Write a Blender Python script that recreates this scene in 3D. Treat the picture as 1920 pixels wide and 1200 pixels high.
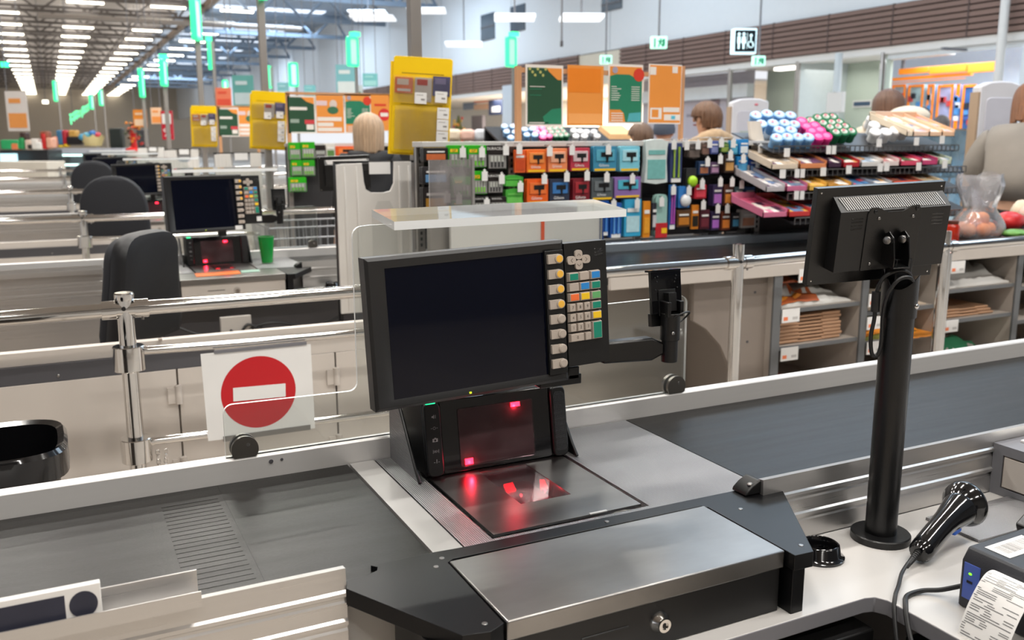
import bpy, bmesh, math, random
from mathutils import Vector, Matrix
random.seed(7)
C = bpy.context.scene.collection
for o in list(bpy.data.objects): bpy.data.objects.remove(o, do_unlink=True)
V = Vector
R = math.radians

# ---------------------------------------------------------------- camera
F, PITCH, YAW, ROLL, CAM_H = 1725.0, R(11.09), R(26.39), R(-0.12), 1.50
fwd = V((math.sin(YAW) * math.cos(PITCH), math.cos(YAW) * math.cos(PITCH), -math.sin(PITCH)))
rgt = V((math.cos(YAW), -math.sin(YAW), 0))
upv = rgt.cross(fwd)
rgt, upv = rgt * math.cos(ROLL) + upv * math.sin(ROLL), upv * math.cos(ROLL) - rgt * math.sin(ROLL)
CP = V((0, 0, CAM_H))
cd = bpy.data.cameras.new('camera'); cam = bpy.data.objects.new('camera', cd); C.objects.link(cam)
m3 = Matrix((rgt, upv, -fwd)).transposed()
cam.matrix_world = Matrix.Translation(CP) @ m3.to_4x4()
cd.sensor_width = 36; cd.lens = F / 1920 * 36
cd.clip_start = 0.05; cd.clip_end = 400
cd.dof.use_dof = True; cd.dof.focus_distance = 1.75; cd.dof.aperture_fstop = 5.6
bpy.context.scene.camera = cam

# ---------------------------------------------------------------- world, exposure
sc = bpy.context.scene
sc.view_settings.view_transform = 'Standard'; sc.view_settings.look = 'None'
sc.view_settings.gamma = 1; sc.view_settings.use_curve_mapping = False
sc.view_settings.exposure = 0.03
w = bpy.data.worlds.new('world'); sc.world = w; w.use_nodes = True
bg = w.node_tree.nodes['Background']; bg.inputs[0].default_value = (0.93, 0.95, 1.0, 1); bg.inputs[1].default_value = 0.95
def area(name, loc, sx, sy, power, color=(1, 0.96, 0.9), rot=(0, 0, 0)):
    l = bpy.data.lights.new(name, 'AREA'); l.shape = 'RECTANGLE'; l.size = sx; l.size_y = sy; l.energy = power; l.color = color
    o = bpy.data.objects.new(name, l); C.objects.link(o); o.location = loc; o.rotation_euler = rot
    return o
for yy in (-4.2, 0.0, 4.2, 8.4, 12.6, 18.0, 24.0):           # the hall's own lamp rows above the tills
    for xx in (-1.2, 1.72, 4.62):
        area('lamp_row_light', (xx, yy, 6.3), 1.3, 0.3, 120)
for yy in (2, 9, 18, 30, 44, 60, 80):                                           # daylight falling through the roof lights
    area('roof_light_daylight', (9.8, yy, 6.9), 4.5, 4.5, 270 if yy < 20 else 480, (0.66, 0.83, 1.0))
for xx in (-1.15, 1.72, 4.60, 7.15):                            # upward share of the far lamp rows
    area('lamp_row_uplight', (xx, 71, 6.62), 1.0, 84, 600, (1, 0.95, 0.88), (math.pi, 0, 0))
sc.cycles.max_bounces = 8; sc.cycles.transparent_max_bounces = 16

# ---------------------------------------------------------------- pixel (1920x1200) -> place
def ray(px, py): return (fwd * F + rgt * (px - 960) + upv * (600 - py)) / F
def az(px, py, z): d = ray(px, py); return CP + d * ((z - CAM_H) / d.z)
def ay(px, py, y): d = ray(px, py); return CP + d * (y / d.y)
def ax(px, py, x): d = ray(px, py); return CP + d * (x / d.x)
def ad(px, py, d): return CP + ray(px, py) * d
def proj(p):
    v = V(p) - CP; k = F / v.dot(fwd); return 960 + k * v.dot(rgt), 600 - k * v.dot(upv)

# ---------------------------------------------------------------- materials
def lin(c):
    if isinstance(c, str):
        c = [int(c[i:i + 2], 16) / 255 for i in (0, 2, 4)]
        c = [x / 12.92 if x <= 0.04045 else ((x + 0.055) / 1.055) ** 2.4 for x in c]
    return (c[0], c[1], c[2], 1)
_M = {}
def mat(name, col='808080', rough=0.5, metal=0.0, var=0.06, scale=8.0, bump=0.0, bscale=60.0, emit=None, es=0.0, stretch=None, btype='noise', spec=0.5, coat=0.0, rvar=0.0):
    if name in _M: return _M[name]
    m = bpy.data.materials.new(name); m.use_nodes = True; nt = m.node_tree; n = nt.nodes; L = nt.links
    b = n['Principled BSDF']; col = lin(col)
    b.inputs['Roughness'].default_value = rough; b.inputs['Metallic'].default_value = metal
    b.inputs['Specular IOR Level'].default_value = spec; b.inputs['Coat Weight'].default_value = coat
    tc = n.new('ShaderNodeTexCoord'); mp = n.new('ShaderNodeMapping'); L.new(tc.outputs['Object'], mp.inputs[0])
    if stretch: mp.inputs['Scale'].default_value = stretch
    tx = n.new('ShaderNodeTexNoise'); tx.inputs['Scale'].default_value = scale; tx.inputs['Detail'].default_value = 4; L.new(mp.outputs[0], tx.inputs['Vector'])
    cr = n.new('ShaderNodeMix'); cr.data_type = 'RGBA'; L.new(tx.outputs[0], cr.inputs[0])
    cr.inputs[6].default_value = tuple(max(0, x * (1 - var)) for x in col[:3]) + (1,)
    cr.inputs[7].default_value = tuple(min(1, x * (1 + var)) for x in col[:3]) + (1,)
    L.new(cr.outputs[2], b.inputs['Base Color'])
    if rvar:
        mr = n.new('ShaderNodeMapRange'); mr.inputs[1].default_value = 0.3; mr.inputs[2].default_value = 0.7
        mr.inputs[3].default_value = max(0.02, rough - rvar); mr.inputs[4].default_value = rough + rvar
        L.new(tx.outputs[0], mr.inputs[0]); L.new(mr.outputs[0], b.inputs['Roughness'])
    if bump:
        if btype == 'noise': t2 = n.new('ShaderNodeTexNoise'); t2.inputs['Scale'].default_value = bscale; out = t2.outputs[0]
        elif btype == 'dots': t2 = n.new('ShaderNodeTexVoronoi'); t2.inputs['Scale'].default_value = bscale; t2.inputs['Randomness'].default_value = 0.0; out = t2.outputs[0]
        else: t2 = n.new('ShaderNodeTexWave'); t2.inputs['Scale'].default_value = bscale; t2.bands_direction = btype; out = t2.outputs[1]
        L.new(mp.outputs[0], t2.inputs['Vector'])
        bp = n.new('ShaderNodeBump'); bp.inputs['Strength'].default_value = bump; bp.inputs['Distance'].default_value = 0.004
        L.new(out, bp.inputs['Height']); L.new(bp.outputs[0], b.inputs['Normal'])
    if emit is not None:
        b.inputs['Emission Color'].default_value = lin(emit); b.inputs['Emission Strength'].default_value = es
    _M[name] = m
    return m
def glass(name, tint='ffffff', opacity=0.06, rough=0.02, refl=0.9):
    if name in _M: return _M[name]
    m = bpy.data.materials.new(name); m.use_nodes = True; nt = m.node_tree; n = nt.nodes; L = nt.links
    for x in list(n): n.remove(x)
    out = n.new('ShaderNodeOutputMaterial'); tr = n.new('ShaderNodeBsdfTransparent'); gl = n.new('ShaderNodeBsdfGlossy'); df = n.new('ShaderNodeBsdfDiffuse')
    no = n.new('ShaderNodeTexNoise'); no.inputs['Scale'].default_value = 3
    fr = n.new('ShaderNodeFresnel'); fr.inputs[0].default_value = 1.45
    mu = n.new('ShaderNodeMath'); mu.operation = 'MULTIPLY'; mu.inputs[1].default_value = refl; L.new(fr.outputs[0], mu.inputs[0])
    op = n.new('ShaderNodeMath'); op.operation = 'MULTIPLY'; op.inputs[1].default_value = 2 * opacity; L.new(no.outputs[0], op.inputs[0])
    m1 = n.new('ShaderNodeMixShader'); m2 = n.new('ShaderNodeMixShader')
    tr.inputs[0].default_value = lin(tint); df.inputs[0].default_value = lin(tint); gl.inputs['Roughness'].default_value = rough
    L.new(op.outputs[0], m1.inputs[0]); L.new(tr.outputs[0], m1.inputs[1]); L.new(df.outputs[0], m1.inputs[2])
    L.new(mu.outputs[0], m2.inputs[0]); L.new(m1.outputs[0], m2.inputs[1]); L.new(gl.outputs[0], m2.inputs[2]); L.new(m2.outputs[0], out.inputs[0])
    _M[name] = m
    return m
def glow(name, col, s): return mat(name, '101010', 0.4, emit=col, es=s)
def tone(hexc, rough=0.45): return mat('tone_' + hexc + ('' if rough == 0.45 else '_%d' % int(rough * 100)), hexc, rough)

CHROME = mat('chrome', 'd8d6d3', 0.07, 1.0, var=0.02)
ALU = mat('brushed aluminium', 'c6c4c2', 0.32, 0.85, var=0.05, scale=30, stretch=(0.05, 6, 6), rvar=0.05)
ALUW = mat('pale anodised rail', 'd6d4d2', 0.35, 0.35, var=0.04, scale=20, stretch=(0.1, 5, 5))
STEEL = mat('worn steel with reflection blotches', '93918f', 0.33, 1.0, var=0.28, scale=7, stretch=(1, 2.5, 1))  # worn sheet; its broad colour blotches imitate uneven reflections
STEELT = mat('textured linen steel', 'a2a2a4', 0.36, 1.0, var=0.05, bump=0.8, bscale=270, btype='dots')
BELT = mat('black conveyor rubber', '141312', 0.33, 0.0, var=0.25, scale=7, stretch=(0.35, 4, 1), bump=0.10, bscale=300, rvar=0.05, spec=0.30)
BLACK = mat('black plastic', '101011', 0.42, var=0.08)
BLACKG = mat('gloss black plastic', '0c0c0e', 0.12, var=0.05, coat=0.5)
BLACKW = mat('black laminate worktop', '0b0b0d', 0.34, var=0.3, scale=18, spec=0.3)
BLACKM = mat('black powder coated metal', '0a0a0b', 0.33, var=0.06, bump=0.08, bscale=500)
CHAR = mat('charcoal monitor plastic', '1c1c1d', 0.42, var=0.06, bump=0.06, bscale=600)
BEIGE = mat('beige laminate', 'c3bbb3', 0.5, var=0.03)
BEIGED = mat('taupe laminate', '9c9187', 0.5, var=0.04)
WHITE = mat('white painted panel', 'd9d6d2', 0.4, var=0.03)
GREYD = mat('dark grey plinth', '4c4b4f', 0.45, var=0.05)
GREYM = mat('mid grey edge', '75757a', 0.5, var=0.05)
PAPER = mat('white paper', 'e9e8e6', 0.7, var=0.03)
RED = mat('sign red', 'c4101c', 0.45, var=0.03)
KEYB = mat('beige key plastic', 'b3a79c', 0.45, var=0.05)
RUBBER = mat('cable rubber', '151516', 0.5, var=0.1)
PLEXI = glass('clear acrylic', 'f4f6f5', 0.035)
PLEXE = mat('acrylic edge glow', 'fbfdfc', 0.2, var=0.02, emit=None)  # opaque near-white colour imitates the bright glow along cut acrylic edges
SCREEN = mat('dark display glass', '060917', 0.05, var=0.1, spec=0.26)
REDL = glow('red scan lamp', 'ff1426', 16.0)
GREENL = glow('green indicator', '20e090', 2.0)
LAMP = glow('lamp tube', 'fff6e0', 8.0)

# ---------------------------------------------------------------- geometry helper
class MB:
    def __init__(s, xf=None): s.v = []; s.f = []; s.mi = []; s.mats = []; s.xf = xf
    def add(s, vs, fs, m):
        k = len(s.v)
        for p in vs: s.v.append(s.xf @ V(p) if s.xf is not None else V(p))
        if m not in s.mats: s.mats.append(m)
        i = s.mats.index(m)
        for f in fs: s.f.append([k + a for a in f]); s.mi.append(i)
        return s
    def box(s, x0, x1, y0, y1, z0, z1, m):
        return s.add([(x0, y0, z0), (x1, y0, z0), (x1, y1, z0), (x0, y1, z0), (x0, y0, z1), (x1, y0, z1), (x1, y1, z1), (x0, y1, z1)],
                     [(3, 2, 1, 0), (4, 5, 6, 7), (0, 1, 5, 4), (1, 2, 6, 5), (2, 3, 7, 6), (3, 0, 4, 7)], m)
    def cbox(s, c, sz, m, rz=0, rx=0, ry=0):
        M = Matrix.Translation(V(c)) @ Matrix.Rotation(rz, 4, 'Z') @ Matrix.Rotation(rx, 4, 'X') @ Matrix.Rotation(ry, 4, 'Y')
        a, b, d = sz[0] / 2, sz[1] / 2, sz[2] / 2
        vs = [M @ V(p) for p in ((-a, -b, -d), (a, -b, -d), (a, b, -d), (-a, b, -d), (-a, -b, d), (a, -b, d), (a, b, d), (-a, b, d))]
        return s.add(vs, [(3, 2, 1, 0), (4, 5, 6, 7), (0, 1, 5, 4), (1, 2, 6, 5), (2, 3, 7, 6), (3, 0, 4, 7)], m)
    def lathe(s, prof, o, ax_, m, n=24, cap=True):
        o = V(o); a = V(ax_).normalized(); t = V((1, 0, 0)) if abs(a.x) < 0.9 else V((0, 1, 0)); u = a.cross(t).normalized(); w_ = a.cross(u)
        vs = []; fs = []
        for r_, h in prof:
            for i in range(n):
                q = 2 * math.pi * i / n; vs.append(o + a * h + (u * math.cos(q) + w_ * math.sin(q)) * r_)
        for j in range(len(prof) - 1):
            for i in range(n): fs.append((j * n + i, j * n + (i + 1) % n, (j + 1) * n + (i + 1) % n, (j + 1) * n + i))
        if cap: fs.append(tuple(range(n - 1, -1, -1))); fs.append(tuple((len(prof) - 1) * n + i for i in range(n)))
        return s.add(vs, fs, m)
    def cyl(s, p0, p1, r, m, n=20, r1=None, cap=True):
        p0 = V(p0); p1 = V(p1); d = p1 - p0
        return s.lathe([(r, 0), (r if r1 is None else r1, d.length)], p0, d, m, n, cap)
    def tube(s, pts, r, m, n=8, smooth=0):
        pts = [V(p) for p in pts]
        if smooth:
            if isinstance(r, (list, tuple)): r = [q.x for q in spline([V((k, 0, 0)) for k in r], smooth)]
            pts = spline(pts, smooth)
        vs = []; fs = []; u = None
        for i, p in enumerate(pts):
            d = (pts[min(i + 1, len(pts) - 1)] - pts[max(i - 1, 0)]).normalized()
            if u is None: u = d.cross(V((0, 0, 1)) if abs(d.z) < 0.9 else V((1, 0, 0))).normalized()
            else: u = (u - d * u.dot(d)).normalized()
            b = d.cross(u); rr = r[i] if isinstance(r, (list, tuple)) else r
            for k in range(n): q = 2 * math.pi * k / n; vs.append(p + (u * math.cos(q) + b * math.sin(q)) * rr)
        for j in range(len(pts) - 1):
            for k in range(n): fs.append((j * n + k, j * n + (k + 1) % n, (j + 1) * n + (k + 1) % n, (j + 1) * n + k))
        fs.append(tuple(range(n - 1, -1, -1))); fs.append(tuple((len(pts) - 1) * n + k for k in range(n)))
        return s.add(vs, fs, m)
    def prism(s, pts, dv, m, ms=None):
        pts = [V(p) for p in pts]; dv = V(dv); n = len(pts)
        vs = pts + [p + dv for p in pts]
        s.add(vs, [tuple(range(n)), tuple(range(2 * n - 1, n - 1, -1))], m)
        k = len(s.v) - 2 * n; mm = ms or m
        if mm not in s.mats: s.mats.append(mm)
        i_ = s.mats.index(mm)
        for i in range(n):
            j = (i + 1) % n; s.f.append([k + i, k + j, k + n + j, k + n + i]); s.mi.append(i_)
        return s
    def quad(s, a, b, c, d, m): return s.add([a, b, c, d], [(0, 1, 2, 3)], m)
    def ell(s, c, r, m, n=16, k=10, M=None):
        vs = []; fs = []; c = V(c)
        for j in range(k + 1):
            t = math.pi * j / k
            for i in range(n):
                q = 2 * math.pi * i / n; p = V((r[0] * math.sin(t) * math.cos(q), r[1] * math.sin(t) * math.sin(q), r[2] * math.cos(t)))
                vs.append(c + (M @ p if M is not None else p))
        for j in range(k):
            for i in range(n): fs.append((j * n + i, (j + 1) * n + i, (j + 1) * n + (i + 1) % n, j * n + (i + 1) % n))
        return s.add(vs, fs, m)
    def text(s, txt, size, o, ux, uy, m, center=True):
        vs, fs = textmesh(txt); o = V(o); ux = V(ux).normalized(); uy = V(uy).normalized()
        if not vs: return s
        cx = (min(v[0] for v in vs) + max(v[0] for v in vs)) / 2 if center else 0
        cy = (min(v[1] for v in vs) + max(v[1] for v in vs)) / 2 if center else 0
        return s.add([o + ux * (v[0] - cx) * size + uy * (v[1] - cy) * size for v in vs], fs, m)
    def build(s, name, parent=None, bevel=0.0, seg=2, smooth=35, sub=0, label=None, cat=None, group=None, kind=None, weld=False):
        o_ = V((0, 0, 0)); p = parent
        while p is not None: o_ += p.location; p = p.parent
        if parent is None and s.v:
            xs = [v.x for v in s.v]; ys = [v.y for v in s.v]; zs = [v.z for v in s.v]
            o_ = V(((min(xs) + max(xs)) / 2, (min(ys) + max(ys)) / 2, min(zs)))
        me = bpy.data.meshes.new(name)
        me.from_pydata([v - o_ for v in s.v], [], s.f)
        for m in s.mats: me.materials.append(m)
        me.polygons.foreach_set('material_index', s.mi)
        bm = bmesh.new(); bm.from_mesh(me)
        if weld: bmesh.ops.remove_doubles(bm, verts=bm.verts, dist=1e-5)
        bmesh.ops.recalc_face_normals(bm, faces=bm.faces); bm.to_mesh(me); bm.free()
        if smooth:
            me.polygons.foreach_set('use_smooth', [True] * len(me.polygons)); me.set_sharp_from_angle(angle=R(smooth))
        o = bpy.data.objects.new(name, me); C.objects.link(o)
        if parent is None: o.location = o_
        else: o.parent = parent
        if bevel:
            b = o.modifiers.new('bevel', 'BEVEL'); b.width = bevel; b.segments = seg; b.limit_method = 'ANGLE'; b.angle_limit = R(40); b.harden_normals = False
        if sub: q = o.modifiers.new('sub', 'SUBSURF'); q.levels = sub; q.render_levels = sub
        tag(o, label, cat, group, kind)
        return o
def tag(o, label=None, cat=None, group=None, kind=None):
    if label: o['label'] = label
    if cat: o['category'] = cat
    if group: o['group'] = group
    if kind: o['kind'] = kind
def thing(name, label, cat, loc, group=None):
    o = bpy.data.objects.new(name, None); C.objects.link(o); o.location = loc; o.empty_display_size = 0.05
    tag(o, label, cat, group); return o
_kids = {}
def copy_tree(o, d=(0, 0, 0), label=None, parent=None, group=None, swap=None):
    c = o.copy(); C.objects.link(c)
    if parent is not None: c.parent = parent
    else: c.location = o.location + V(d)
    if label: c['label'] = label
    if group: c['group'] = group
    for ch in o.children: copy_tree(ch, parent=c)
    return c
def kids(o): return list(o.children)
_tm = {}
def textmesh(t):
    if t not in _tm:
        cu = bpy.data.curves.new('t', 'FONT'); cu.body = t; cu.size = 1; cu.resolution_u = 3
        ob = bpy.data.objects.new('t', cu); C.objects.link(ob)
        dg = bpy.context.evaluated_depsgraph_get(); me = ob.evaluated_get(dg).to_mesh()
        _tm[t] = ([tuple(v.co) for v in me.vertices], [tuple(p.vertices) for p in me.polygons])
        ob.evaluated_get(dg).to_mesh_clear(); bpy.data.objects.remove(ob); bpy.data.curves.remove(cu)
    return _tm[t]
def spline(pts, k):
    out = []
    P = [pts[0]] + list(pts) + [pts[-1]]
    for i in range(1, len(P) - 2):
        a, b, c, d = P[i - 1], P[i], P[i + 1], P[i + 2]
        for j in range(k):
            t = j / k; out.append(0.5 * ((2 * b) + (c - a) * t + (2 * a - 5 * b + 4 * c - d) * t * t + (3 * b - a - 3 * c + d) * t ** 3))
    return out + [pts[-1]]
def rrect(x0, x1, z0, z1, r, n=5):
    out = []
    for cx, cz, a in ((x1 - r, z1 - r, 0), (x0 + r, z1 - r, 90), (x0 + r, z0 + r, 180), (x1 - r, z0 + r, 270)):
        for i in range(n + 1): q = R(a + 90 * i / n); out.append((cx + r * math.cos(q), cz + r * math.sin(q)))
    return out
ORD = ['nearest', 'second', 'third', 'fourth', 'fifth', 'sixth', 'seventh', 'eighth']
PITCH_Y = 3.45
# ================================================================ the checkout lane nearest the camera
def extr(mb, prof, x0, x1, m):      # profile given in (y, z), run along x
    mb.prism([(x0, y, z) for y, z in prof], (x1 - x0, 0, 0), m)
def rail_prof(zb):
    p = [(1.236, 0.887), (1.222, 0.889), (1.2205, 0.856), (1.2165, 0.853), (1.2165, 0.847), (1.2225, 0.843), (1.2225, 0.839), (1.2195, 0.836), (1.2195, 0.812)]
    p += [(1.2155, 0.809), (1.2155, 0.803), (1.2225, 0.799), (1.2225, 0.795), (1.2195, 0.792)]
    if zb < 0.7: p += [(1.2195, 0.735), (1.2155, 0.732), (1.2155, 0.726), (1.2225, 0.722), (1.2225, 0.718), (1.2195, 0.715)]
    return p + [(1.2195, zb), (1.236, zb)]
def make_counter():
    t = thing('checkout_counter', 'nearest checkout counter, dark conveyor belts either side of a steel scanner deck', 'checkout counter', (0.6, 1.5, 0), 'checkout counters in a row')
    b = MB(); b.box(-2.2, 4.0, 1.27, 1.745, 0.08, 0.818, WHITE); b.box(-2.2, 4.0, 1.30, 1.70, 0, 0.08, GREYD); b.build('body', t)
    b = MB(); b.box(-2.2, 0.492, 1.237, 1.7495, 0.82, 0.85, BELT)
    for i in range(24): y = 1.275 + i * 0.0176; b.box(0.128, 0.226, y, y + 0.0145, 0.8499, 0.8505, BELT)
    b.box(0.104, 0.112, 1.24, 1.745, 0.8499, 0.8504, BELT); b.box(0.236, 0.243, 1.24, 1.745, 0.8499, 0.8504, BELT)
    b.build('conveyor_belt', t, bevel=0.0)
    b = MB(); b.box(1.168, 4.0, 1.237, 1.7495, 0.82, 0.85, BELT); b.build('conveyor_belt', t)
    b = MB(); extr(b, [(1.7515, 0.80), (1.7515, 0.893), (1.7545, 0.8965), (1.779, 0.8965), (1.781, 0.894), (1.781, 0.70), (1.765, 0.70), (1.765, 0.80)], -2.2, 4.0, ALUW)
    b.cyl((0.340, 1.7516, 0.881), (0.340, 1.750, 0.881), 0.0045, GREYD, 12); b.cyl((0.361, 1.7516, 0.882), (0.361, 1.750, 0.882), 0.003, GREYD, 12)
    b.build('back_rail', t, bevel=0.001)
    b = MB(); extr(b, rail_prof(0.56), -2.2, 0.335, ALU); b.build('front_rail', t, smooth=25)
    b = MB(); extr(b, rail_prof(0.756), 1.118, 4.0, ALU); b.build('front_rail', t, smooth=25)
    b = MB(); b.box(0.497, 0.5475, 1.245, 1.749, 0.83, 0.8512, mat('grey filler strip', 'b4b2b0', 0.35, 0.3)); b.build('filler_strip', t)
    b = MB()
    for x0, x1, y0, y1 in ((0.551, 0.604, 1.25, 1.749), (0.918, 1.164, 1.25, 1.749), (0.604, 0.918, 1.25, 1.293), (0.604, 0.918, 1.64, 1.749)):
        b.box(x0, x1, y0, y1, 0.83, 0.8508, STEELT)
    b.box(0.604, 0.918, 1.293, 1.64, 0.79, 0.80, BLACK); b.build('steel_deck', t)
    # black worktop around the till drawer
    pts = [(0.333, 1.216), (0.343, 1.242), (0.375, 1.244), (0.392, 1.252), (0.396, 1.262), (0.388, 1.272), (0.489, 1.272), (0.541, 1.268), (1.112, 1.263), (1.169, 1.226), (1.03, 1.004), (0.993, 1.006), (0.994, 1.222), (0.986, 1.232), (0.51, 1.236), (0.498, 1.228), (0.496, 1.026), (0.471, 1.014), (0.433, 1.022)]
    b = MB(); b.prism([(x, y, 0.834) for x, y in pts], (0, 0, 0.026), BLACKW)
    for x, y in ((0.495, 1.2455), (0.476, 1.222), (0.472, 1.036), (0.80, 1.2495), (1.04, 1.19), (1.028, 1.03)):
        b.cyl((x, y, 0.8595), (x, y, 0.861), 0.0042, STEEL, 12)
    b.box(0.997, 1.022, 1.012, 1.20, 0.755, 0.834, BLACKW); b.box(0.40, 0.492, 1.03, 1.20, 0.70, 0.834, BLACKW)
    b.build('black_worktop', t, bevel=0.0025)
    b = MB()                                                        # little rounded end stop where the rail begins
    b.prism([(x, 1.228, z) for x, z in ((1.083, 0.861), (1.128, 0.861), (1.126, 0.884), (1.116, 0.887), (1.098, 0.878), (1.086, 0.868))], (0, 0.04, 0), BLACK)
    b.cyl((1.1, 1.237, 0.876), (1.099, 1.2365, 0.882), 0.0055, STEEL, 14); b.build('rail_end_stop', t, bevel=0.005, seg=3)
    return t
counter0 = make_counter()

def make_drawer(body, lab):
    t = thing('cash_drawer', lab, 'cash drawer', (0.745, 1.12, 0.757), 'cash drawers under the till counters')
    b = MB(); b.box(0.500, 0.989, 1.024, 1.228, 0.832, 0.862, STEEL); b.build('steel_lid', t, bevel=0.0025)
    b = MB(); b.box(0.503, 0.986, 1.030, 1.222, 0.757, 0.832, body); b.box(0.62, 0.70, 1.0285, 1.031, 0.80, 0.803, BLACK); b.build('drawer_body', t, bevel=0.001)
    b = MB(); b.lathe([(0.017, 0), (0.016, 0.004), (0.011, 0.011), (0.0105, 0.015), (0.006, 0.015), (0.006, 0.013)], (0.755, 1.030, 0.795), (0, -1, 0), CHROME, 24); b.box(0.7543, 0.7557, 1.0135, 1.016, 0.790, 0.80, BLACK); b.build('lock', t)
    return t
drawer0 = make_drawer(BLACK, 'black cash drawer with scuffed steel lid set in the black worktop')

# ---- bioptic scanner
def make_scanner():
    t = thing('barcode_scanner', 'upright scanner with glowing red windows on the nearest counter', 'barcode scanner', (0.765, 1.55, 0.80), 'in-counter scanners')
    FY = lambda z: 1.600 + (z - 0.857) * 0.16
    b = MB(); b.prism([(0.607, FY(0.857), 0.851), (0.607, FY(1.0), 1.0), (0.607, 1.735, 0.995), (0.607, 1.735, 0.851)], (0.314, 0, 0), BLACK); b.build('housing', t, bevel=0.004)
    def slab(name, x0, x1, z0, z1, m, off, r=0.006, bev=0.002):
        q = rrect(x0, x1, z0, z1, r); b = MB(); b.prism([(x, FY(z) - off, z) for x, z in q], (0, 0.012, 0), m); return b
    slab('f', 0.643, 0.885, 0.855, 0.998, BLACKG, 0.004).build('window_frame', t, bevel=0.0015)
    b = slab('p', 0.607, 0.6415, 0.855, 0.998, BLACK, 0.012, 0.012)
    b.build('button_panel', t, bevel=0.003)
    wt = mat('icon print', '9a9a9c', 0.5)
    g = [o for o in t.children if o.name.startswith('button_panel')][0]
    for z, k in ((0.972, 's'), (0.950, 'l'), (0.927, 'c'), (0.905, 't'), (0.884, 'e')):
        b = MB(); y = FY(z) - 0.0126; x = 0.626
        def bar(dx0, dx1, dz0, dz1): b.quad((x + dx0, y, z + dz0), (x + dx1, y, z + dz0), (x + dx1, y, z + dz1), (x + dx0, y, z + dz1), wt)
        if k == 's': bar(-.004, -.0015, -.0017, .0017); b.add([(x - .0015, y, z - .0017), (x + .0012, y, z - .0045), (x + .0012, y, z + .0045), (x - .0015, y, z + .0017)], [(0, 1, 2, 3)], wt); bar(.0026, .0032, -.003, .003); bar(.0042, .0048, -.004, .004)
        if k == 'l': b.lathe([(.0022, 0), (.003, 0)], (x, y, z), (0, -1, 0), wt, 12, False); bar(-.007, -.0045, -.0005, .0005); bar(.0045, .007, -.0005, .0005)
        if k == 'c': bar(-.0055, .0055, -.0042, .0032); bar(-.002, .002, .0032, .0048); b.lathe([(.0001, 0), (.0022, 0)], (x, y - .0003, z - .0006), (0, -1, 0), BLACK, 12, False)
        if k == 't': b.text('001', .007, (x, y, z), (1, 0, 0), (0, 0, 1), wt); bar(-.0062, -.0056, -.004, .004); bar(.0056, .0062, -.004, .004)
        if k == 'e': bar(-.0006, .0006, -.002, .006); bar(-.0006, .0006, -.006, -.004); bar(-.006, -.003, -.0005, .0005); bar(.003, .006, -.0005, .0005)
        bar(-.009, .009, -.0112, -.0109)
        b.build('icon', g, smooth=0)
    b = MB(); b.cbox((0.622, FY(0.999) - 0.007, 0.9995), (0.02, 0.012, 0.006), GREENL); b.build('status_light', t, bevel=0.001)
    b = slab('k', 0.886, 0.921, 0.855, 0.998, BLACK, 0.012, 0.012)
    b.build('speaker_panel', t, bevel=0.003)
    g = [o for o in t.children if o.name.startswith('speaker_panel')][0]
    sp = mat('speaker mesh', '202021', 0.6, bump=0.8, bscale=500, btype='dots')
    slab('m', 0.891, 0.917, 0.866, 0.988, sp, 0.0128, 0.008).build('speaker_mesh', g)
    win = glass('scanner glass', 'd0bcc0', 0.05, 0.03, 0.8)
    slab('g', 0.679, 0.846, 0.864, 0.979, win, 0.006, 0.004).build('vertical_window', t)
    for px, z, sx, sz in ((0.696, 0.8735, 0.017, 0.012), (0.806, 0.9725, 0.020, 0.009)):
        b = MB(); b.cbox((px, FY(z) - 0.0075, z), (sx, 0.002, sz), REDL, rx=-0.15); b.build('red_light', t)
    dkr = mat('red-lit scanner interior', '5c3c40', 0.5)  # dark red puts the scan lamps' glow into the interior colour
    slab('v', 0.681, 0.844, 0.866, 0.977, dkr, 0.0045, 0.004).build('window_interior', t)
    for px, y, z in ((0.698, 1.588, 0.872), (0.804, 1.606, 0.970), (0.748, 1.47, 0.8415), (0.80, 1.47, 0.8415)):
        l = bpy.data.lights.new('red_scan_glow', 'POINT'); l.energy = 0.07; l.color = (1, 0.03, 0.07); l.shadow_soft_size = 0.003
        lo = bpy.data.objects.new('red_scan_glow', l); C.objects.link(lo); lo.parent = t; lo.location = V((px, y, z)) - t.location
    # steel weighing plate, four borders round the pane
    b = MB()
    for x0, x1, y0, y1 in ((0.612, 0.713, 1.305, 1.612), (0.818, 0.908, 1.305, 1.612), (0.713, 0.818, 1.305, 1.402), (0.713, 0.818, 1.586, 1.612)):
        b.box(x0, x1, y0, y1, 0.8472, 0.8516, STEEL)
    b.box(0.80, 0.835, 1.303, 1.308, 0.8516, 0.8535, ALUW); b.build('scale_plate', t)
    b = MB(); b.box(0.712, 0.819, 1.401, 1.587, 0.8495, 0.851, win); b.build('scale_window', t)
    b = MB(); dk = mat('scanner well', '3a2024', 0.4)
    b.box(0.712, 0.819, 1.401, 1.587, 0.800, 0.802, dk); b.box(0.708, 0.713, 1.40, 1.59, 0.80, 0.8475, dk); b.box(0.818, 0.823, 1.40, 1.59, 0.80, 0.8475, dk); b.box(0.712, 0.819, 1.585, 1.59, 0.80, 0.8475, dk); b.box(0.712, 0.819, 1.398, 1.403, 0.80, 0.8475, dk)
    b.build('scanner_well', t)
    for q, rz in ((az(956, 914, 0.838), 0.1), (az(1022, 907, 0.838), -0.4)):
        x, y = q.x, q.y
        b = MB(); b.cbox((x, y, 0.838), (0.020, 0.004, 0.018), REDL, rz, -0.9); b.build('red_light', t)
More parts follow.
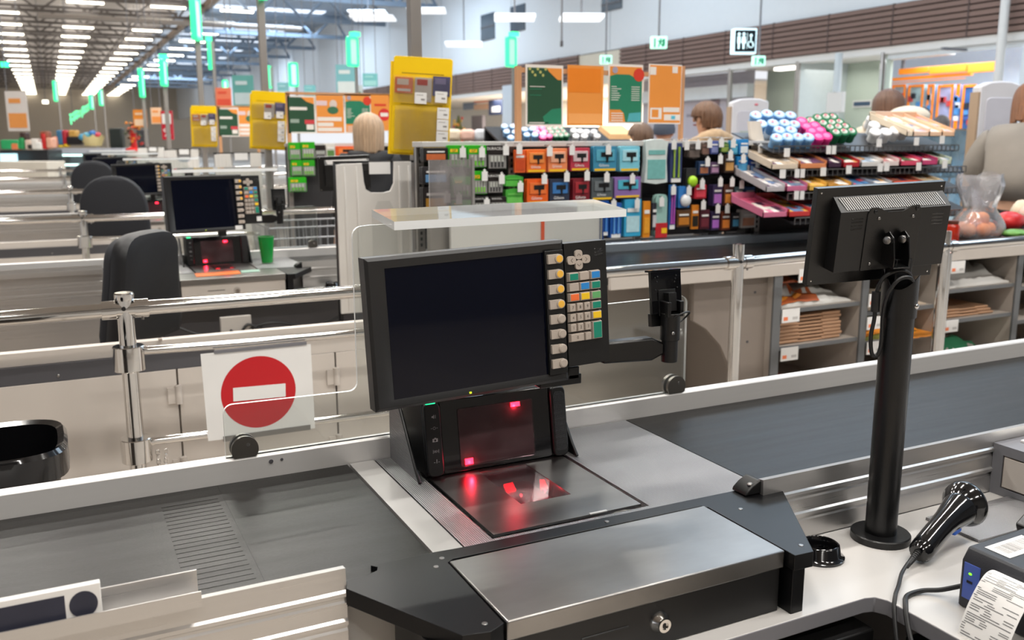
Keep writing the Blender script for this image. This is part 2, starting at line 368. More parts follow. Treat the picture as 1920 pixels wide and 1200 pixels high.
    for x, edge in ((0.583, STEELT), (0.932, BLACK)):               # side cheeks
        b = MB(); b.prism([(x, 1.745, 0.8515), (x, 1.745, 0.985), (x, 1.69, 0.985), (x, 1.60, 0.872), (x, 1.578, 0.8515)], (0.003, 0, 0), edge)
        b.tube([(x + 0.0015, 1.74, 0.987), (x + 0.0015, 1.69, 0.987), (x + 0.0015, 1.598, 0.873), (x + 0.0015, 1.577, 0.853)], 0.0035, BLACK, 8); b.build('side_cheek', t)
    return t
scanner0 = make_scanner()

# ---- till monitor with keypad
def mon_matrix(c, yaw, tilt, roll): return Matrix.Translation(V(c)) @ Matrix.Rotation(yaw, 4, 'Z') @ Matrix.Rotation(-tilt, 4, 'X') @ Matrix.Rotation(-roll, 4, 'Y')
def make_monitor(M, label, extra=False):
    c = M.translation
    t = thing('till_monitor', label, 'till monitor', c, 'till monitors')
    W, H = 0.19, 0.1335
    sx0, sx1, sz0, sz1 = -0.152, 0.149, -0.1155, 0.1115
    b = MB(M)                                                       # sloping bezel round the display
    o = [(-W, -H), (W + 0.002, -H), (W + 0.002, H), (-W, H)]; i = [(sx0, sz0), (sx1, sz0), (sx1, sz1), (sx0, sz1)]; e = [(-W + 0.006, -H + 0.006), (W - 0.004, -H + 0.006), (W - 0.004, H - 0.006), (-W + 0.006, H - 0.006)]
    vs = [(x, 0.004, z) for x, z in o] + [(x, 0, z) for x, z in e] + [(x, 0.007, z) for x, z in i] + [(x, 0.035, z) for x, z in o]
    fs = []
    for k in range(4):
        j = (k + 1) % 4; fs += [(k, j, 4 + j, 4 + k), (4 + k, 4 + j, 8 + j, 8 + k), (k, 12 + k, 12 + j, j)]
    fs.append((12, 13, 14, 15)); b.add(vs, fs, CHAR); b.box(-0.14, 0.14, 0.035, 0.06, -0.1, 0.1, CHAR)
    b.cbox((-0.018, 0.0035, -0.1265), (0.055, 0.002, 0.0012), GREYM); b.build('bezel', t, bevel=0.003)
    b = MB(M); b.box(sx0 - 0.002, sx1 + 0.002, 0.0062, 0.012, sz0 - 0.002, sz1 + 0.002, SCREEN); b.build('screen', t)
    b = MB(M); b.cbox((-0.012, 0.0015, -0.1255), (0.004, 0.003, 0.003), glow('amber led', 'c8e020', 2)); b.build('power_led', t)
    b = MB(M); b.box(0.151, 0.1895, -0.0015, 0.02, -0.118, 0.116, BLACK); b.build('key_column', t, bevel=0.001)
    col = [q for q in t.children if q.name.startswith('key_column')][0]
    amber = mat('amber key cap', 'f0b848', 0.4)
    for k in range(8):
        z = 0.1005 - k * 0.0281
        b = MB(M); b.box(0.154, 0.1785, -0.008, 0, z - 0.0085, z + 0.0085, KEYB); b.prism([(0.1785, -0.008, z - 0.0085), (0.184, -0.006, z - 0.005), (0.184, -0.006, z + 0.005), (0.1785, -0.008, z + 0.0085)], (0, 0.008, 0), KEYB)
        b.lathe([(0.0085, 0), (0.0085, 0.0025), (0.007, 0.003)], M.inverted() @ (M @ V((0.1765, -0.0075, z))), (0, -1, 0), KEYB, 18)
        b.lathe([(0.0068, 0.003), (0.0066, 0.0036)], (0.1765, -0.0075, z), (0, -1, 0), amber if k < 4 else KEYB, 18); b.build('function_key', col, bevel=0.0008)
    kx0, kx1, kz0, kz1 = 0.193, 0.284, -0.1085, 0.126
    b = MB(M); b.box(kx0, kx1, 0.001, 0.032, kz0, kz1, BLACK)
    for k in range(6): b.box(0.258, 0.277, 0.0002, 0.0015, 0.098 + k * 0.0025, 0.0988 + k * 0.0025, BLACKG)
    b.build('keypad', t, bevel=0.002)
    kp = [q for q in t.children if q.name.startswith('keypad')][0]
    ink = mat('key print', '4a423c', 0.6)
    for dx, dz, s, w_, h_ in ((-0.0155, 0, '<', 0.018, 0.0155), (0.0155, 0, '>', 0.018, 0.0155), (0, 0.0095, '^', 0.0155, 0.0175), (0, -0.0095, 'v', 0.0155, 0.0175)):
        b = MB(M); x, z = 0.2215 + dx, 0.094 + dz; b.prism([(p, -0.004, q) for p, q in rrect(x - w_ / 2, x + w_ / 2, z - h_ / 2, z + h_ / 2, 0.006)], (0, 0.006, 0), KEYB)
        q = 0.004
        P_ = {'<': [(q / 2, q), (-q / 2, 0), (q / 2, -q)], '>': [(-q / 2, q), (q / 2, 0), (-q / 2, -q)], '^': [(-q, -q / 2), (0, q / 2), (q, -q / 2)], 'v': [(-q, q / 2), (0, -q / 2), (q, q / 2)]}[s]
        b.tube([(x + a, -0.0042, z + c_) for a, c_ in P_], 0.0004, ink, 5); b.build('arrow_key', kp, bevel=0.001)
    CC = {'g': '12866e', 'b': '2a86d0', 'G': '63aa6a', 'o': 'f07038', 'y': 'f2c720'}
    def key(x, z, w_, h_, colr=None, txt=None):
        b = MB(M); a, c_ = w_ / 2, h_ / 2
        b.add([(x - a, 0.001, z - c_), (x + a, 0.001, z - c_), (x + a, 0.001, z + c_), (x - a, 0.001, z + c_), (x - a + .002, -0.007, z - c_ + .0022), (x + a - .001, -0.007, z - c_ + .0022), (x + a - .001, -0.007, z + c_ - .001), (x - a + .002, -0.007, z + c_ - .001)],
              [(0, 1, 5, 4), (1, 2, 6, 5), (2, 3, 7, 6), (3, 0, 4, 7), (4, 5, 6, 7)], KEYB)
        if colr: m = mat('key label ' + CC[colr], CC[colr], 0.4); b.box(x - a + .0032, x + a - .0018, -0.0076, -0.0068, z - c_ + .0034, z + c_ - .002, m)
        if txt: b.text(txt, 0.008, (x + .0006, -0.0073, z + .0008), (1, 0, 0), (0, 0, 1), ink)
        b.build('key', kp, bevel=0.0005)
    X = (0.2055, 0.2285, 0.2525); z0 = 0.0625; dz = 0.0192
    for r_, row in enumerate((('g', None, 'b'), (None, 'b', 'g'), ('o', 'y', 'G'))):
        for c_, k in enumerate(row): key(X[c_] + 0.0015, z0 - dz * r_, 0.0225, 0.0175, k)
    key(X[2] + 0.0015, z0 - dz * 3, 0.0225, 0.0175, 'g'); key(X[2] + 0.0015, z0 - dz * 4, 0.0225, 0.0175, 'y'); key(X[2] + 0.0015, z0 - dz * 5.5, 0.0225, 0.036, 'g')
    for r_, row in enumerate(('789', '456', '123')):
        for c_, k in enumerate(row): key(0.202 + c_ * 0.0158, z0 - dz * (3 + r_), 0.0148, 0.0170, None, k)
    key(0.2099, z0 - dz * 6, 0.0305, 0.0170, None, '0'); key(0.2336, z0 - dz * 6, 0.0148, 0.0170, None, '.')
    if extra:
        b = MB(M); b.box(0.252, 0.277, -0.0006, 0.0012, -0.098, -0.075, PAPER); b.build('sticker', kp)
        b = MB(M); b.box(0.135, 0.172, -0.004, 0.0, -0.132, -0.113, PAPER); b.build('sticker', t)
    # neck and post
    b = MB(); yaw = M.to_euler().z; f = M.to_3x3() @ V((0, 1, 0)); foot = V((c.x + 0.10, max(c.y + 0.2, 1.70 + (c.y // PITCH_Y) * 0), 0))
    return t
M0 = mon_matrix((0.653, 1.474, 1.178), -0.005, 0.043, 0.035)
monitor0 = make_monitor(M0, 'till monitor facing the camera with coloured keypad above the nearest scanner')
b = MB(); b.box(0.70, 0.86, 1.625, 1.70, 0.8515, 0.856, BLACKM); b.box(0.76, 0.80, 1.63, 1.67, 0.856, 1.17, BLACKM); b.box(0.73, 0.83, 1.534, 1.64, 1.12, 1.20, BLACKM)
b.box(0.80, 0.89, 1.49, 1.56, 1.035, 1.055, BLACKM); b.box(0.86, 0.885, 1.49, 1.51, 1.045, 1.07, BLACKM); b.build('stand', monitor0, bevel=0.002)

# ---- arm that holds a card reader bracket beside the monitor
def make_terminal(label):
    t = thing('card_reader_bracket', label, 'card reader bracket', (1.05, 1.45, 0.851), 'card reader brackets')
    a = ad(1160, 660, 1.80); e = V((1.054, 1.452, 1.09))
    b = MB(); b.prism([(0.93, 1.475, 1.072), (0.93, 1.475, 1.108), (0.94, 1.475, 1.114), (1.03, 1.455, 1.118), (1.058, 1.45, 1.105), (1.058, 1.45, 1.085), (1.03, 1.455, 1.072)], (0, 0.028, 0), BLACKM); b.box(0.80, 0.94, 1.49, 1.515, 1.08, 1.10, BLACKM); b.build('arm', t, bevel=0.004)
    b = MB(); b.cyl((1.068, 1.452, 1.068), (1.068, 1.452, 1.118), 0.0165, BLACKM, 24); b.cyl((1.068, 1.452, 1.112), (1.068, 1.452, 1.166), 0.0195, BLACKM, 24); b.ell((1.06, 1.431, 1.129), (.004, .003, .004), STEEL, 10, 6)
    b.box(1.050, 1.058, 1.436, 1.468, 1.16, 1.19, BLACKM); b.box(1.080, 1.088, 1.436, 1.468, 1.16, 1.19, BLACKM); b.build('upright_tube', t, bevel=0.001)
    Mx = Matrix.Translation(V((1.069, 1.468, 1.198))) @ Matrix.Rotation(0.0, 4, 'Z') @ Matrix.Rotation(-0.12, 4, 'X')
    b = MB(Mx); b.box(-0.036, 0.036, 0, 0.008, -0.035, 0.047, BLACKG); b.box(-0.036, 0.036, -0.001, 0.02, 0.047, 0.051, BLACKG); b.box(-0.034, 0.034, 0.006, 0.018, -0.06, -0.035, BLACKM)
    b.box(-0.02, 0.02, -0.002, 0.0, -0.04, 0.012, BLACK); b.box(-0.009, 0.009, -0.02, -0.002, -0.03, 0.006, BLACK)
    for x, z in ((-.026, .036), (.024, .038), (-.022, .028), (.020, .026), (-.026, .012), (.026, .014), (.022, .032), (-.020, .038)): b.ell((x, -0.0005, z), (.0017, .0012, .0017), BLACKM, 8, 5)
    b.build('back_plate', t, bevel=0.0015)
    b = MB(); b.tube([(1.06, 1.438, 1.155), (1.075, 1.425, 1.168), (1.105, 1.44, 1.166), (1.108, 1.46, 1.15), (1.09, 1.46, 1.14)], 0.0018, RUBBER, 8, smooth=6); b.build('cable', t)
    return t
terminal0 = make_terminal('black card reader bracket on an arm beside the nearest till monitor')

# ---- clear acrylic screen on the back rail
def make_acrylic(label):
    t = thing('acrylic_screen', label, 'acrylic screen', (0.8, 1.767, 0.897), 'acrylic screens')
    def rc(c, r, a0, a1, n=5): return [(c[0] + r * math.cos(R(a0 + (a1 - a0) * i / n)), c[1] + r * math.sin(R(a0 + (a1 - a0) * i / n))) for i in range(n + 1)]
    P_ = [(1.345, 0.8965), (0.257, 0.8965)] + rc((0.275, 0.985), 0.018, 180, 92) + rc((0.505, 1.018), 0.018, -90, 0) + rc((0.543, 1.313), 0.02, 180, 90) + [(0.56, 1.3345), (1.10, 1.3345), (1.10, 1.15)] + [(1.11, 1.130)] + rc((1.325, 1.115), 0.018, 90, 0)
    b = MB(); b.prism([(x, 1.760, z) for x, z in P_], (0, 0.008, 0), PLEXI, PLEXE); b.build('acrylic_pane', t, smooth=0)
    b = MB(); b.prism([(0.565, 1.63, 1.335), (1.117, 1.69, 1.335), (1.235, 2.02, 1.335), (0.622, 1.94, 1.335)], (0, 0, 0.016), glass('clear acrylic shelf', 'eef2f3', 0.09), PLEXE); b.build('acrylic_shelf', t, smooth=0)
    for x in (0.292, 1.313):
        b = MB()
        for y0, y1 in ((1.7505, 1.759), (1.769, 1.778)):
            P_ = [(x + 0.026 * math.sin(R(a)), y0, 0.913 + 0.026 * math.cos(R(a))) for a in range(-125, 126, 10)]
            b.prism(P_, (0, y1 - y0, 0), mat('satin nickel clamp', '85807a', 0.3, 0.9))
        b.cyl((x + 0.006, 1.7498, 0.922), (x + 0.006, 1.7512, 0.922), 0.0038, CHROME, 12); b.box(x - 0.02, x + 0.02, 1.752, 1.776, 0.8966, 0.902, mat('satin nickel clamp')); b.build('glass_clamp', t)
    return t
acrylic0 = make_acrylic('clear acrylic screen with flat top shelf on the nearest back rail')

# ---- divider channel and bar at the left
b = MB(); extr(b, [(1.190, 0.915), (1.190, 0.893), (1.225, 0.893), (1.236, 0.8875), (1.236, 0.893), (1.2275, 0.897), (1.2275, 0.930), (1.2255, 0.930), (1.2255, 0.897), (1.192, 0.897), (1.192, 0.915)], -1.0, 0.131, ALU)
b.build('divider_tray', None, label='aluminium tray clipped on the near belt rail, lower left', cat='tray')
t = thing('divider_bar', 'white customer divider bar with navy label lying in the aluminium tray', 'divider bar', (-0.2, 1.205, 0.898))
Mx = Matrix.Translation(V((0, 1.208, 0.8985))) @ Matrix.Rotation(-0.18, 4, 'X')
b = MB(Mx); b.box(-0.45, 0.012, -0.009, 0.009, 0, 0.048, WHITE); b.build('bar', t, bevel=0.001)
navy = mat('navy label film', '2c2d3a', 0.35, var=0.25, scale=20)
b = MB(Mx); b.box(-0.44, -0.030, -0.0098, -0.0088, 0.009, 0.040, navy); b.build('label', t, label='navy label strip')
b = MB(Mx); b.cyl((-0.009, -0.0088, 0.0245), (-0.009, -0.0100, 0.0245), 0.0165, navy, 32); b.build('label_dot', t, label='round navy label')
# ================================================================ cashier desk of the nearest lane and the things on it
DZ = 0.756
desk = thing('cashier_desk', 'pale grey cashier desk with dark edge beside the nearest belt', 'desk', (1.4, 1.0, 0))
deskm = mat('pale grey desk laminate', 'b9b6b3', 0.38, var=0.04, scale=6)
b = MB(); b.prism([(x, y, DZ - 0.028) for x, y in [(0.40, 0.995), (1.145, 0.998), (1.162, 0.993), (1.172, 0.975), (1.172, 0.45), (2.6, 0.45), (2.6, 1.2185), (0.40, 1.2185)]], (0, 0, 0.028), deskm, GREYM); b.build('desk_top', desk, bevel=0.002)
b = MB(); b.box(0.42, 0.45, 1.02, 1.21, 0, DZ - 0.028, BEIGED); b.box(2.55, 2.58, 0.5, 1.21, 0, DZ - 0.028, BEIGED); b.box(0.45, 2.55, 1.19, 1.21, 0.1, DZ - 0.028, GREYD); b.build('desk_support', desk)
b = MB(); b.box(0.72, 1.165, 0.99, 1.15, 0.62, 0.70, BLACK); b.box(1.19, 1.75, 0.50, 0.95, 0.15, 0.70, BLACK); b.build('drawer_unit', desk, bevel=0.003)
b = MB(); b.box(0.95, 1.42, 0.55, 0.985, 0.06, 0.085, BLACK)
b.prism([(0.98, 0.62, 0.60), (1.165, 0.62, 0.60), (1.165, 0.95, 0.62), (0.98, 0.95, 0.62)], (0, 0, 0.03), BLACKG)
crumb = mat('grey crumbs', 'bab6b0', 0.8)
for i in range(60): x, y = random.uniform(1.0, 1.16), random.uniform(0.66, 0.94); z = 0.63 + (y - 0.62) * 0.06; s = random.uniform(.0006, .0018); b.box(x, x + s, y, y + s, z - .001, z + s, crumb)
b.build('pull_out_tray', None, bevel=0.0, label='dusty black pull-out tray under the cashier desk', cat='tray')

# customer display on its black pole
t = thing('customer_display', 'black customer display seen from behind on a thick black pole by the nearest belt', 'customer display', (1.352, 1.154, DZ), 'customer displays on poles')
PX, PY = 1.352, 1.154
b = MB(); b.lathe([(0.054, 0), (0.054, 0.012), (0.052, 0.014), (0.031, 0.014)], (PX, PY, DZ), (0, 0, 1), BLACKM, 40); b.build('base', t)
b = MB(); b.cyl((PX, PY, DZ + 0.014), (PX, PY, 1.215), 0.0285, BLACKM, 32); b.build('pole', t)
b = MB(); prof = []
n = 32
vs = []; fs = []
for r_ in (0.0315, 0.0300):
    for i in range(n):
        q = 2 * math.pi * i / n; zt = 1.250 - 0.012 * math.cos(2 * (q - 0.6)) + (0.008 if math.sin(q) > 0 else 0)
        vs += [(PX + r_ * math.cos(q), PY + r_ * math.sin(q), 1.185), (PX + r_ * math.cos(q), PY + r_ * math.sin(q), zt)]
for k in range(2):
    for i in range(n):
        j = (i + 1) % n; fs.append((k * 2 * n + 2 * i, k * 2 * n + 2 * j, k * 2 * n + 2 * j + 1, k * 2 * n + 2 * i + 1))
for i in range(n): j = (i + 1) % n; fs.append((2 * i + 1, 2 * j + 1, 2 * n + 2 * j + 1, 2 * n + 2 * i + 1)); fs.append((2 * i, 2 * j, 2 * n + 2 * j, 2 * n + 2 * i))
b.add(vs, fs, BLACKM); b.ell((PX + 0.009, PY - 0.0315, 1.207), (.005, .003, .005), CHROME, 12, 6); b.build('collar', t)
MD = mon_matrix((1.318, 1.183, 1.333), -0.192, -0.159, 0.037)
b = MB(MD); b.box(-0.13, 0.13, 0.004, 0.018, -0.088, 0.088, BLACKM)
for x in (-0.122, 0.122):
    for z in (-0.08, 0.08): b.ell((x, 0.004, z), (.0022, .0015, .0022), CHROME, 8, 5)
b.build('display_panel', t, bevel=0.002)
b = MB(MD); b.box(-0.126, 0.126, 0.0175, 0.0185, -0.083, 0.083, SCREEN); b.build('screen', t)
b = MB(MD); b.prism([(-0.098, -0.024, -0.058), (-0.098, 0.004, -0.058), (-0.098, 0.004, 0.072), (-0.098, -0.024, 0.050)], (0.224, 0, 0), BLACK)
for k in range(3):
    for q in range(4): b.box(-0.075, -0.052, -0.0245, -0.0235, 0.018 + q * 0.006, 0.0205 + q * 0.006, BLACKG)
for q in range(4): b.box(0.088, 0.112, -0.0245, -0.0235, 0.018 + q * 0.006, 0.0205 + q * 0.006, BLACKG)
b.build('rear_housing', t, bevel=0.003)
g = [o for o in t.children if o.name.startswith('rear_housing')][0]
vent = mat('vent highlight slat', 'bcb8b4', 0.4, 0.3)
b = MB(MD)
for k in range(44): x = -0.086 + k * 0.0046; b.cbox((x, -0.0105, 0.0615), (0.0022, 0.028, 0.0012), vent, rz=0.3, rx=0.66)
b.build('vent_grille', g)
b = MB(MD); sh = [(-0.045, -0.058), (0.065, -0.058), (0.065, 0.045), (0.058, 0.056), (0.045, 0.056), (0.025, 0.047), (-0.005, 0.047), (-0.025, 0.056), (-0.038, 0.056), (-0.045, 0.045)]
b.prism([(x, -0.026, z) for x, z in sh], (0, 0.003, 0), BLACKM)
for x, z in ((-0.03, 0.048), (0.054, 0.050)): b.ell((x, -0.0265, z), (.004, .002, .004), BLACKM, 10, 6)
for x, z in ((-0.022, 0.036), (0.047, 0.036), (-0.028, -0.046)): b.ell((x, -0.0268, z), (.0032, .002, .0032), STEEL, 10, 6)
b.build('mount_plate', t, bevel=0.0008)
b = MB(MD)
for x in (-0.005, 0.026):
    b.prism([(x, -0.026, -0.045), (x, -0.026, 0.008), (x, -0.036, 0.014), (x, -0.050, 0.006), (x, -0.060, -0.03), (x, -0.060, -0.045)], (0.0025, 0, 0), BLACKM)
    b.lathe([(0.0075, 0), (0.007, 0.005), (0.004, 0.006)], (x - 0.003, -0.040, 0.0), (-1, -0.6, 0), STEEL, 16)
b.box(-0.005, 0.0285, -0.062, -0.028, -0.0475, -0.045, BLACKM); b.build('tilt_bracket', t, bevel=0.0006)
b = MB(); b.box(PX - 0.02, PX + 0.02, PY - 0.006, PY + 0.02, 1.215, 1.29, BLACKM); b.build('neck', t, bevel=0.002)
def Lc(a, bb, z): return V((PX, PY, z)) + V((rgt.x, rgt.y, 0)) * a - V((math.sin(YAW), math.cos(YAW), 0)) * bb
b = MB(); b.tube([Lc(.012, .0, 1.225), Lc(.008, .02, 1.262), Lc(-.015, .026, 1.272), Lc(-.040, .02, 1.258), Lc(-.047, .012, 1.225), Lc(-.047, .012, 1.185), Lc(-.051, .012, 1.15), Lc(-.046, .01, 1.118), Lc(-.036, .01, 1.115), Lc(-.031, .012, 1.14), Lc(-.034, .016, 1.19), Lc(-.034, .03, 1.23), Lc(-.018, .036, 1.258), Lc(.006, .03, 1.258), Lc(.02, .01, 1.23)], 0.0036, RUBBER, 8, smooth=6)
b.cyl(Lc(-.047, .012, 1.196), Lc(-.047, .012, 1.232), 0.0078, RUBBER, 12); b.build('cable', t)

# ring holder
b = MB(); o = az(1536, 1044, DZ); o.z = DZ
b.lathe([(0.044, 0), (0.044, 0.004), (0.037, 0.009), (0.034, 0.026), (0.031, 0.028), (0.029, 0.026), (0.030, 0.006), (0.0005, 0.005)], o, (0, 0, 1), BLACKG, 40); b.build('ring_holder', None, smooth=50, label='empty round black ring holder on the grey desk by the worktop corner', cat='holder')

# hand scanner lying on the desk
t = thing('hand_scanner', 'glossy black hand barcode scanner lying on the grey desk', 'hand scanner', (1.42, 1.06, DZ))
h0, h1 = V((1.318, 1.042, DZ + 0.020)), V((1.475, 1.085, DZ + 0.060)); d = (h1 - h0).normalized()
b = MB(); b.tube([h0, h0 + d * 0.02, h0 + d * 0.07 + V((0, 0, 0.006)), h0 + d * 0.115 + V((0, 0, 0.006)), h1, h1 + d * 0.03 + V((0, 0, -.002))], [0.021, 0.0225, 0.0215, 0.022, 0.033, 0.038], BLACKG, 16, smooth=0)
b.build('body', t, smooth=80, sub=1)
hn = (d + V((0.15, -0.1, -0.25))).normalized()
b = MB(); b.lathe([(0.015, -0.035), (0.032, -0.018), (0.042, -0.004), (0.044, 0.004), (0.042, 0.008), (0.037, 0.008), (0.036, 0.003)], h1 + d * 0.022, hn, BLACKG, 32); b.build('scan_head', t, smooth=60)
b = MB(); b.cbox(h1 + V((-0.02, -0.012, -0.03)), (0.03, 0.012, 0.016), mat('blue trigger', '1a5fd0', 0.4), rz=0.3); b.build('trigger', t, bevel=0.003, label='blue trigger')
b = MB(); e0 = h0 - d * 0.006 + V((0, 0, 0.005))
b.tube([e0 + d * 0.014, e0 - d * 0.035 + V((0, 0, -.004))], [0.0062, 0.0042], RUBBER, 10)
for k in range(9): p = e0 + d * 0.008 - d * 0.0045 * k + V((0, 0, -.0005 * k)); b.tube([p, p - d * 0.0018], 0.0068 - 0.0003 * k, RUBBER, 10)
b.build('strain_relief', t)
b = MB(); b.tube([e0 - d * 0.03, V((1.255, 1.02, DZ + 0.010)), V((1.215, 0.992, DZ + 0.008)), V((1.185, 0.972, DZ + 0.007)), V((1.165, 0.955, DZ - 0.01)), V((1.145, 0.925, 0.70)), V((1.135, 0.895, 0.655)), V((1.125, 0.86, 0.64)), V((1.10, 0.78, 0.635))], 0.0034, RUBBER, 8, smooth=6); b.build('cable', t)
b = MB(); b.tube([V((1.285, 0.915, DZ + 0.03)), V((1.262, 0.945, DZ + 0.012)), V((1.24, 0.965, DZ + 0.006)), V((1.205, 0.965, DZ + 0.005)), V((1.178, 0.945, DZ + 0.004)), V((1.158, 0.92, DZ - 0.02)), V((1.13, 0.87, 0.69)), V((1.105, 0.83, 0.66)), V((1.07, 0.76, 0.64))], 0.0042, RUBBER, 8, smooth=6)
b.build('printer_cable', None, label='thick black cable crossing the desk from the receipt printer over the edge', cat='cable')

# receipt printer with a curling receipt
t = thing('receipt_printer', 'dark receipt printer with blue front panel at the right edge of the desk', 'receipt printer', (1.33, 0.84, DZ))
prm = mat('printer plastic', '2b2c31', 0.45, bump=0.1, bscale=500)
b = MB(); b.prism([(1.262, 0.70, DZ), (1.262, 0.70, DZ + 0.080), (1.275, 0.70, DZ + 0.100), (1.47, 0.70, DZ + 0.106), (1.47, 0.70, DZ)], (0, 0.215, 0), prm); b.build('housing', t, bevel=0.004)
b = MB(); b.box(1.2605, 1.263, 0.880, 0.908, DZ + 0.018, DZ + 0.078, mat('blue panel film', '4a63b8', 0.35)); b.build('button_panel', t, label='blue button panel')
b = MB(); b.ell((1.2600, 0.896, DZ + 0.062), (.001, .003, .002), glow('lime led', '70f020', 3), 10, 6); b.box(1.2598, 1.261, 0.891, 0.901, DZ + 0.046, DZ + 0.050, BLACK); b.build('status_led', t)
b = MB(); Ms = Matrix.Translation(V((1.335, 0.875, DZ + 0.1022))) @ Matrix.Rotation(-0.03, 4, 'Y'); b.xf = Ms; b.box(-0.045, 0.045, -0.022, 0.022, 0, 0.0006, PAPER)
for k in range(22): x = -0.036 + k * 0.0033; b.box(x, x + random.choice((.0008, .0014, .002)), -0.012, 0.014, 0.0006, 0.0009, mat('barcode grey', '8f8d8c', 0.7))
b.build('barcode_sticker', t)
b = MB(); prof = [(1.268, DZ + 0.083), (1.252, DZ + 0.089), (1.236, DZ + 0.085), (1.218, DZ + 0.066), (1.200, DZ + 0.036), (1.186, DZ + 0.0), (1.172, DZ - 0.055), (1.166, DZ - 0.12)]
pr = spline([V((x, 0, z)) for x, z in prof], 5)
vs = []; fs = []
for p in pr: vs += [(p.x, 0.775, p.z), (p.x, 0.855, p.z)]
for i in range(len(pr) - 1): fs.append((2 * i, 2 * i + 1, 2 * i + 3, 2 * i + 2))
b.add(vs, fs, PAPER)
ink = mat('receipt ink', '55555a', 0.7)
for i in range(6, len(pr) - 1):
    a, c = pr[i], pr[i + 1]; u = c - a; nn = V((-abs(u.z), 0, 0.6 * abs(u.x) + 0.2 * abs(u.z))).normalized() * 0.0005
    for f_ in (0.15, 0.6):
        segs = random.choice([[(0.02, 0.10), (0.62, 0.95)], [(0.05, 0.45)], [(0.05, 0.95)], [(0.3, 0.7)], [(0.05, 0.25), (0.35, 0.5), (0.75, 0.95)]])
        for s0, s1 in segs:
            p, q = a + u * f_ + nn, a + u * (f_ + 0.14) + nn
            b.quad((p.x, 0.855 - 0.08 * s0, p.z), (p.x, 0.855 - 0.08 * s1, p.z), (q.x, 0.855 - 0.08 * s1, q.z), (q.x, 0.855 - 0.08 * s0, q.z), ink)
b.build('receipt', t, label='white printed receipt curling out')

# steel plate, till-side unit and scrap at the right edge
b = MB(); b.box(1.50, 1.90, 1.055, 1.175, DZ, DZ + 0.006, STEELT); b.build('metal_pad', None, bevel=0.001, label='thin textured metal plate lying on the desk behind the hand scanner', cat='plate')
b = MB(); b.prism([(1.545, 1.005, DZ), (1.545, 1.02, DZ + 0.045), (1.60, 1.03, DZ + 0.066), (1.80, 1.03, DZ + 0.066), (1.80, 1.005, DZ)], (0, -0.08, 0), BLACKM); b.box(1.555, 1.60, 0.995, 1.01, DZ + 0.03, DZ + 0.045, WHITE)
b.build('tape_dispenser', None, bevel=0.004, label='dark wedge shaped tape dispenser behind the receipt printer', cat='dispenser')
t = thing('side_cabinet', 'grey framed side cabinet standing on the desk against the belt rail', 'cabinet', (2.1, 1.05, DZ))
b = MB(); b.box(1.752, 2.5, 0.95, 1.2185, DZ + 0.005, 0.862, BEIGED)
b.build('carcass', t)
b = MB()
for z0, z1 in ((0.845, 0.866), (DZ, DZ + 0.018)): b.box(1.748, 2.502, 0.945, 1.219, z0, z1, GREYM)
b.box(1.748, 1.756, 1.195, 1.219, DZ + .018, 0.845, GREYM); b.box(1.748, 1.756, 0.945, 0.97, DZ + .018, 0.845, GREYM); b.build('edge_frame', t)
b = MB(); b.box(1.7465, 1.748, 0.96, 1.19, DZ + 0.022, 0.842, BEIGE); b.build('end_panel', t)
b = MB(); b.prism([(1.80, 1.195, 0.8665), (1.82, 1.05, 0.8665), (2.05, 1.05, 0.8665), (2.05, 1.20, 0.8665)], (0, 0, 0.004), PAPER); b.build('paper_sheet', None, label='white paper sheet on top of the grey side cabinet', cat='paper')
# ================================================================ guard rails, gates, cashier booths, chairs
GY = 2.79
def make_guard(label):
    t = thing('guard_rail', label, 'guard rail', (1.2, GY, 0), 'chrome guard rails')
    Z = 1.03
    for x, zt in ((0.158, 1.058), (2.365, 1.102), (3.53, 1.10)):
        b = MB(); b.cyl((x, GY, 0), (x, GY, zt), 0.023, CHROME, 28)
        if x < 1: b.lathe([(0.026, 0), (0.027, 0.004), (0.027, 0.018), (0.024, 0.022)], (x, GY, zt - 0.002), (0, 0, 1), CHROME, 28)
        b.lathe([(0.05, 0), (0.05, 0.01), (0.025, 0.012)], (x, GY, 0), (0, 0, 1), CHROME, 24); b.build('post', t, smooth=30)
    b = MB(); b.cyl((3.575, GY + 0.02, 0), (3.575, GY + 0.02, 1.0), 0.020, CHROME, 20); b.build('post', t)
    for x0, x1 in ((-1.9, 0.13), (0.19, 2.33), (2.40, 3.5), (3.57, 6.2)):
        b = MB(); b.cyl((x0, GY, Z), (x1, GY, Z + (0.014 if x0 > 2 else 0)), 0.0208, CHROME, 24); b.build('rail', t)
    for x in (0.158, 2.365, 3.53):
        b = MB(); b.cyl((x - 0.062, GY, Z), (x - 0.024, GY, Z), 0.0265, CHROME, 24); b.cyl((x + 0.024, GY, Z), (x + 0.062, GY, Z), 0.0265, CHROME, 24); b.cyl((x - 0.03, GY, Z), (x + 0.03, GY, Z), 0.0235, CHROME, 24); b.cyl((x - 0.005, GY - 0.0235, Z + 0.005), (x - 0.005, GY - 0.026, Z + 0.005), 0.006, BLACK, 12); b.cyl((x + 0.045, GY - 0.004, Z - 0.022), (x + 0.045, GY - 0.004, Z - 0.033), 0.004, STEEL, 10); b.build('connector', t)
    return t
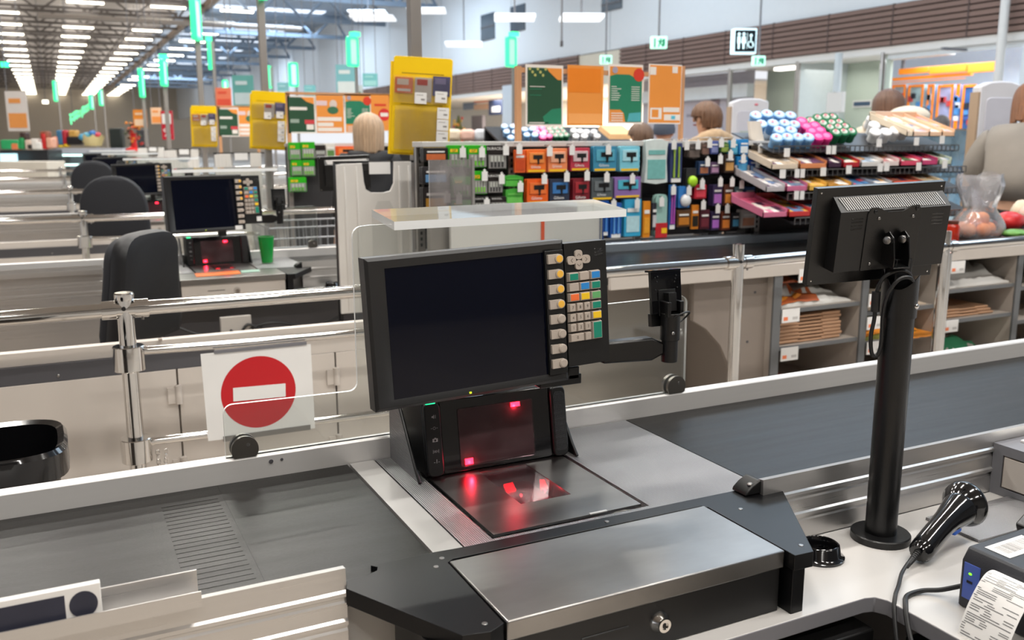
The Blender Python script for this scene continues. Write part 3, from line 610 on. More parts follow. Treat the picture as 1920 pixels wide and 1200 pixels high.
def make_gate(label):
    t = thing('swing_gate', label, 'gate', (0.158, GY, 0.55), 'chrome swing gates')
    for z in (0.888, 0.613):
        b = MB(); b.lathe([(0.041, -0.036), (0.043, -0.034), (0.043, 0.034), (0.041, 0.036)], (0.158, GY, z), (0, 0, 1), CHROME, 32); b.cyl((0.158, GY, z + 0.018), (0.205, GY, z + 0.018), 0.013, CHROME, 16); b.build('collar', t, smooth=30)
    b = MB(); b.tube([(0.185, GY, 0.906), (0.5, GY, 0.899), (1.15, GY, 0.893), (1.20, GY, 0.87), (1.21, GY, 0.82), (1.21, GY, 0.70), (1.20, GY, 0.65), (1.15, GY, 0.622), (0.5, GY, 0.627), (0.185, GY, 0.632)], 0.0125, CHROME, 14, smooth=5); b.build('bar', t, smooth=60)
    return t
guard0 = make_guard('chrome guard rail between the nearest belt and the second checkout')
b = MB()
gate0 = make_gate('chrome swing gate carrying the no entry sign, nearest gate')
t = thing('no_entry_sign', 'white no entry sheet with red disc and white bar clipped to chrome gate', 'sign', (0.51, GY - 0.02, 0.62))
b = MB(); b.prism([(0.351, GY - 0.020, 0.883), (0.678, GY - 0.020, 0.880), (0.680, GY - 0.020, 0.608), (0.356, GY - 0.020, 0.614)], (0, 0.0015, 0), PAPER); b.build('sheet', t)
b = MB(); b.lathe([(0.0001, 0), (0.112, 0)], (0.513, GY - 0.0205, 0.747), (0, -1, 0), RED, 64, False); b.build('red_disc', t, label='red disc')
b = MB(); b.cbox((0.515, GY - 0.0215, 0.746), (0.157, 0.0006, 0.042), PAPER, ry=0.03); b.build('white_bar', t)
b = MB(); b.box(0.39, 0.665, GY - 0.023, GY - 0.014, 0.880, 0.889, GREYM); b.build('clip', t); b = MB(); b.box(0.40, 0.665, GY - 0.023, GY - 0.014, 0.606, 0.622, STEEL); b.build('clip', t)
b = MB()
def chain(p0, p1, n):
    for i in range(n):
        p = V(p0).lerp(V(p1), (i + 0.5) / n); a = (i % 2) * 1.57 + 0.4
        u = V((math.cos(a), math.sin(a), 0)); L_ = 0.011
        b.tube([p + u * 0.004 + V((0, 0, L_ * .7)), p + u * 0.006, p + u * 0.004 - V((0, 0, L_ * .7)), p - u * 0.004 - V((0, 0, L_ * .7)), p - u * 0.006, p - u * 0.004 + V((0, 0, L_ * .7)), p + u * 0.004 + V((0, 0, L_ * .7))], 0.0016, CHROME, 5)
chain((0.213, GY - 0.01, 0.605), (0.217, GY - 0.01, 0.40), 14); chain((0.237, GY - 0.01, 0.605), (0.222, GY - 0.01, 0.40), 14)
b.build('chain', None, label='thin looped chain hanging from the nearest swing gate collar', cat='chain')

def make_booth(label):
    t = thing('cashier_booth', label, 'cashier booth', (0.0, 3.05, 0), 'cashier booth panels')
    seam = [-2.2, -0.55, 0.309, 0.826, 1.215]
    b = MB(); b.box(-2.2, 1.215, 3.055, 3.075, 0.0, 0.86, BEIGED); b.box(-2.2, 1.215, 3.05, 3.09, 0.838, 0.878, BEIGE); b.build('frame', t)
    for x0, x1 in zip(seam, seam[1:]):
        b = MB(); b.box(x0 + 0.003, x1 - 0.003, 3.035, 3.055, 0.08, 0.782, BEIGE); b.build('door_panel', t, bevel=0.001)
    b = MB()
    b.box(-2.2, 0.43, 3.038, 3.055, 0.783, 0.837, GREYD); b.box(0.43, 1.215, 3.04, 3.055, 0.783, 0.837, BEIGE); b.build('dark_band', t, label='dark grey band along the top')
    for x in (0.309, 0.826):
        for z in (0.70, 0.46):
            b = MB(); b.box(x - 0.033, x - 0.006, 3.027, 3.036, z - 0.028, z + 0.024, BEIGE); b.cyl((x, 3.028, z - 0.03), (x, 3.028, z + 0.03), 0.011, BEIGE, 12); b.build('hinge', t)
    b = MB(); b.ell((-0.03, 3.037, 0.80), (.005, .003, .005), STEEL, 10, 6); b.box(0.262, 0.272, 3.03, 3.05, 0.878, 0.886, BEIGED); b.build('screw', t)
    return t
booth0 = make_booth('beige cashier booth panel with hinged doors right behind the no entry gate')

FAB = mat('black chair shell', '0f1014', 0.5, var=0.08, bump=0.15, bscale=300)
FABG = mat('charcoal chair fabric', '212329', 0.75, var=0.1, bump=0.3, bscale=400)
def make_chair(label, x, y, rz, arch, m1, top=1.18):
    t = thing('cashier_chair', label, 'chair', (x, y, 0), 'cashier chairs')
    M = Matrix.Translation(V((x, y, 0))) @ Matrix.Rotation(rz, 4, 'Z')
    def back(w_, h_, r_, y0, y1, m, name, z0):
        b = MB(M); n = 14; prof = []
        # outline in (x, z), slightly wider below, bulging to the rear
        pts = []
        for k in range(n + 1): q = math.pi * k / n; pts.append((-math.cos(q), math.sin(q)))
        W0, W1 = w_ / 2, w_ / 2 * (0.86 if not arch else 0.98)
        out = [(W0 * 0.93, 0), (W0, 0.05)] + [(W1 * (abs(math.cos(q)) ** (0.55 if not arch else 0.9)) * (1 if math.cos(q) > 0 else -1), h_ - r_ + r_ * math.sin(q) ** (0.6 if not arch else 1)) for q in [math.pi * k / n for k in range(n + 1)]] + [(-W0, 0.05), (-W0 * 0.93, 0)]
        N_ = len(out); vs = []; fs = []
        layers = ((1.0, 0.0), (1.02, 0.2), (1.02, 0.55), (0.98, 0.85), (0.86, 1.0))
        for s_, q in layers:
            for ox, oz in out:
                cz = h_ / 2; lx, lz = ox * s_, cz + (oz - cz) * s_
                vs.append((lx, y0 + (y1 - y0) * q - 0.35 * lx * lx - 0.10 * (lz - 0.1), z0 + lz))
        for j in range(len(layers) - 1):
            for i in range(N_): k = (i + 1) % N_; fs.append((j * N_ + i, j * N_ + k, (j + 1) * N_ + k, (j + 1) * N_ + i))
        fs += [tuple(range(N_)), tuple((len(layers) - 1) * N_ + i for i in range(N_))]
        b.add(vs, fs, m); return b.build(name, t, smooth=50)
    z0 = 0.76 if not arch else 0.80; h_ = top - z0
    back(0.45 if not arch else 0.46, h_, 0.13 if not arch else 0.22, -0.17, -0.235, m1, 'backrest', z0)
    back(0.42, h_ * 0.94, 0.12 if not arch else 0.2, -0.17, -0.13, FABG, 'backrest_cushion', z0 + 0.01)
    b = MB(M); b.box(-0.03, 0.03, -0.215, -0.19, 0.50, 0.86, BLACKM); b.box(-0.03, 0.03, -0.215, 0.0, 0.49, 0.51, BLACKM); b.build('back_bar', t)
    b = MB(M); b.prism([(x_, y_, 0.52) for x_, y_ in rrect(-0.23, 0.23, -0.2, 0.25, 0.09)], (0, 0, 0.07), FABG); b.build('seat', t, bevel=0.02, seg=3)
    b = MB(M); b.cyl((0, 0, 0.09), (0, 0, 0.52), 0.025, BLACKM, 16); b.build('gas_column', t)
    for k in range(5):
        q = 2 * math.pi * k / 5 + 0.3; c_, s_ = math.cos(q), math.sin(q)
        b = MB(M); b.tube([(0.03 * c_, 0.03 * s_, 0.11), (0.27 * c_, 0.27 * s_, 0.075)], [0.022, 0.015], BLACK, 8); leg = b.build('leg', t)
        b = MB(M); b.cyl((0.27 * c_ - 0.02 * s_, 0.27 * s_ + 0.02 * c_, 0.028), (0.27 * c_ + 0.02 * s_, 0.27 * s_ - 0.02 * c_, 0.028), 0.0275, BLACK, 14); b.cyl((0.27 * c_, 0.27 * s_, 0.05), (0.27 * c_, 0.27 * s_, 0.08), 0.008, BLACK, 8); b.build('caster', leg)
    return t
make_chair('black cashier chair behind the chrome post, backrest turned sideways', 0.10, 3.74, R(56), False, FAB, 1.172)
make_chair('dark grey round-topped cashier chair at the third checkout', 0.46, 7.36, R(-18), True, FABG, 1.252)
make_chair('dark round-topped cashier chair half hidden behind the other round-topped one', 0.48, 10.85, R(-18), True, FABG, 1.29)
b = MB(); o = V((-0.10, 2.12, 0))                                    # waste bin in the aisle
t = thing('waste_bin', 'black waste bin with wide rim standing in the aisle at the left edge', 'bin', o)
n = 36
def ring(z, a, c_): return [(o.x - 0.10 + a * abs(math.cos(2 * math.pi * i / n)) ** .5 * (1 if math.cos(2 * math.pi * i / n) > 0 else -1), o.y + 0.08 + c_ * abs(math.sin(2 * math.pi * i / n)) ** .5 * (1 if math.sin(2 * math.pi * i / n) > 0 else -1), z) for i in range(n)]
L_ = [ring(0.0, .13, .11), ring(0.80, .165, .135), ring(0.80, .185, .155), ring(0.852, .185, .155), ring(0.862, .178, .148), ring(0.855, .165, .135), ring(0.10, .12, .10)]
vs = sum(L_[:3], []); fs = [(j * n + i, j * n + (i + 1) % n, (j + 1) * n + (i + 1) % n, (j + 1) * n + i) for j in range(2) for i in range(n)] + [tuple(range(n))]
b.add(vs, fs, mat('bin plastic', '2a2624', 0.35)); b.build('bin_body', t)
b = MB(); vs = sum(L_[2:], []); fs = [(j * n + i, j * n + (i + 1) % n, (j + 1) * n + (i + 1) % n, (j + 1) * n + i) for j in range(4) for i in range(n)] + [tuple(4 * n + i for i in range(n))]
b.add(vs, fs, BLACKG); b.build('rim', t)

# ================================================================ the further lanes: copies of the nearest one
drawer1 = make_drawer(BEIGE, 'x')
for o in [drawer1] + kids(drawer1): pass
drawer1.location.y += PITCH_Y; drawer1['label'] = 'beige cash drawer with steel lid under the orange mat, second checkout'
M1 = mon_matrix((0.652, 4.585, 1.205), 0.26, 0.092, 0.0)
monitor1 = make_monitor(M1, 'till monitor of the second checkout catching a bright white reflection', True)
b = MB(); b.box(0.72, 0.88, 5.07, 5.15, 0.8515, 0.856, BLACKM); b.box(0.78, 0.82, 5.08, 5.12, 0.856, 1.20, BLACKM); b.box(0.74, 0.82, 4.64, 5.12, 1.15, 1.19, BLACKM); b.build('stand', monitor1, bevel=0.002)
NL = 5
for k in range(1, NL):
    d = (0, PITCH_Y * k, 0); n_ = ORD[k]
    copy_tree(counter0, d, '%s checkout counter in the row, pale body and dark belts' % n_)
    if k > 1: copy_tree(drawer1, (0, PITCH_Y * (k - 1), 0), 'beige cash drawer with steel lid at the %s checkout' % n_)
    copy_tree(scanner0, d, 'upright scanner with red lights at the %s checkout' % n_)
    if k > 1: copy_tree(monitor0, d, 'till monitor with keypad at the %s checkout' % n_)
    copy_tree(acrylic0, d, 'clear acrylic screen with shelf at the %s checkout' % n_)
    if k < 4: copy_tree(terminal0, d, 'black card reader bracket beside the %s till monitor' % n_)
    if k < 5: copy_tree(guard0, d, 'chrome guard rail behind the %s checkout counter' % n_)
    if k < 4: copy_tree(gate0, d, 'chrome swing gate without a sign behind the %s checkout' % n_)
    if k < 5: copy_tree(booth0, d, 'beige cashier booth panel with hinged doors behind the %s checkout' % n_)
t = thing('plastic_cup', 'translucent green tumbler standing on the second checkout counter', 'cup', (1.015, 5.03, 0.8508))
b = MB(); b.lathe([(0.029, 0), (0.043, 0.14), (0.0415, 0.14), (0.028, 0.004)], t.location, (0, 0, 1), mat('green tumbler', '18a040', 0.2, var=0.15), 28, False); b.lathe([(0.0001, 0), (0.029, 0)], t.location, (0, 0, 1), mat('green tumbler'), 28, False); b.build('cup_wall', t)
b = MB(); b.lathe([(0.0425, 0.1385), (0.0435, 0.141), (0.0415, 0.1412)], t.location, (0, 0, 1), mat('pale green rim', 'a8d8b0', 0.2), 28, False); b.build('rim', t)
b = MB(); b.prism([(0.588, 4.66, 0.8622), (0.80, 4.675, 0.8622), (0.79, 4.56, 0.8622), (0.581, 4.545, 0.8622)], (0, 0, 0.003), mat('orange mat', 'e87830', 0.5)); b.build('counter_mat', None, label='orange mat on the steel drawer lid of the second checkout', cat='mat')
b = MB(); b.prism([(0.81, 4.675, 0.8622), (0.90, 4.68, 0.8622), (0.89, 4.60, 0.8622), (0.80, 4.59, 0.8622)], (0, 0, 0.002), mat('green white leaflet', '9cc0ae', 0.5, var=0.4, scale=40)); b.build('leaflet', None, label='pale leaflet beside the orange mat on the second checkout', cat='leaflet')
desk1 = thing('cashier_desk', 'pale cashier desk of the second checkout behind the booth panel', 'desk', (0.9, 4.5, 0))
b = MB(); b.box(0.40, 1.50, 4.45, 4.665, DZ - 0.028, DZ, deskm); b.build('desk_top', desk1, bevel=0.002)
b = MB(); b.box(0.42, 1.48, 4.60, 4.66, 0.1, DZ - 0.028, GREYD); b.build('desk_support', desk1)
b = MB()
for pts in ([(0.45, 4.43, 0.66), (0.6, 4.40, 0.60), (0.75, 4.42, 0.61), (0.9, 4.40, 0.64), (1.1, 4.42, 0.60), (1.3, 4.43, 0.66)], [(0.7, 4.41, 0.62), (0.78, 4.40, 0.55), (0.83, 4.40, 0.60), (0.78, 4.40, 0.64), (0.74, 4.40, 0.57), (0.80, 4.40, 0.53), (0.86, 4.40, 0.58), (0.84, 4.40, 0.63)]): b.tube(pts, 0.007, RUBBER, 6, smooth=5)
b.box(0.66, 0.80, 4.41, 4.44, 0.60, 0.68, mat('pale power strip', 'b9b4ae', 0.5)); b.build('power_cables', None, label='tangle of black power cables under the second checkout desk', cat='cables')
disp1 = copy_tree([o for o in bpy.data.objects if o.name == 'customer_display'][0], (0.03, PITCH_Y, 0), 'black customer display of the second checkout, left of the white carrier bag')
ringh = [o for o in bpy.data.objects if o.name == 'ring_holder'][0]
copy_tree(ringh, (0.06, PITCH_Y, 0), 'round black ring holder at the second checkout, left of the carrier bag')

# carrier bags on their stands, poles with yellow card holders and lane lights
BAGM = mat('white carrier bag film', 'd9d6d1', 0.45, var=0.05, scale=5, bump=0.3, bscale=9)
def make_bagstand(label_s, label_b):
    t = thing('bag_stand', label_s, 'bag stand', (1.36, 4.22, 0), 'bag stands')
    b = MB(); b.box(1.178, 1.19, 4.19, 4.24, 0, 1.40, BLACK); b.build('upright', t, bevel=0.003)
    b = MB(); b.box(1.165, 1.56, 4.17, 4.19, 1.395, 1.405, BLACK); b.build('crossbar', t); b = MB(); b.box(1.0, 1.56, 4.05, 4.38, 0, 0.02, BLACK); b.build('foot', t)
    t2 = thing('carrier_bag', label_b, 'carrier bag', (1.36, 4.16, 0.7), 'white carrier bags')
    P_ = [(1.168, 0.70), (1.525, 0.70), (1.53, 1.40), (1.447, 1.40), (1.443, 1.30), (1.425, 1.265), (1.39, 1.258), (1.33, 1.26), (1.305, 1.275), (1.297, 1.31), (1.29, 1.395), (1.170, 1.39)]
    n = 1
    b = MB(); b.prism([(x, 4.150, z) for x, z in P_], (0, 0.016, 0), BAGM)
    for x in (1.205, 1.515, 1.262, 1.468): b.tube([(x, 4.149, 0.71), (x + 0.004, 4.146, 1.0), (x, 4.149, 1.38)], [0.003, 0.008, 0.003], BAGM, 8)
    b.build('film', t2, bevel=0.004)
    b = MB(); b.box(1.322, 1.423, 4.140, 4.145, 1.345, 1.40, PAPER); b.build('header_card', t2)
    b = MB(); b.prism([(1.33, 4.1485, 0.72), (1.46, 4.1485, 0.72), (1.45, 4.1485, 1.15), (1.42, 4.1485, 1.22), (1.36, 4.1485, 1.22), (1.33, 4.1485, 1.15)], (0, 0.001, 0), mat('pale print on bag', 'c9c7c2', 0.5)); b.build('print', t2)
    return t, t2
bs, bb = make_bagstand('black bag stand holding white carrier bags left of the metal pole', 'white carrier bag with cut-out handle hanging behind the nearest till monitor')
for k in range(1, 4):
    copy_tree(bs, (0, PITCH_Y * k, 0), 'black bag stand beside the %s checkout counter from the front' % ORD[k + 1])
    copy_tree(bb, (0, PITCH_Y * k, 0), 'white carrier bag with cut-out handle behind the %s till monitor' % ORD[k])
YEL = mat('yellow card holder', 'ffd000', 0.4, var=0.06, scale=5)
POLE = mat('satin pole steel', 'aaa5a1', 0.35, 0.8, var=0.05)
def make_pole(k, label, top=3.1):
    y = 4.30 + PITCH_Y * k
    t = thing('lane_pole', label, 'pole', (1.62, y, 0), 'lane poles')
    b = MB(); b.box(1.592, 1.648, y - 0.02, y + 0.036, 0, top, POLE); b.build('pole', t, bevel=0.004)
    b = MB(); b.box(1.55, 1.69, y - 0.07, y + 0.08, 0, 0.015, POLE); b.build('foot', t)
    return t
def make_holder(k, label, cards=((0, '#')), lean=0.06):
    y = 4.30 + PITCH_Y * k
    t = thing('card_holder', label, 'card holder', (1.62, y - 0.04, 1.43), 'yellow gift card holders')
    M = Matrix.Translation(V((1.625, y - 0.055, 1.66))) @ Matrix.Rotation(-0.42, 4, 'Z') @ Matrix.Rotation(lean, 4, 'Y')
    b = MB(M); b.prism([(x, 0, z) for x, z in rrect(-0.14, 0.14, -0.225, 0.225, 0.014)], (0, 0.006, 0), YEL); b.box(-0.155, 0.13, 0.012, 0.018, -0.235, 0.20, YEL); b.build('board', t, bevel=0.001)
    b = MB(M); b.box(-0.10, 0.10, -0.0008, 0.0, 0.147, 0.150, mat('faint brown print', '8a6a10', 0.6)); b.box(-0.10, 0.10, -0.0008, 0.0, 0.003, 0.006, mat('faint brown print')); b.build('print', t)
    b = MB(M); b.box(-0.135, 0.135, -0.014, -0.012, 0.01, 0.135, glass('clear pocket', 'ffffff', 0.035)); b.box(-0.125, 0.125, -0.014, -0.012, -0.21, -0.005, glass('clear pocket')); b.build('pocket', t)
    PK = [('e8783c', -0.13, -0.045, 0.055, 0.128, 'e6d6c6'), ('d8d0c8', -0.035, 0.045, 0.02, 0.13, 'c8402c'), ('3d3a78', 0.05, 0.132, 0.05, 0.14, '8a80b0')]
    if k == 1: PK = PK[1:]
    for i, (c, x0, x1, z0, z1, c2) in enumerate(PK):
        b = MB(M); b.box(x0, x1, -0.008 - .001 * i, -0.003, z0, z1, tone(c)); b.box(x0 + 0.01, x1 - 0.02, -0.0095 - .001 * i, -0.008, z1 - 0.035, z1 - 0.008, tone(c2)); b.box(x0 + 0.012, x1 - 0.01, -0.0095 - .001 * i, -0.008, z0 + 0.008, z0 + 0.02, tone('e6e2dc')); b.build('gift_card', t)
    for x, z in ((-0.005, 0.035), (0.092, 0.045), (0.105, -0.03), (0.105, -0.085), (0.105, -0.14)):
        b = MB(M); b.box(x - 0.028, x + 0.028, -0.018, -0.016, z - 0.026, z + 0.026, PAPER); b.box(x - 0.02, x + 0.012, -0.0186, -0.018, z + 0.012, z + 0.016, tone('b8b4b0')); b.box(x + 0.002, x + 0.02, -0.0186, -0.018, z - 0.010, z - 0.002, tone('8a8684')); b.build('price_tag', t)
    return t
GL = mat('green light rim', '40d090', 0.3, emit='30e898', es=1.1); GLI = mat('pale green lit panel', 'c0ffe0', 0.3, emit='a8ffd8', es=0.95)
def lane_light(c, w_, h_, rz, label, on=True, top=True):
    t = thing('lane_light', label, 'lane light', c, 'green lane number lights')
    M = Matrix.Translation(V(c)) @ Matrix.Rotation(rz, 4, 'Z')
    b = MB(M)
    o = rrect(-w_ / 2, w_ / 2, -h_ / 2, h_ / 2, 0.03); i = rrect(-w_ / 2 + .035, w_ / 2 - .035, -h_ / 2 + .035, h_ / 2 - .035, 0.02); n = len(o)
    vs = [(x, -0.03, z) for x, z in o] + [(x, 0.03, z) for x, z in o] + [(x, -0.03, z) for x, z in i] + [(x, 0.03, z) for x, z in i]
    fs = []
    for a in range(n):
        j = (a + 1) % n; fs += [(a, j, n + j, n + a), (a, 2 * n + a, 2 * n + j, j), (n + a, n + j, 3 * n + j, 3 * n + a), (2 * n + a, 3 * n + a, 3 * n + j, 2 * n + j)]
    b.add(vs, fs, GL); b.build('lit_frame', t)
    b = MB(M); b.prism([(x, -0.02, z) for x, z in i], (0, 0.04, 0), GLI if on else mat('dim green panel', 'b8ecd0', 0.3, emit='a0f0cc', es=0.35)); b.build('panel', t)
    if top: b = MB(M); b.box(0.0, 0.12, -0.05, 0.05, h_ / 2 + 0.01, h_ / 2 + 0.07, glow('green beacon', '40ffa0', 2.5)); b.build('beacon', t)
    return t
for k in range(0, 5):
    nm = ['nearest', 'second', 'third', 'fourth', 'fifth'][k]
    make_pole(k, 'satin steel lane pole, %s of the row of poles' % nm, (3.2, 3.2, 3.2, 2.7, 2.8)[k])
make_holder(0, 'largest yellow gift card holder, on the metal pole above the carrier bag')
make_holder(1, 'middle yellow gift card holder on the second lane pole')
make_holder(2, 'smallest yellow gift card holder on the third lane pole', lean=0.02)
for k in (1, 2, 3, 4):
    lane_light((1.60, 4.30 + PITCH_Y * k - 0.12, (2.82, 2.82, 2.46, 2.50)[k - 1]), (.3, .3, .22, .18)[k - 1], (.46, .46, .38, .5)[k - 1], R(70), 'green lit lane number box on top of the %s lane pole' % ORD[k], top=k in (2, 3))

tray0 = [o for o in bpy.data.objects if o.name == 'divider_tray'][0]
for k in (1, 2): copy_tree(tray0, (0.05, PITCH_Y * k, 0), 'aluminium tray clipped on the belt rail of the %s checkout' % ORD[k])
# wire trolley waiting beyond the green cup
t = thing('shopping_cart', 'grey wire shopping cart behind the green tumbler and card reader bracket', 'shopping cart', (1.55, 6.0, 0)); cart = t; WIRE = mat('cart wire', '9a9ca0', 0.3, .8)
b = MB()
for z, gx, gy in ((0.98, .40, .27), (0.86, .39, .262), (0.74, .38, .255), (0.62, .37, .25)): b.tube([(1.55 - gx, 6 - gy, z), (1.55 + gx, 6 - gy, z), (1.55 + gx, 6 + gy, z), (1.55 - gx, 6 + gy, z), (1.55 - gx, 6 - gy, z)], .006, WIRE, 6)
for i in range(17):
    f_ = -1 + i / 8
    for sy in (-1, 1): b.tube([(1.55 + .40 * f_, 6 + .27 * sy, .98), (1.55 + .37 * f_, 6 + .25 * sy, .62)], .003, WIRE, 5)
for i in range(11):
    f_ = -1 + i / 5
    for sx in (-1, 1): b.tube([(1.55 + .40 * sx, 6 + .27 * f_, .98), (1.55 + .37 * sx, 6 + .25 * f_, .62)], .003, WIRE, 5)
    b.tube([(1.18, 6 + .25 * f_, .62), (1.92, 6 + .25 * f_, .62)], .003, WIRE, 5)
b.build('basket', t)
b = MB(); b.tube([(1.95, 5.76, .98), (2.05, 5.76, 1.04), (2.05, 6.24, 1.04), (1.95, 6.24, .98)], .012, tone('c83028'), 10); b.build('handle', t, label='red handle')
b = MB(); b.tube([(1.9, 5.78, .62), (1.9, 5.80, .16), (1.2, 5.84, .14)], .012, WIRE, 8); b.tube([(1.9, 6.22, .62), (1.9, 6.20, .16), (1.2, 6.16, .14)], .012, WIRE, 8); b.tube([(1.2, 5.84, .14), (1.2, 6.16, .14)], .012, WIRE, 8); b.tube([(1.22, 5.84, .14), (1.3, 5.80, .62)], .010, WIRE, 8); b.tube([(1.22, 6.16, .14), (1.3, 6.2, .62)], .010, WIRE, 8); b.build('chassis', t)
for x, y in ((1.88, 5.80), (1.88, 6.20), (1.22, 5.84), (1.22, 6.16)): b = MB(); b.cyl((x, y - .015, .055), (x, y + .015, .055), .055, BLACK, 18); b.cyl((x, y, .055), (x, y, .15), .008, WIRE, 6); b.build('wheel', t)
b = MB(); b.ell((1.35, 5.95, .70), (.12, .14, .07), tone('b8c878'), 14, 8); b.build('green_packet', None, label='pale green packet lying in the wire shopping cart', cat='packet').location.y -= 0.15
cart.location.y -= 0.15
# ================================================================ packing counter with cubby shelves, across the aisle
cub = thing('bag_counter', 'grey packing counter with open cubby shelves and a dark belt top behind the guard rail', 'counter', (3.9, 3.4, 0))
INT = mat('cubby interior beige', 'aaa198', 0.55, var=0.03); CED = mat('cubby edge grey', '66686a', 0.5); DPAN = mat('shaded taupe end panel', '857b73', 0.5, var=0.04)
b = MB(); b.box(1.95, 6.4, 3.05, 3.07, 0.912, 0.965, BEIGE); b.build('fascia', cub, bevel=0.002)
b = MB(); b.box(1.95, 6.4, 3.07, 3.78, 0.93, 0.962, BELT); b.build('belt_top', cub)
b = MB(); b.box(1.95, 6.4, 3.78, 3.90, 0.90, 1.005, mat('blue grey rim', '9aa3ac', 0.25, 0.6)); b.build('rim', cub, bevel=0.006)
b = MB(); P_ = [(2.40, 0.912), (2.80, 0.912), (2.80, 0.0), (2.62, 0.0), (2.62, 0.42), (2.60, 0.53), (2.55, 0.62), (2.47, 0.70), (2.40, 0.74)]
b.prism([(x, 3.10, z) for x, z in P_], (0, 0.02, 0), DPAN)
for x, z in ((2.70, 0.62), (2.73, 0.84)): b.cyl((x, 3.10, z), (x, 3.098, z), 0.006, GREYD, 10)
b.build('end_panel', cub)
b = MB(); b.box(1.95, 6.4, 3.66, 3.68, 0.0, 0.93, INT); b.build('back_panel', cub)
for x0, x1 in ((2.80, 2.845), (3.335, 3.375), (3.845, 3.885), (4.43, 4.47), (5.0, 5.04), (6.36, 6.4)):
    b = MB(); b.box(x0, x1, 3.065, 3.66, 0, 0.912, INT); b.box(x0, x1, 3.055, 3.066, 0, 0.912, CED); b.build('divider', cub)
b = MB(); b.box(5.04, 6.36, 3.06, 3.07, 0.0, 0.912, BEIGE); b.build('end_door', cub)
SH = [(2.845, 3.335, (0.755, 0.585, 0.36)), (3.375, 3.845, (0.70, 0.555, 0.36)), (3.885, 4.43, (0.765, 0.61, 0.36)), (4.47, 5.0, (0.74, 0.56, 0.36))]
for x0, x1, zs in SH:
    for z in zs: b = MB(); b.box(x0, x1, 3.075, 3.66, z - 0.018, z, INT); b.box(x0, x1, 3.068, 3.076, z - 0.018, z, CED); b.build('shelf', cub)
for x, z in ((2.895, 0.73), (2.90, 0.555), (3.42, 0.76), (3.42, 0.65), (3.43, 0.53), (3.96, 0.88), (3.95, 0.585), (2.98, 0.905)):
    b = MB(); b.box(x - 0.05, x + 0.05, 3.045, 3.05, z - 0.03, z + 0.03, PAPER); b.box(x - 0.042, x - 0.018, 3.0442, 3.045, z - 0.02, z - 0.004, tone('f08050')); b.box(x + 0.01, x + 0.04, 3.0442, 3.045, z - 0.018, z - 0.006, tone('c0bebc')); b.build('shelf_tag', cub)
# things in the cubbies
KRAFT = mat('brown kraft paper', 'b08a6c', 0.75, var=0.06, scale=30)
def kraft(x0, x1, y0, y1, z, h, label, group, fan=0.0):
    b = MB(); m = (x0 + x1) / 2
    b.box(x0, x1, y0, y1, z, z + h, KRAFT); b.box(x0, x0 + (x1 - x0) * .32, y0 - .004, y1, z + h * .4, z + h * 1.5, KRAFT); b.box(x1 - (x1 - x0) * .3, x1, y0 - .003, y1, z - h * 0.0 + h * .3, z + h * 1.45, KRAFT)
    b.build('paper_bag', None, bevel=0.003, label=label, cat='paper bag', group=group)
for i in range(8):
    dx = random.uniform(-.012, .012)
    kraft(2.875 + dx, 3.255 + dx, 3.10, 3.45, 0.587 + i * 0.0165, 0.0105, ['lowest', 'second lowest', 'third lowest', 'fourth lowest', 'fifth lowest', 'sixth lowest', 'second highest', 'topmost'][i] + ' folded brown paper bag of the stack in the first cubby', 'stacked brown paper bags')
for i in range(3): kraft(3.96 + .01 * i, 4.33 - .01 * i, 3.10 + .01 * i, 3.5, 0.612 + i * 0.0135, 0.009, ['lowest', 'middle', 'topmost'][i] + ' flat brown paper bag in the thin stack in the right-hand cubby', 'flat brown paper bags')
def crumple(x0, x1, y0, y1, z, h, m, label, cat='carrier bag', seed=1, accents=(), name='plastic_bag', taper=0.4):
    rnd = random.Random(seed); nx, ny = 16, 10; top = []; b = MB()
    for j in range(ny + 1):
        for i in range(nx + 1):
            u, v = i / nx, j / ny; e = min(1, 4 * min(u, 1 - u) + .25) * min(1, 3 * v + .2)
            top.append((x0 + (x1 - x0) * u + rnd.uniform(-.006, .006), y0 + (y1 - y0) * v + rnd.uniform(-.006, .006), z + 0.004 + h * e * (0.55 + 0.45 * rnd.random()) * (1 - taper * u)))
    bot = [(p[0], p[1], z) for p in top]; n = len(top); fs = []
    for j in range(ny):
        for i in range(nx):
            a = j * (nx + 1) + i; fs.append((a, a + 1, a + nx + 2, a + nx + 1)); fs.append((n + a, n + a + nx + 1, n + a + nx + 2, n + a + 1))
    for i in range(nx): fs += [(i, n + i, n + i + 1, i + 1)]
    for j in range(ny): a = j * (nx + 1); fs.append((a, a + nx + 1, n + a + nx + 1, n + a)); a += nx; fs.append((a, n + a, n + a + nx + 1, a + nx + 1))
    b.add(top + bot, fs, m)
    for (u0, u1, v0, v1, mm) in accents:
        vs = []; f2 = []; k = 0
        for j in range(4):
            for i in range(7):
                u = u0 + (u1 - u0) * i / 6; v = v0 + (v1 - v0) * j / 3; q = top[round(v * ny) * (nx + 1) + round(u * nx)]
                vs.append((x0 + (x1 - x0) * u, y0 + (y1 - y0) * v - .003, q[2] + 0.004))
        for j in range(3):
            for i in range(6): a = j * 7 + i; f2.append((a, a + 1, a + 8, a + 7))
        b.add(vs, f2, mm)
    o = b.build(name, None, smooth=60, label=label, cat=cat)
    return o
ORB = mat('orange brown bag print', 'b0582c', 0.5); OR2 = mat('orange bag print', 'e8902c', 0.5)
crumple(2.86, 3.30, 3.09, 3.5, 0.757, 0.12, BAGM, 'white plastic bag with brown and orange print on the top left cubby shelf', seed=2, accents=[(0.0, 0.55, 0.0, 0.2, ORB), (0.0, 0.35, 0.0, 0.1, OR2)])
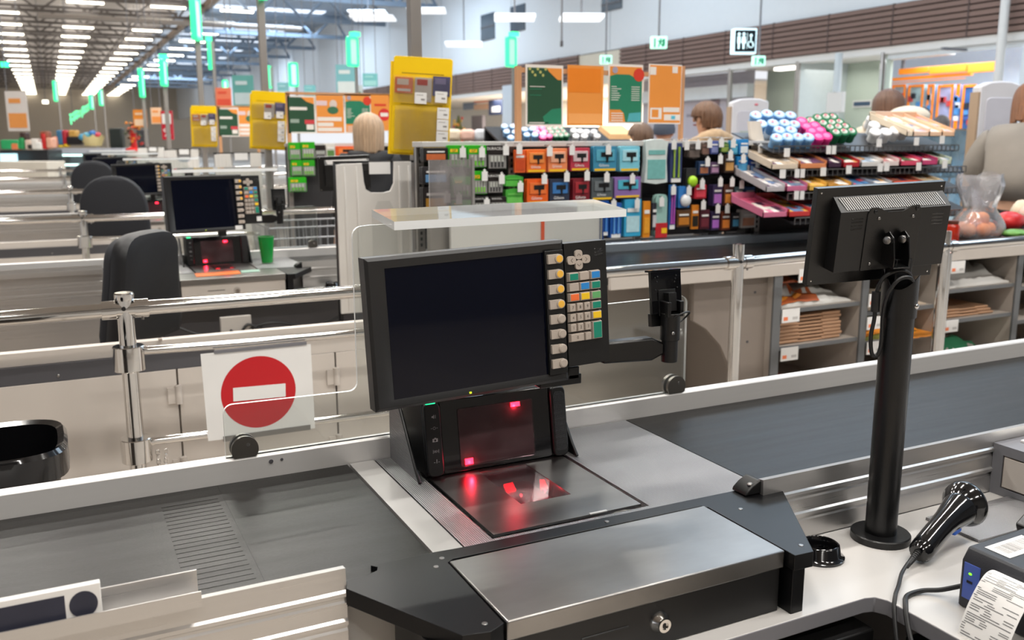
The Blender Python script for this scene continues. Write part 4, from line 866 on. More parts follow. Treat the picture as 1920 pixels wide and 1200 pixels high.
crumple(2.86, 3.05, 3.16, 3.5, 0.855, 0.06, ORB, 'orange brown plastic bag corner above the printed white bag in the top left cubby', seed=5, accents=[(0.0, 0.3, 0.0, 0.3, mat('dark green print', '1f4a30', 0.5))])
crumple(2.86, 3.10, 3.12, 3.5, 0.362, 0.06, mat('dark red pouch', '8a3028', 0.4, var=0.4, scale=20), 'dark red package at the bottom of the first cubby', 'package', seed=3, name='package')
crumple(3.39, 3.82, 3.09, 3.5, 0.557, 0.13, mat('green orange mixed print', '8a8a3a', 0.4, var=0.9, scale=12), 'green and orange printed bag in the cubby behind the black pole', seed=4, accents=[(0, .9, 0, .3, OR2)])
crumple(3.39, 3.80, 3.09, 3.5, 0.702, 0.09, mat('cream packet', 'd5c3ae', 0.5), 'cream paper packets in the upper cubby behind the black pole', 'packet', seed=14, name='packet')
crumple(3.60, 3.84, 3.02, 3.4, 0.557, 0.02, OR2, 'flat orange envelope poking out of the cubby right of the pole', 'envelope', seed=6, name='envelope')
crumple(3.90, 4.41, 3.09, 3.5, 0.767, 0.11, BAGM, 'crumpled plain white plastic bag on the upper right cubby shelf', seed=7, taper=0.0)
crumple(3.90, 4.20, 3.2, 3.5, 0.86, 0.05, BAGM, 'folded white bag at the very top of the right cubby', seed=17, taper=0.3)
crumple(3.93, 4.38, 3.09, 3.5, 0.362, 0.12, BAGM, 'white plastic bag with green print at the bottom of the right cubby', seed=8, taper=0.1, accents=[(0.25, 0.85, 0.0, 0.4, mat('green bag print', '3f9a70', 0.5))])

# ================================================================ groceries on the belt at the right
t = thing('pickle_jar', 'red jar with dark lid beside the bag of oranges', 'jar', (4.0, 3.4, 0.962))
jx, jy = ay(1788, 424, 3.30).x - 0.01, 3.30
b = MB(); b.lathe([(0.036, 0), (0.038, 0.01), (0.038, 0.085), (0.028, 0.10)], (jx, jy, 0.9625), (0, 0, 1), mat('tomato jar', 'a82814', 0.12, var=0.4, scale=40), 24); b.build('jar_body', t)
b = MB(); b.lathe([(0.030, 0.10), (0.031, 0.116), (0.028, 0.118)], (jx, jy, 0.9625), (0, 0, 1), mat('jar lid', '6a3a2c', 0.35, 0.5), 24); b.build('lid', t)
ORANGE = mat('orange peel', 'f08830', 0.5, var=0.1, bump=0.3, bscale=80)
ox = ay(1835, 415, 3.42).x
for i, (dx, dy, dz) in enumerate(((-0.08, 0, 0.042), (0.0, -0.03, 0.042), (0.085, 0.0, 0.042), (-0.04, 0.075, 0.044), (0.05, 0.07, 0.044), (-0.02, 0.02, 0.10), (0.05, 0.02, 0.098))):
    b = MB(); b.ell((ox + dx, 3.42 + dy, 0.9635 + dz), (.041, .041, .040), ORANGE, 16, 10); b.build('orange', None, smooth=80, label='orange fruit seen through the clear knotted plastic bag', cat='orange', group='oranges in the clear bag')
FILM = glass('clear bag film', 'f2f2f6', 0.22, 0.15, 1.0)
rnd = random.Random(3); b = MB(); nn = 28; prof = [(0.13, 0.001), (0.155, 0.03), (0.15, 0.08), (0.12, 0.125), (0.085, 0.16), (0.10, 0.20), (0.125, 0.26), (0.135, 0.31), (0.125, 0.345)]
vs = []; fs = []
for j, (r_, h) in enumerate(prof):
    for i in range(nn): q = 2 * math.pi * i / nn; rr = r_ * (1 + (0.14 if j > 2 else 0.05) * rnd.uniform(-1, 1) + (0.15 * math.cos(3 * q) if j > 5 else 0)); vs.append((ox + 0.01 + rr * 1.08 * math.cos(q), 3.43 + rr * .8 * math.sin(q), 0.9628 + h + (rnd.uniform(-.02, .02) if j > 4 else 0)))
for j in range(len(prof) - 1):
    for i in range(nn): fs.append((j * nn + i, j * nn + (i + 1) % nn, (j + 1) * nn + (i + 1) % nn, (j + 1) * nn + i))
b.add(vs, fs, FILM); b.build('clear_produce_bag', None, smooth=70, sub=1, label='clear plastic bag of oranges standing open on the belt', cat='bag')
def pouch(px, py, y, w_, h_, dp, m, label, name='packet', rz=0, cat='packet'):
    c = ay(px, py, y); b = MB(); M = Matrix.Rotation(rz, 3, 'Z') @ Matrix.Rotation(0.0, 3, 'Y')
    b.ell((c.x, c.y, 0.9625 + h_ / 2), (w_ / 2, dp / 2, h_ / 2), m, 20, 10, M=M)
    r2 = random.Random(px); b.v = [v + V((r2.uniform(-1, 1), r2.uniform(-1, 1), 0)) * 0.006 for v in b.v]
    b.build(name, None, smooth=60, label=label, cat=cat)
pouch(1893, 405, 3.55, 0.20, 0.12, 0.14, mat('red apple bag', 'd02c2c', 0.35, var=0.5, scale=14), 'bright red packet next to the bag of oranges')
pouch(1905, 415, 3.30, 0.16, 0.05, 0.12, mat('leafy green packet', '6aa048', 0.45, var=0.7, scale=20), 'green leafy packet lying at the front edge of the belt')
pouch(1945, 400, 3.62, 0.30, 0.16, 0.16, mat('red white wrapper', 'e0b0a0', 0.4, var=0.6, scale=10), 'red and cream wrapped packet behind the red one at the right edge')
pouch(1915, 395, 3.7, 0.16, 0.17, 0.10, mat('cream bread wrapper', 'dccab0', 0.45, var=0.25, scale=12), 'cream wrapped loaf between the red packets at the right edge', 'wrapped_loaf', cat='loaf')
b = MB(); c = ay(1925, 424, 3.35); b.box(c.x - 0.06, c.x + 0.15, 3.3, 3.42, 0.9625, 0.995, mat('dark tray', '22242c', 0.3)); b.build('food_tray', None, bevel=0.004, label='dark plastic food tray at the right edge of the belt', cat='tray')

# ================================================================ hook display of small goods
HY = 3.90
rack = thing('hook_display', 'long metal hook display of hanging small goods along the belt counter', 'display rack', (2.6, HY, 1.0))
xa, xb = ay(788, 300, HY).x, ay(1432, 300, HY).x
b = MB(); b.box(xa, xb, HY + 0.075, HY + 0.085, 1.005, 1.46, mat('dark rack back', '2b2a2c', 0.5)); b.build('back_panel', rack)
b = MB(); b.box(xa, xb + 0.02, HY - 0.03, HY + 0.10, 1.468, 1.492, mat('pale rack rail', 'c9c7c4', 0.4)); b.build('top_rail', rack, bevel=0.002)
for z in (1.315, 1.17): b = MB(); b.box(xa + 0.2, xb, HY + 0.055, HY + 0.075, z, z + 0.015, BLACKM); b.build('cross_rail', rack)
for x in (xa, ay(962, 300, HY).x, (xa + xb) / 2 + .2, xb):
    b = MB(); b.box(x, x + 0.035, HY + 0.05, HY + 0.075, 0.963, 1.47, POLE)
    for k in range(16): b.box(x + .012, x + .022, HY + .048, HY + .05, 1.02 + k * .027, 1.035 + k * .027, BLACK)
    b.build('slotted_upright', rack)
TAGS = [(867, 285), (903, 285), (948, 281), (908, 329), (940, 335), (912, 381), (975, 350), (973, 279), (1020, 335), (1062, 331), (1100, 329), (1137, 332), (1185, 335), (1150, 383), (1194, 381), (1240, 378), (1262, 356), (1291, 357), (1316, 344), (1326, 303), (1350, 298), (1369, 290), (1393, 297), (1350, 341), (1372, 341), (1345, 391), (1363, 391), (1318, 384), (1287, 272), (1308, 271), (1263, 271), (1330, 268), (1352, 267), (1374, 268), (1390, 345), (1425, 278), (1420, 306), (1030, 283), (1072, 281), (1140, 280), (860, 372), (838, 370)]
for px, py in TAGS:
    p = ay(px, py, HY - 0.075); b = MB(); b.tube([(p.x, HY + 0.06, p.z + 0.026), (p.x, HY - 0.074, p.z + 0.026), (p.x, HY - 0.078, p.z + 0.03)], 0.0022, STEEL, 6); h_ = b.build('hook', rack)
    b = MB(); b.box(p.x - 0.014, p.x + 0.014, HY - 0.081, HY - 0.078, p.z - 0.024, p.z + 0.018, PAPER); b.box(p.x - 0.006, p.x + 0.006, HY - 0.081, HY - 0.078, p.z + 0.018, p.z + 0.026, PAPER); b.build('price_tag', h_)
INKW = mat('white pack print', 'f0efec', 0.5); INKY = mat('yellow pack print', 'f2c21e', 0.5); INKK = mat('black pack print', '141416', 0.4)
def pack(x0, y0, x1, y1, kind, c1, c2, label, group, text=None, n=2, yy=0.0):
    Y = HY - 0.055 + yy
    a, c = ay(x0, y1, Y), ay(x1, y0, Y); X0, X1, Z0, Z1 = a.x, c.x, a.z, c.z; W_, H_ = X1 - X0, Z1 - Z0
    nm = {'battery': 'battery_pack', 'razor': 'razor_pack', 'box': 'small_box', 'bag': 'hanging_bag', 'brush': 'toothbrush_pack', 'card': 'blister_card', 'bottle': 'bottle_pack', 'ball': 'ball_pack'}[kind]
    t = thing(nm, label, nm.replace('_', ' '), ((X0 + X1) / 2, Y, Z1), group)
    m1 = mat('pack_' + c1, c1, 0.35, var=0.14, scale=30); m2 = mat('pack_' + c2, c2, 0.35, var=0.2, scale=40)
    d_ = 0.014
    for k in range(n):                                             # the cards behind on the same hook
        y = Y + k * 0.022
        b = MB()
        if kind == 'bag':
            q = [(X0, Z0 + .01), (X0 + W_ * .5, Z0), (X1, Z0 + .008), (X1 - W_ * .06, Z0 + H_ * .5), (X1 - .004, Z1 - .01), (X0 + W_ * .62, Z1), (X0 + W_ * .4, Z1), (X0 + .006, Z1 - .006), (X0 + W_ * .07, Z0 + H_ * .5)]
            b.prism([(x, y, z) for x, z in q], (0, d_, 0), m1)
        elif kind == 'bottle': b.prism([(x, y, z) for x, z in rrect(X0, X1, Z0, Z1, W_ * .35)], (0, d_, 0), m1)
        else: b.prism([(x, y, z) for x, z in rrect(X0, X1, Z0, Z1, min(W_, H_) * .06)], (0, d_ if kind != 'box' else .02, 0), m1)
        b.build('card' if kind not in ('box', 'bag') else {'box': 'carton', 'bag': 'film'}[kind], t, bevel=0.0015)
    def bar(u0, u1, v0, v1, m, e=0.0): return MB().box(X0 + W_ * u0, X0 + W_ * u1, Y - 0.0015 - e, Y, Z0 + H_ * v0, Z0 + H_ * v1, m)
    if kind == 'battery':
        b = bar(.04, .96, .05, .60, mat('clear grey blister', '8c8a88', 0.25), 0.006); b.build('blister', t)
        b = MB()
        for k in range(4): x = X0 + W_ * (.2 + k * .19); b.cyl((x, Y - 0.004, Z0 + H_ * .10), (x, Y - 0.004, Z0 + H_ * .32), W_ * .075, m2, 10); b.cyl((x, Y - 0.004, Z0 + H_ * .32), (x, Y - 0.004, Z0 + H_ * .56), W_ * .075, tone('b8bcb4'), 10)
        b.build('battery_cells', t)
        b = MB(); b.box(X0 + W_ * .1, X0 + W_ * .5, Y - .002, Y, Z0 + H_ * .68, Z0 + H_ * .82, INKY if c2 != '3a3a3a' else m1)
        b.build('print', t); b = MB()
        if text: b.text(text, H_ * .16, (X0 + W_ * (.3 if len(text) < 4 else .42), Y - .0025, Z0 + H_ * (.75 if len(text) < 4 else .86)), (1, 0, 0), (0, 0, 1), mat('brand green', '0e5a20', .5) if len(text) < 4 else INKW); b.build('lettering', t)
    elif kind == 'razor':
        b = bar(.12, .88, .42, .86, m2, .004); b.build('window', t, bevel=.001)
        b = MB(); b.box(X0 + W_ * .30, X0 + W_ * .78, Y - .0075, Y - .004, Z0 + H_ * .58, Z0 + H_ * .76, INKK); b.prism([(X0 + W_ * .5, Y - .0075, Z0 + H_ * .58), (X0 + W_ * .62, Y - .0075, Z0 + H_ * .58), (X0 + W_ * .60, Y - .0075, Z0 + H_ * .36), (X0 + W_ * .54, Y - .0075, Z0 + H_ * .36)], (0, .003, 0), INKK); b.build('blade_head', t)
        b = MB(); b.box(X0 + W_ * .06, X0 + W_ * .94, Y - .002, Y, Z0 + H_ * .03, Z0 + H_ * .12, INKY)
        b.build('print', t); b = MB()
        if text: b.text(text, H_ * .16, (X0 + W_ * .45, Y - .0025, Z0 + H_ * .25), (1, 0, 0), (0, 0, 1), INKW); b.build('lettering', t)
    elif kind == 'ball':
        b = MB(); b.ell(((X0 + X1) / 2, Y - .012, Z0 + W_ * .55), (W_ * .46, .02, W_ * .46), m2, 18, 10); b.build('round_insert', t)
    elif kind == 'bottle':
        b = bar(.0, 1.0, .0, .34, m2, .003); b.build('label_band', t); b = bar(.5, .95, .1, .22, INKY, .005); b.build('print', t)
    elif kind == 'brush':
        for u in (.28, .68):
            b = MB(); b.tube([(X0 + W_ * u, Y - .005, Z0 + H_ * .12), (X0 + W_ * u, Y - .006, Z0 + H_ * .6), (X0 + W_ * u, Y - .006, Z0 + H_ * .9)], [.006, .004, .006], m2, 8); b.build('toothbrush', t)
        b = bar(.1, .9, .0, .1, INKW); b.build('print', t)
    else:
        b = bar(.12, .88, .12, .55, m2, .002); b.build('picture', t)
        b = bar(.15, .85, .66, .76, INKW if kind != 'bag' else m2, .002); b.build('print', t)
BT, RZ, SM = 'battery packs on hooks', 'razor packs on hooks', 'small hanging goods'
pack(794, 277, 840, 303, 'box', '1c1a1a', 'c86a3c', 'black card with small house emblem, top left of the hook display', SM)
pack(841, 272, 875, 313, 'battery', '2aa818', '58b040', 'leftmost green battery pack of the top row', BT, 'GP')
pack(877, 272, 912, 315, 'battery', '2aa818', '6cbc3c', 'second green battery pack of the top row, next to the black ones', BT, 'GP')
pack(914, 272, 949, 318, 'battery', '221c1a', '3a3a3a', 'black and copper battery pack at the end of the top battery row', BT, 'DURACELL')
pack(792, 312, 842, 346, 'card', '2c2a2c', '6a98c4', 'dark card with blue picture behind the clear divider', SM)
pack(850, 331, 882, 370, 'battery', '3a9a30', '70b060', 'green battery pack behind the clear divider', BT, 'GP')
pack(886, 320, 913, 365, 'battery', '2aa818', '7cc83c', 'green battery pack in the middle row beside the clear divider', BT, 'GP')
pack(914, 324, 942, 363, 'battery', '241c1a', '3a3a3a', 'black and copper battery pack in the middle row', BT, 'DURACELL')
pack(943, 328, 983, 352, 'bag', '3c9c34', '58b848', 'bright green bunch of sachets, upper one', SM); pack(946, 353, 982, 390, 'bag', '48a83c', '6cc458', 'bright green bunch of sachets, lower one', SM)
pack(887, 368, 917, 398, 'battery', '1a1818', '3a3a3a', 'black battery pack in the bottom row, left one', BT, 'DURACELL'); pack(918, 368, 950, 396, 'battery', '201a18', '3a3a3a', 'black battery pack in the bottom row, right one with copper corner', BT, 'DURACELL')
pack(793, 350, 842, 398, 'card', '2e2a2a', 'd09a3c', 'dark card with yellow house emblem at the lower left of the display', SM); pack(848, 375, 884, 400, 'battery', '3a9a30', '70b060', 'lowest green battery pack behind the clear divider', BT, 'GP')
for i in range(3): pack(965 + i * 7, 281, 985 + i * 7, 324, 'card', 'e0602c', 'c84a20', ['first', 'second', 'third'][i] + ' of the three overlapping orange cards edge-on beside the slotted upright', SM, n=1, yy=0.02 * i)
pack(988, 280, 1024, 324, 'razor', 'ec742c', 'f09048', 'orange razor pack with dark blade, top row', RZ, 'Gillette'); pack(1028, 278, 1064, 323, 'razor', 'e88858', 'f0b090', 'pale orange razor pack with pink window, top row', RZ, 'Gillette')
pack(1070, 277, 1106, 321, 'razor', 'b8384c', 'd8c0c4', 'crimson razor pack in glossy crinkled film, top row', RZ, 'Gillette'); pack(1112, 274, 1157, 322, 'razor', '3c88a8', '58a8c0', 'blue razor pack with white lettering, top row', RZ, 'Gillette')
pack(1162, 274, 1200, 322, 'razor', '7cc8dc', 'a8dce8', 'light blue razor pack at the end of the top razor row', RZ)
pack(988, 335, 1028, 384, 'razor', 'e8601c', 'f07838', 'bright orange razor pack, second row', RZ, 'Gillette'); pack(1031, 335, 1068, 383, 'razor', '2c3448', '3c78b8', 'navy and blue razor pack, second row', RZ, 'Gillette')
pack(1074, 334, 1106, 382, 'razor', '7c1c28', 'a83038', 'dark red razor pack, second row', RZ, 'Gillette'); pack(1109, 333, 1150, 376, 'razor', '50585c', '6c7478', 'dark grey razor pack, second row', RZ, 'Gillette')
pack(1152, 331, 1202, 372, 'razor', '8c6cac', '50b4cc', 'purple razor pack with turquoise top, second row', RZ)
pack(1208, 261, 1254, 346, 'bag', 'd4dedc', '78b8b4', 'large white and teal crinkled bag hanging in the top row', SM); pack(1256, 268, 1280, 342, 'brush', '34406c', '98b848', 'tall blue pack with lime brush, right of the white bag', SM)
pack(1122, 376, 1142, 442, 'brush', '1c50a0', '5090d8', 'dark blue toothbrush pack, left of the pair in the bottom row', SM); pack(1144, 380, 1166, 446, 'brush', '2058a8', '60a0e0', 'dark blue toothbrush pack, right of the pair in the bottom row', SM)
pack(1170, 373, 1203, 444, 'card', '38a4cc', 'b8dce4', 'turquoise card with a pale razor on it, bottom row', SM); pack(1205, 377, 1220, 446, 'card', 'd88418', 'e8a030', 'narrow orange card in the bottom row', SM, n=1)
pack(1222, 380, 1232, 432, 'card', '30303a', 'c8c8cc', 'narrow black and white patterned card beside the orange one', SM, n=1); pack(1228, 364, 1252, 446, 'bottle', '9cc4bc', 'c02830', 'teal pouch with red lower label, bottom row', SM)
pack(1254, 346, 1268, 430, 'brush', '2870b8', 'b050b0', 'narrow blue pack with purple toothbrush', SM, n=1); pack(1272, 349, 1294, 390, 'ball', '3880c8', 'e8eaec', 'blue card with white round dispenser', SM)
pack(1269, 393, 1295, 426, 'card', '5c3c20', 'c07828', 'brown and orange striped card at the bottom row', SM); pack(1296, 384, 1311, 430, 'card', 'd07c20', '28241c', 'orange card with black top at the bottom row', SM, n=1)
pack(1289, 269, 1314, 298, 'bag', '4c4440', '6c605a', 'dark brown pouch in the top row right of the tall blue pack', SM); pack(1315, 266, 1331, 292, 'bag', '584840', '88685c', 'brown pouch beside the dark brown one', SM)
pack(1332, 264, 1348, 289, 'card', '4a5898', '8890c0', 'violet blue card in the top row', SM); pack(1350, 266, 1368, 287, 'bag', '3c6838', '90a850', 'green leafy pouch in the top row', SM)
pack(1370, 264, 1384, 290, 'card', '3090b8', '60b8d8', 'teal narrow card in the top row', SM); pack(1386, 261, 1404, 290, 'card', '2c84c4', 'e0e8ec', 'bright blue card at the right end of the top row', SM)
pack(1286, 315, 1306, 353, 'ball', '2c2c2e', 'a8d828', 'black card with lime green ball', SM); pack(1302, 346, 1325, 373, 'card', 'c02838', 'e04858', 'bright red pack below the lime ball', SM)
pack(1310, 302, 1330, 328, 'card', '2c4468', 'b07050', 'navy card with brown picture', SM); pack(1332, 304, 1349, 326, 'card', '604868', 'b088a8', 'plum card beside the navy one', SM)
pack(1358, 289, 1378, 324, 'card', '3c2c24', 'c89858', 'dark brown card with golden glow', SM); pack(1381, 293, 1403, 324, 'card', '1c80c0', '60b0e0', 'bright blue pack, second row at the right end', SM)
pack(1336, 346, 1355, 386, 'box', '3c3058', 'b070c0', 'purple box with pink glow, upper of two', SM); pack(1357, 346, 1376, 386, 'box', '5c3428', 'e09040', 'brown box with orange glow, upper of two', SM); pack(1378, 350, 1394, 380, 'card', '587078', 'a0b0b4', 'grey green card beside the orange glow box', SM, n=1)
pack(1312, 393, 1331, 430, 'box', '4c1c28', '702c38', 'dark wine red box in the bottom row', SM); pack(1333, 396, 1350, 432, 'box', '34284c', 'a868c0', 'purple box with pink glow, lower of two', SM); pack(1352, 396, 1370, 432, 'box', '6c3420', 'e88838', 'brown box with orange glow, lower of two', SM)
pack(1372, 398, 1387, 428, 'card', '202028', '50a0c8', 'black card with blue and pink shapes', SM, n=1); pack(1389, 392, 1418, 428, 'box', 'd8d4d0', 'd89878', 'white box with small picture at the bottom right of the hook display', SM)
pack(1396, 350, 1416, 378, 'card', '2c5c98', 'e09048', 'blue card with orange stripe near the candy shelves', SM); pack(1404, 295, 1426, 330, 'card', '2448a0', '88a8d8', 'royal blue pouch beside the candy shelves', SM)
b = MB(); p0, p1 = ay(806, 398, 3.76), ay(884, 299, 3.76); b.prism([(p0.x, 3.76, p0.z), (p1.x, 3.76, p0.z), (p1.x, 3.76, p1.z), (p0.x, 3.76, p1.z)], (0, 0.004, 0), glass('hazy divider', 'dcd8d8', 0.22), PLEXE); b.box(p1.x, p1.x + .012, 3.755, 3.77, .965, p1.z + .01, ALU); b.box(p0.x, p1.x, 3.755, 3.80, 0.965, p0.z, POLE); b.build('clear_divider', None, label='upright clear plastic divider in front of the battery packs', cat='divider')

# posters on a wooden frame above the hooks
PY2 = 3.975
pf = thing('poster_stand', 'pale wooden frame with four upright posters above the hook display', 'poster stand', (2.55, PY2, 1.47))
WOOD = mat('pale wood', 'c8946a', 0.55, var=0.12, scale=6, stretch=(1, 1, .15))
for px in (973, 1280):
    p, q = ay(px - 4, 262, PY2), ay(px + 5, 124, PY2); b = MB(); b.box(p.x, q.x, PY2, PY2 + 0.025, 1.492, q.z, WOOD); b.build('post', pf)
p, q = ay(970, 126, PY2), ay(1282, 132, PY2); b = MB(); b.box(p.x, q.x, PY2 + 0.003, PY2 + 0.022, p.z - 0.022, p.z, WOOD); b.build('top_bar', pf)
GRN = mat('dark green print', '23553f', 0.35, var=0.12); GR2 = mat('mid green print', '2c8060', 0.35); ORA = mat('poster orange', 'ec9644', 0.35, var=0.05); TINT = mat('pale poster print', 'ece4dc', 0.5); REDP = mat('poster red', 'd8402c', 0.4)
def poster(x0, y0, x1, y1, kind, label, Y=PY2 - 0.0062, group='posters above the tills'):
    a, c = ay(x0, y1, Y), ay(x1, y0, Y); X0, X1, Z0, Z1 = a.x, c.x, a.z, c.z; W_, H_ = X1 - X0, Z1 - Z0; e = 0.0012
    t = thing('poster', label, 'poster', ((X0 + X1) / 2, Y, Z0), group)
    b = MB(); b.box(X0, X1, Y, Y + 0.006, Z0, Z1, TINT if kind != 'o' else ORA); b.build('sheet', t)
    b = MB()
    def r(u0, u1, v0, v1, m, k=1): b.box(X0 + W_ * u0, X0 + W_ * u1, Y - e * k, Y, Z0 + H_ * v0, Z0 + H_ * v1, m)
    if kind == 'g1':
        r(.04, .96, .03, .95, GRN)
        b.prism([(X0 + W_ * u, Y - e * 2, Z0 + H_ * v) for u, v in ((.55, .95), (.96, .95), (.96, .76), (.85, .76), (.72, .83), (.60, .90))], (0, e, 0), ORA)
        for i in range(7): b.lathe([(.0001, 0), (W_ * .035, 0)], (X0 + W_ * (.1 + .07 * i), Y - e * 2, Z0 + H_ * (.93 - .05 * (i % 3))), (0, -1, 0), tone('b8b468'), 10, False)
        r(.1, .5, .64, .65, TINT, 2); r(.1, .42, .60, .61, GR2, 2); r(.08, .6, .045, .06, TINT, 2); r(.1, .4, .5, .51, GR2, 2)
        b.prism([(X0 + W_ * u, Y - e * 2, Z0 + H_ * v) for u, v in ((.5, .03), (.96, .03), (.96, .3), (.7, .28), (.45, .15))], (0, e, 0), GR2)
    if kind == 'g2':
        r(.03, .97, .03, .96, ORA); b.prism([(X0 + W_ * u, Y - e * 2, Z0 + H_ * v) for u, v in ((.03, .24), (.03, .80), (.2, .83), (.6, .83), (.75, .78), (.85, .74), (.97, .73), (.97, .03), (.5, .03), (.45, .18), (.35, .24))], (0, e, 0), GR2)
        b.lathe([(.0001, 0), (W_ * .16, 0)], (X0 + W_ * .87, Y - e * 3, Z0 + H_ * .83), (0, -1, 0), REDP, 16, False); b.lathe([(.0001, 0), (W_ * .08, 0)], (X0 + W_ * .17, Y - e * 3, Z0 + H_ * .90), (0, -1, 0), tone('a8a0b0'), 14, False)
        for i in range(7): r(.07, .07 + random.uniform(.15, .32), .62 - i * .037, .63 - i * .037, TINT, 3); r(.66, .9, .62 - i * .037, .63 - i * .037, TINT, 3)
        for i in range(4): r(.08, .42, .17 - i * .04, .185 - i * .04, TINT, 3)
        b.prism([(X0 + W_ * u, Y - e * 3, Z0 + H_ * v) for u, v in ((.55, .04), (.95, .04), (.95, .2), (.6, .18))], (0, e, 0), tone('50a8b0'))
    if kind == 'o':
        r(.02, .98, .03, .2, mat('pale orange band', 'f4a860', .4)); r(.02, .92, .55, .95, mat('deep orange band', 'ec8420', .4))
    if kind == 'o2':
        r(.02, .98, .02, .98, ORA); r(.02, .2, .82, .95, TINT, 2); r(.7, .86, .86, .97, TINT, 2); r(.05, .4, .08, .27, TINT, 2); r(.1, .3, .11, .24, ORA, 3); r(.45, .95, .2, .28, TINT, 2); r(.48, .97, .06, .16, TINT, 2); r(.7, .82, .08, .14, tone('60c0d8'), 3)
    if kind == 'p':
        r(.02, .98, .02, .98, ORA); b.ell((X0 + W_ * .62, Y - .001, Z0 + H_ * .75), (W_ * .14, .001, H_ * .12), tone('d8c8c0'), 14, 8); b.ell((X0 + W_ * .6, Y - .002, Z0 + H_ * .60), (W_ * .2, .001, H_ * .1), tone('3c7050'), 14, 8)
        r(.04, .9, .32, .42, TINT, 2); r(.04, .6, .18, .28, TINT, 2); r(.04, .9, .05, .15, TINT, 2); r(.02, .4, .72, .84, mat('pale lilac print', 'e0c8cc', .5), 2)
    if kind == 'o3':
        r(.02, .98, .02, .98, ORA); b.lathe([(.0001, 0), (W_ * .3, 0)], (X0 + W_ * .7, Y - e * 2, Z0 + H_ * .45), (0, -1, 0), tone('d83030'), 20, False); r(.5, .9, .4, .5, TINT, 3); r(.2, .8, .68, .74, REDP, 2)
    if kind == 'g3':
        r(.04, .96, .04, .96, GRN); r(.08, .7, .62, .7, TINT, 2); r(.08, .4, .28, .38, tone('98a89c'), 2); r(.6, .95, .25, .36, tone('d04048'), 2); r(.66, .92, .10, .24, TINT, 2); b.prism([(X0 + W_ * u, Y - e * 2, Z0 + H_ * v) for u, v in ((.5, .96), (.96, .96), (.96, .78), (.7, .84))], (0, e, 0), ORA)
    b.build('print', t)
    return t
poster(986, 123, 1056, 236, 'g1', 'dark green poster with white frame, first on the wooden frame'); poster(1064, 124, 1132, 235, 'o', 'plain bright orange poster, second on the wooden frame')
poster(1140, 122, 1206, 232, 'g2', 'green poster with orange top and white list lines'); poster(1215, 122, 1279, 232, 'o2', 'faded orange poster with white boxes, last on the wooden frame')

b = MB(); a_, c_ = ay(846, 455, 3.70), ay(1126, 402, 3.70); t = thing('end_board', 'white board with an orange edge behind the clear acrylic shelf', 'board', ((a_.x + c_.x) / 2, 3.7, 0))
b.box(a_.x, c_.x, 3.70, 3.72, 0, c_.z, WHITE); b.build('board', t); b = MB(); xo = ay(1017, 430, 3.70).x; b.box(xo - .008, xo + .008, 3.694, 3.70, 0, c_.z, tone('e0562c')); b.box(c_.x - .004, c_.x + .012, 3.69, 3.72, 0, c_.z, tone('2c4880')); b.build('edge_strip', t)
# ================================================================ candy shelves
cs = thing('candy_display', 'stepped candy display with wire shelves at the end of the hook display', 'display rack', (4.3, 3.9, 1.0))
def xat(px, py, y): return ay(px, py, y).x
DX0, DX1 = xat(1440, 300, 3.75), xat(1785, 300, 3.75)
DM = mat('rack dark metal', '3a393b', 0.4, 0.5)
for z, y0, y1 in ((1.435, 3.72, 4.05), (1.315, 3.66, 3.98), (1.20, 3.60, 3.92), (1.08, 3.54, 3.88)):
    b = MB(); b.prism([(DX0, y0, z), (DX1, y0, z), (DX1, y1, z + .10), (DX0, y1, z + .10)], (0, 0, -0.006), DM)
    for i in range(40): x = DX0 + (DX1 - DX0) * i / 39; b.box(x, x + .004, y0 - .008, y0 - .004, z - .006, z + .03, STEEL)
    b.box(DX0, DX1, y0 - .01, y0 - .004, z + .026, z + .032, STEEL); b.build('shelf', cs)
b = MB(); b.box(DX0, DX1, 4.06, 4.08, 0.3, 1.50, DM); b.box(DX0, DX0 + .02, 3.905, 4.08, 0, 1.48, DM); b.box(DX1 - .02, DX1, 3.905, 4.08, 0, 1.48, DM); b.build('frame', cs)
for px, py, y in ((1475, 286, 3.70), (1554, 281, 3.70), (1562, 281, 3.70), (1648, 268, 3.70), (1718, 265, 3.70), (1766, 262, 3.70), (1467, 326, 3.64), (1495, 325, 3.64), (1503, 325, 3.64), (1543, 322, 3.64), (1591, 318, 3.64), (1650, 314, 3.64), (1662, 313, 3.64), (1722, 312, 3.64), (1771, 308, 3.64), (1494, 366, 3.58), (1502, 366, 3.58)):
    p = ay(px, py, y); b = MB(); b.box(p.x - .018, p.x + .018, y - .004, y, p.z - .022, p.z + .022, PAPER); b.build('price_tag', cs)
tubproto = {}
ADJ = {'b': ('blue', 'light blue gum tub with pink badge'), 'p': ('pink', 'hot pink gum tub'), 'g': ('green', 'dark green gum tub'), 'w': ('white', 'white gum tub')}
COLT = {'b': ('7fb0dc', 'b8d4ec'), 'p': ('e02c88', 'f07cb4'), 'g': ('0c6840', 'c8d8cc'), 'w': ('e4e4e6', 'f4f4f6')}
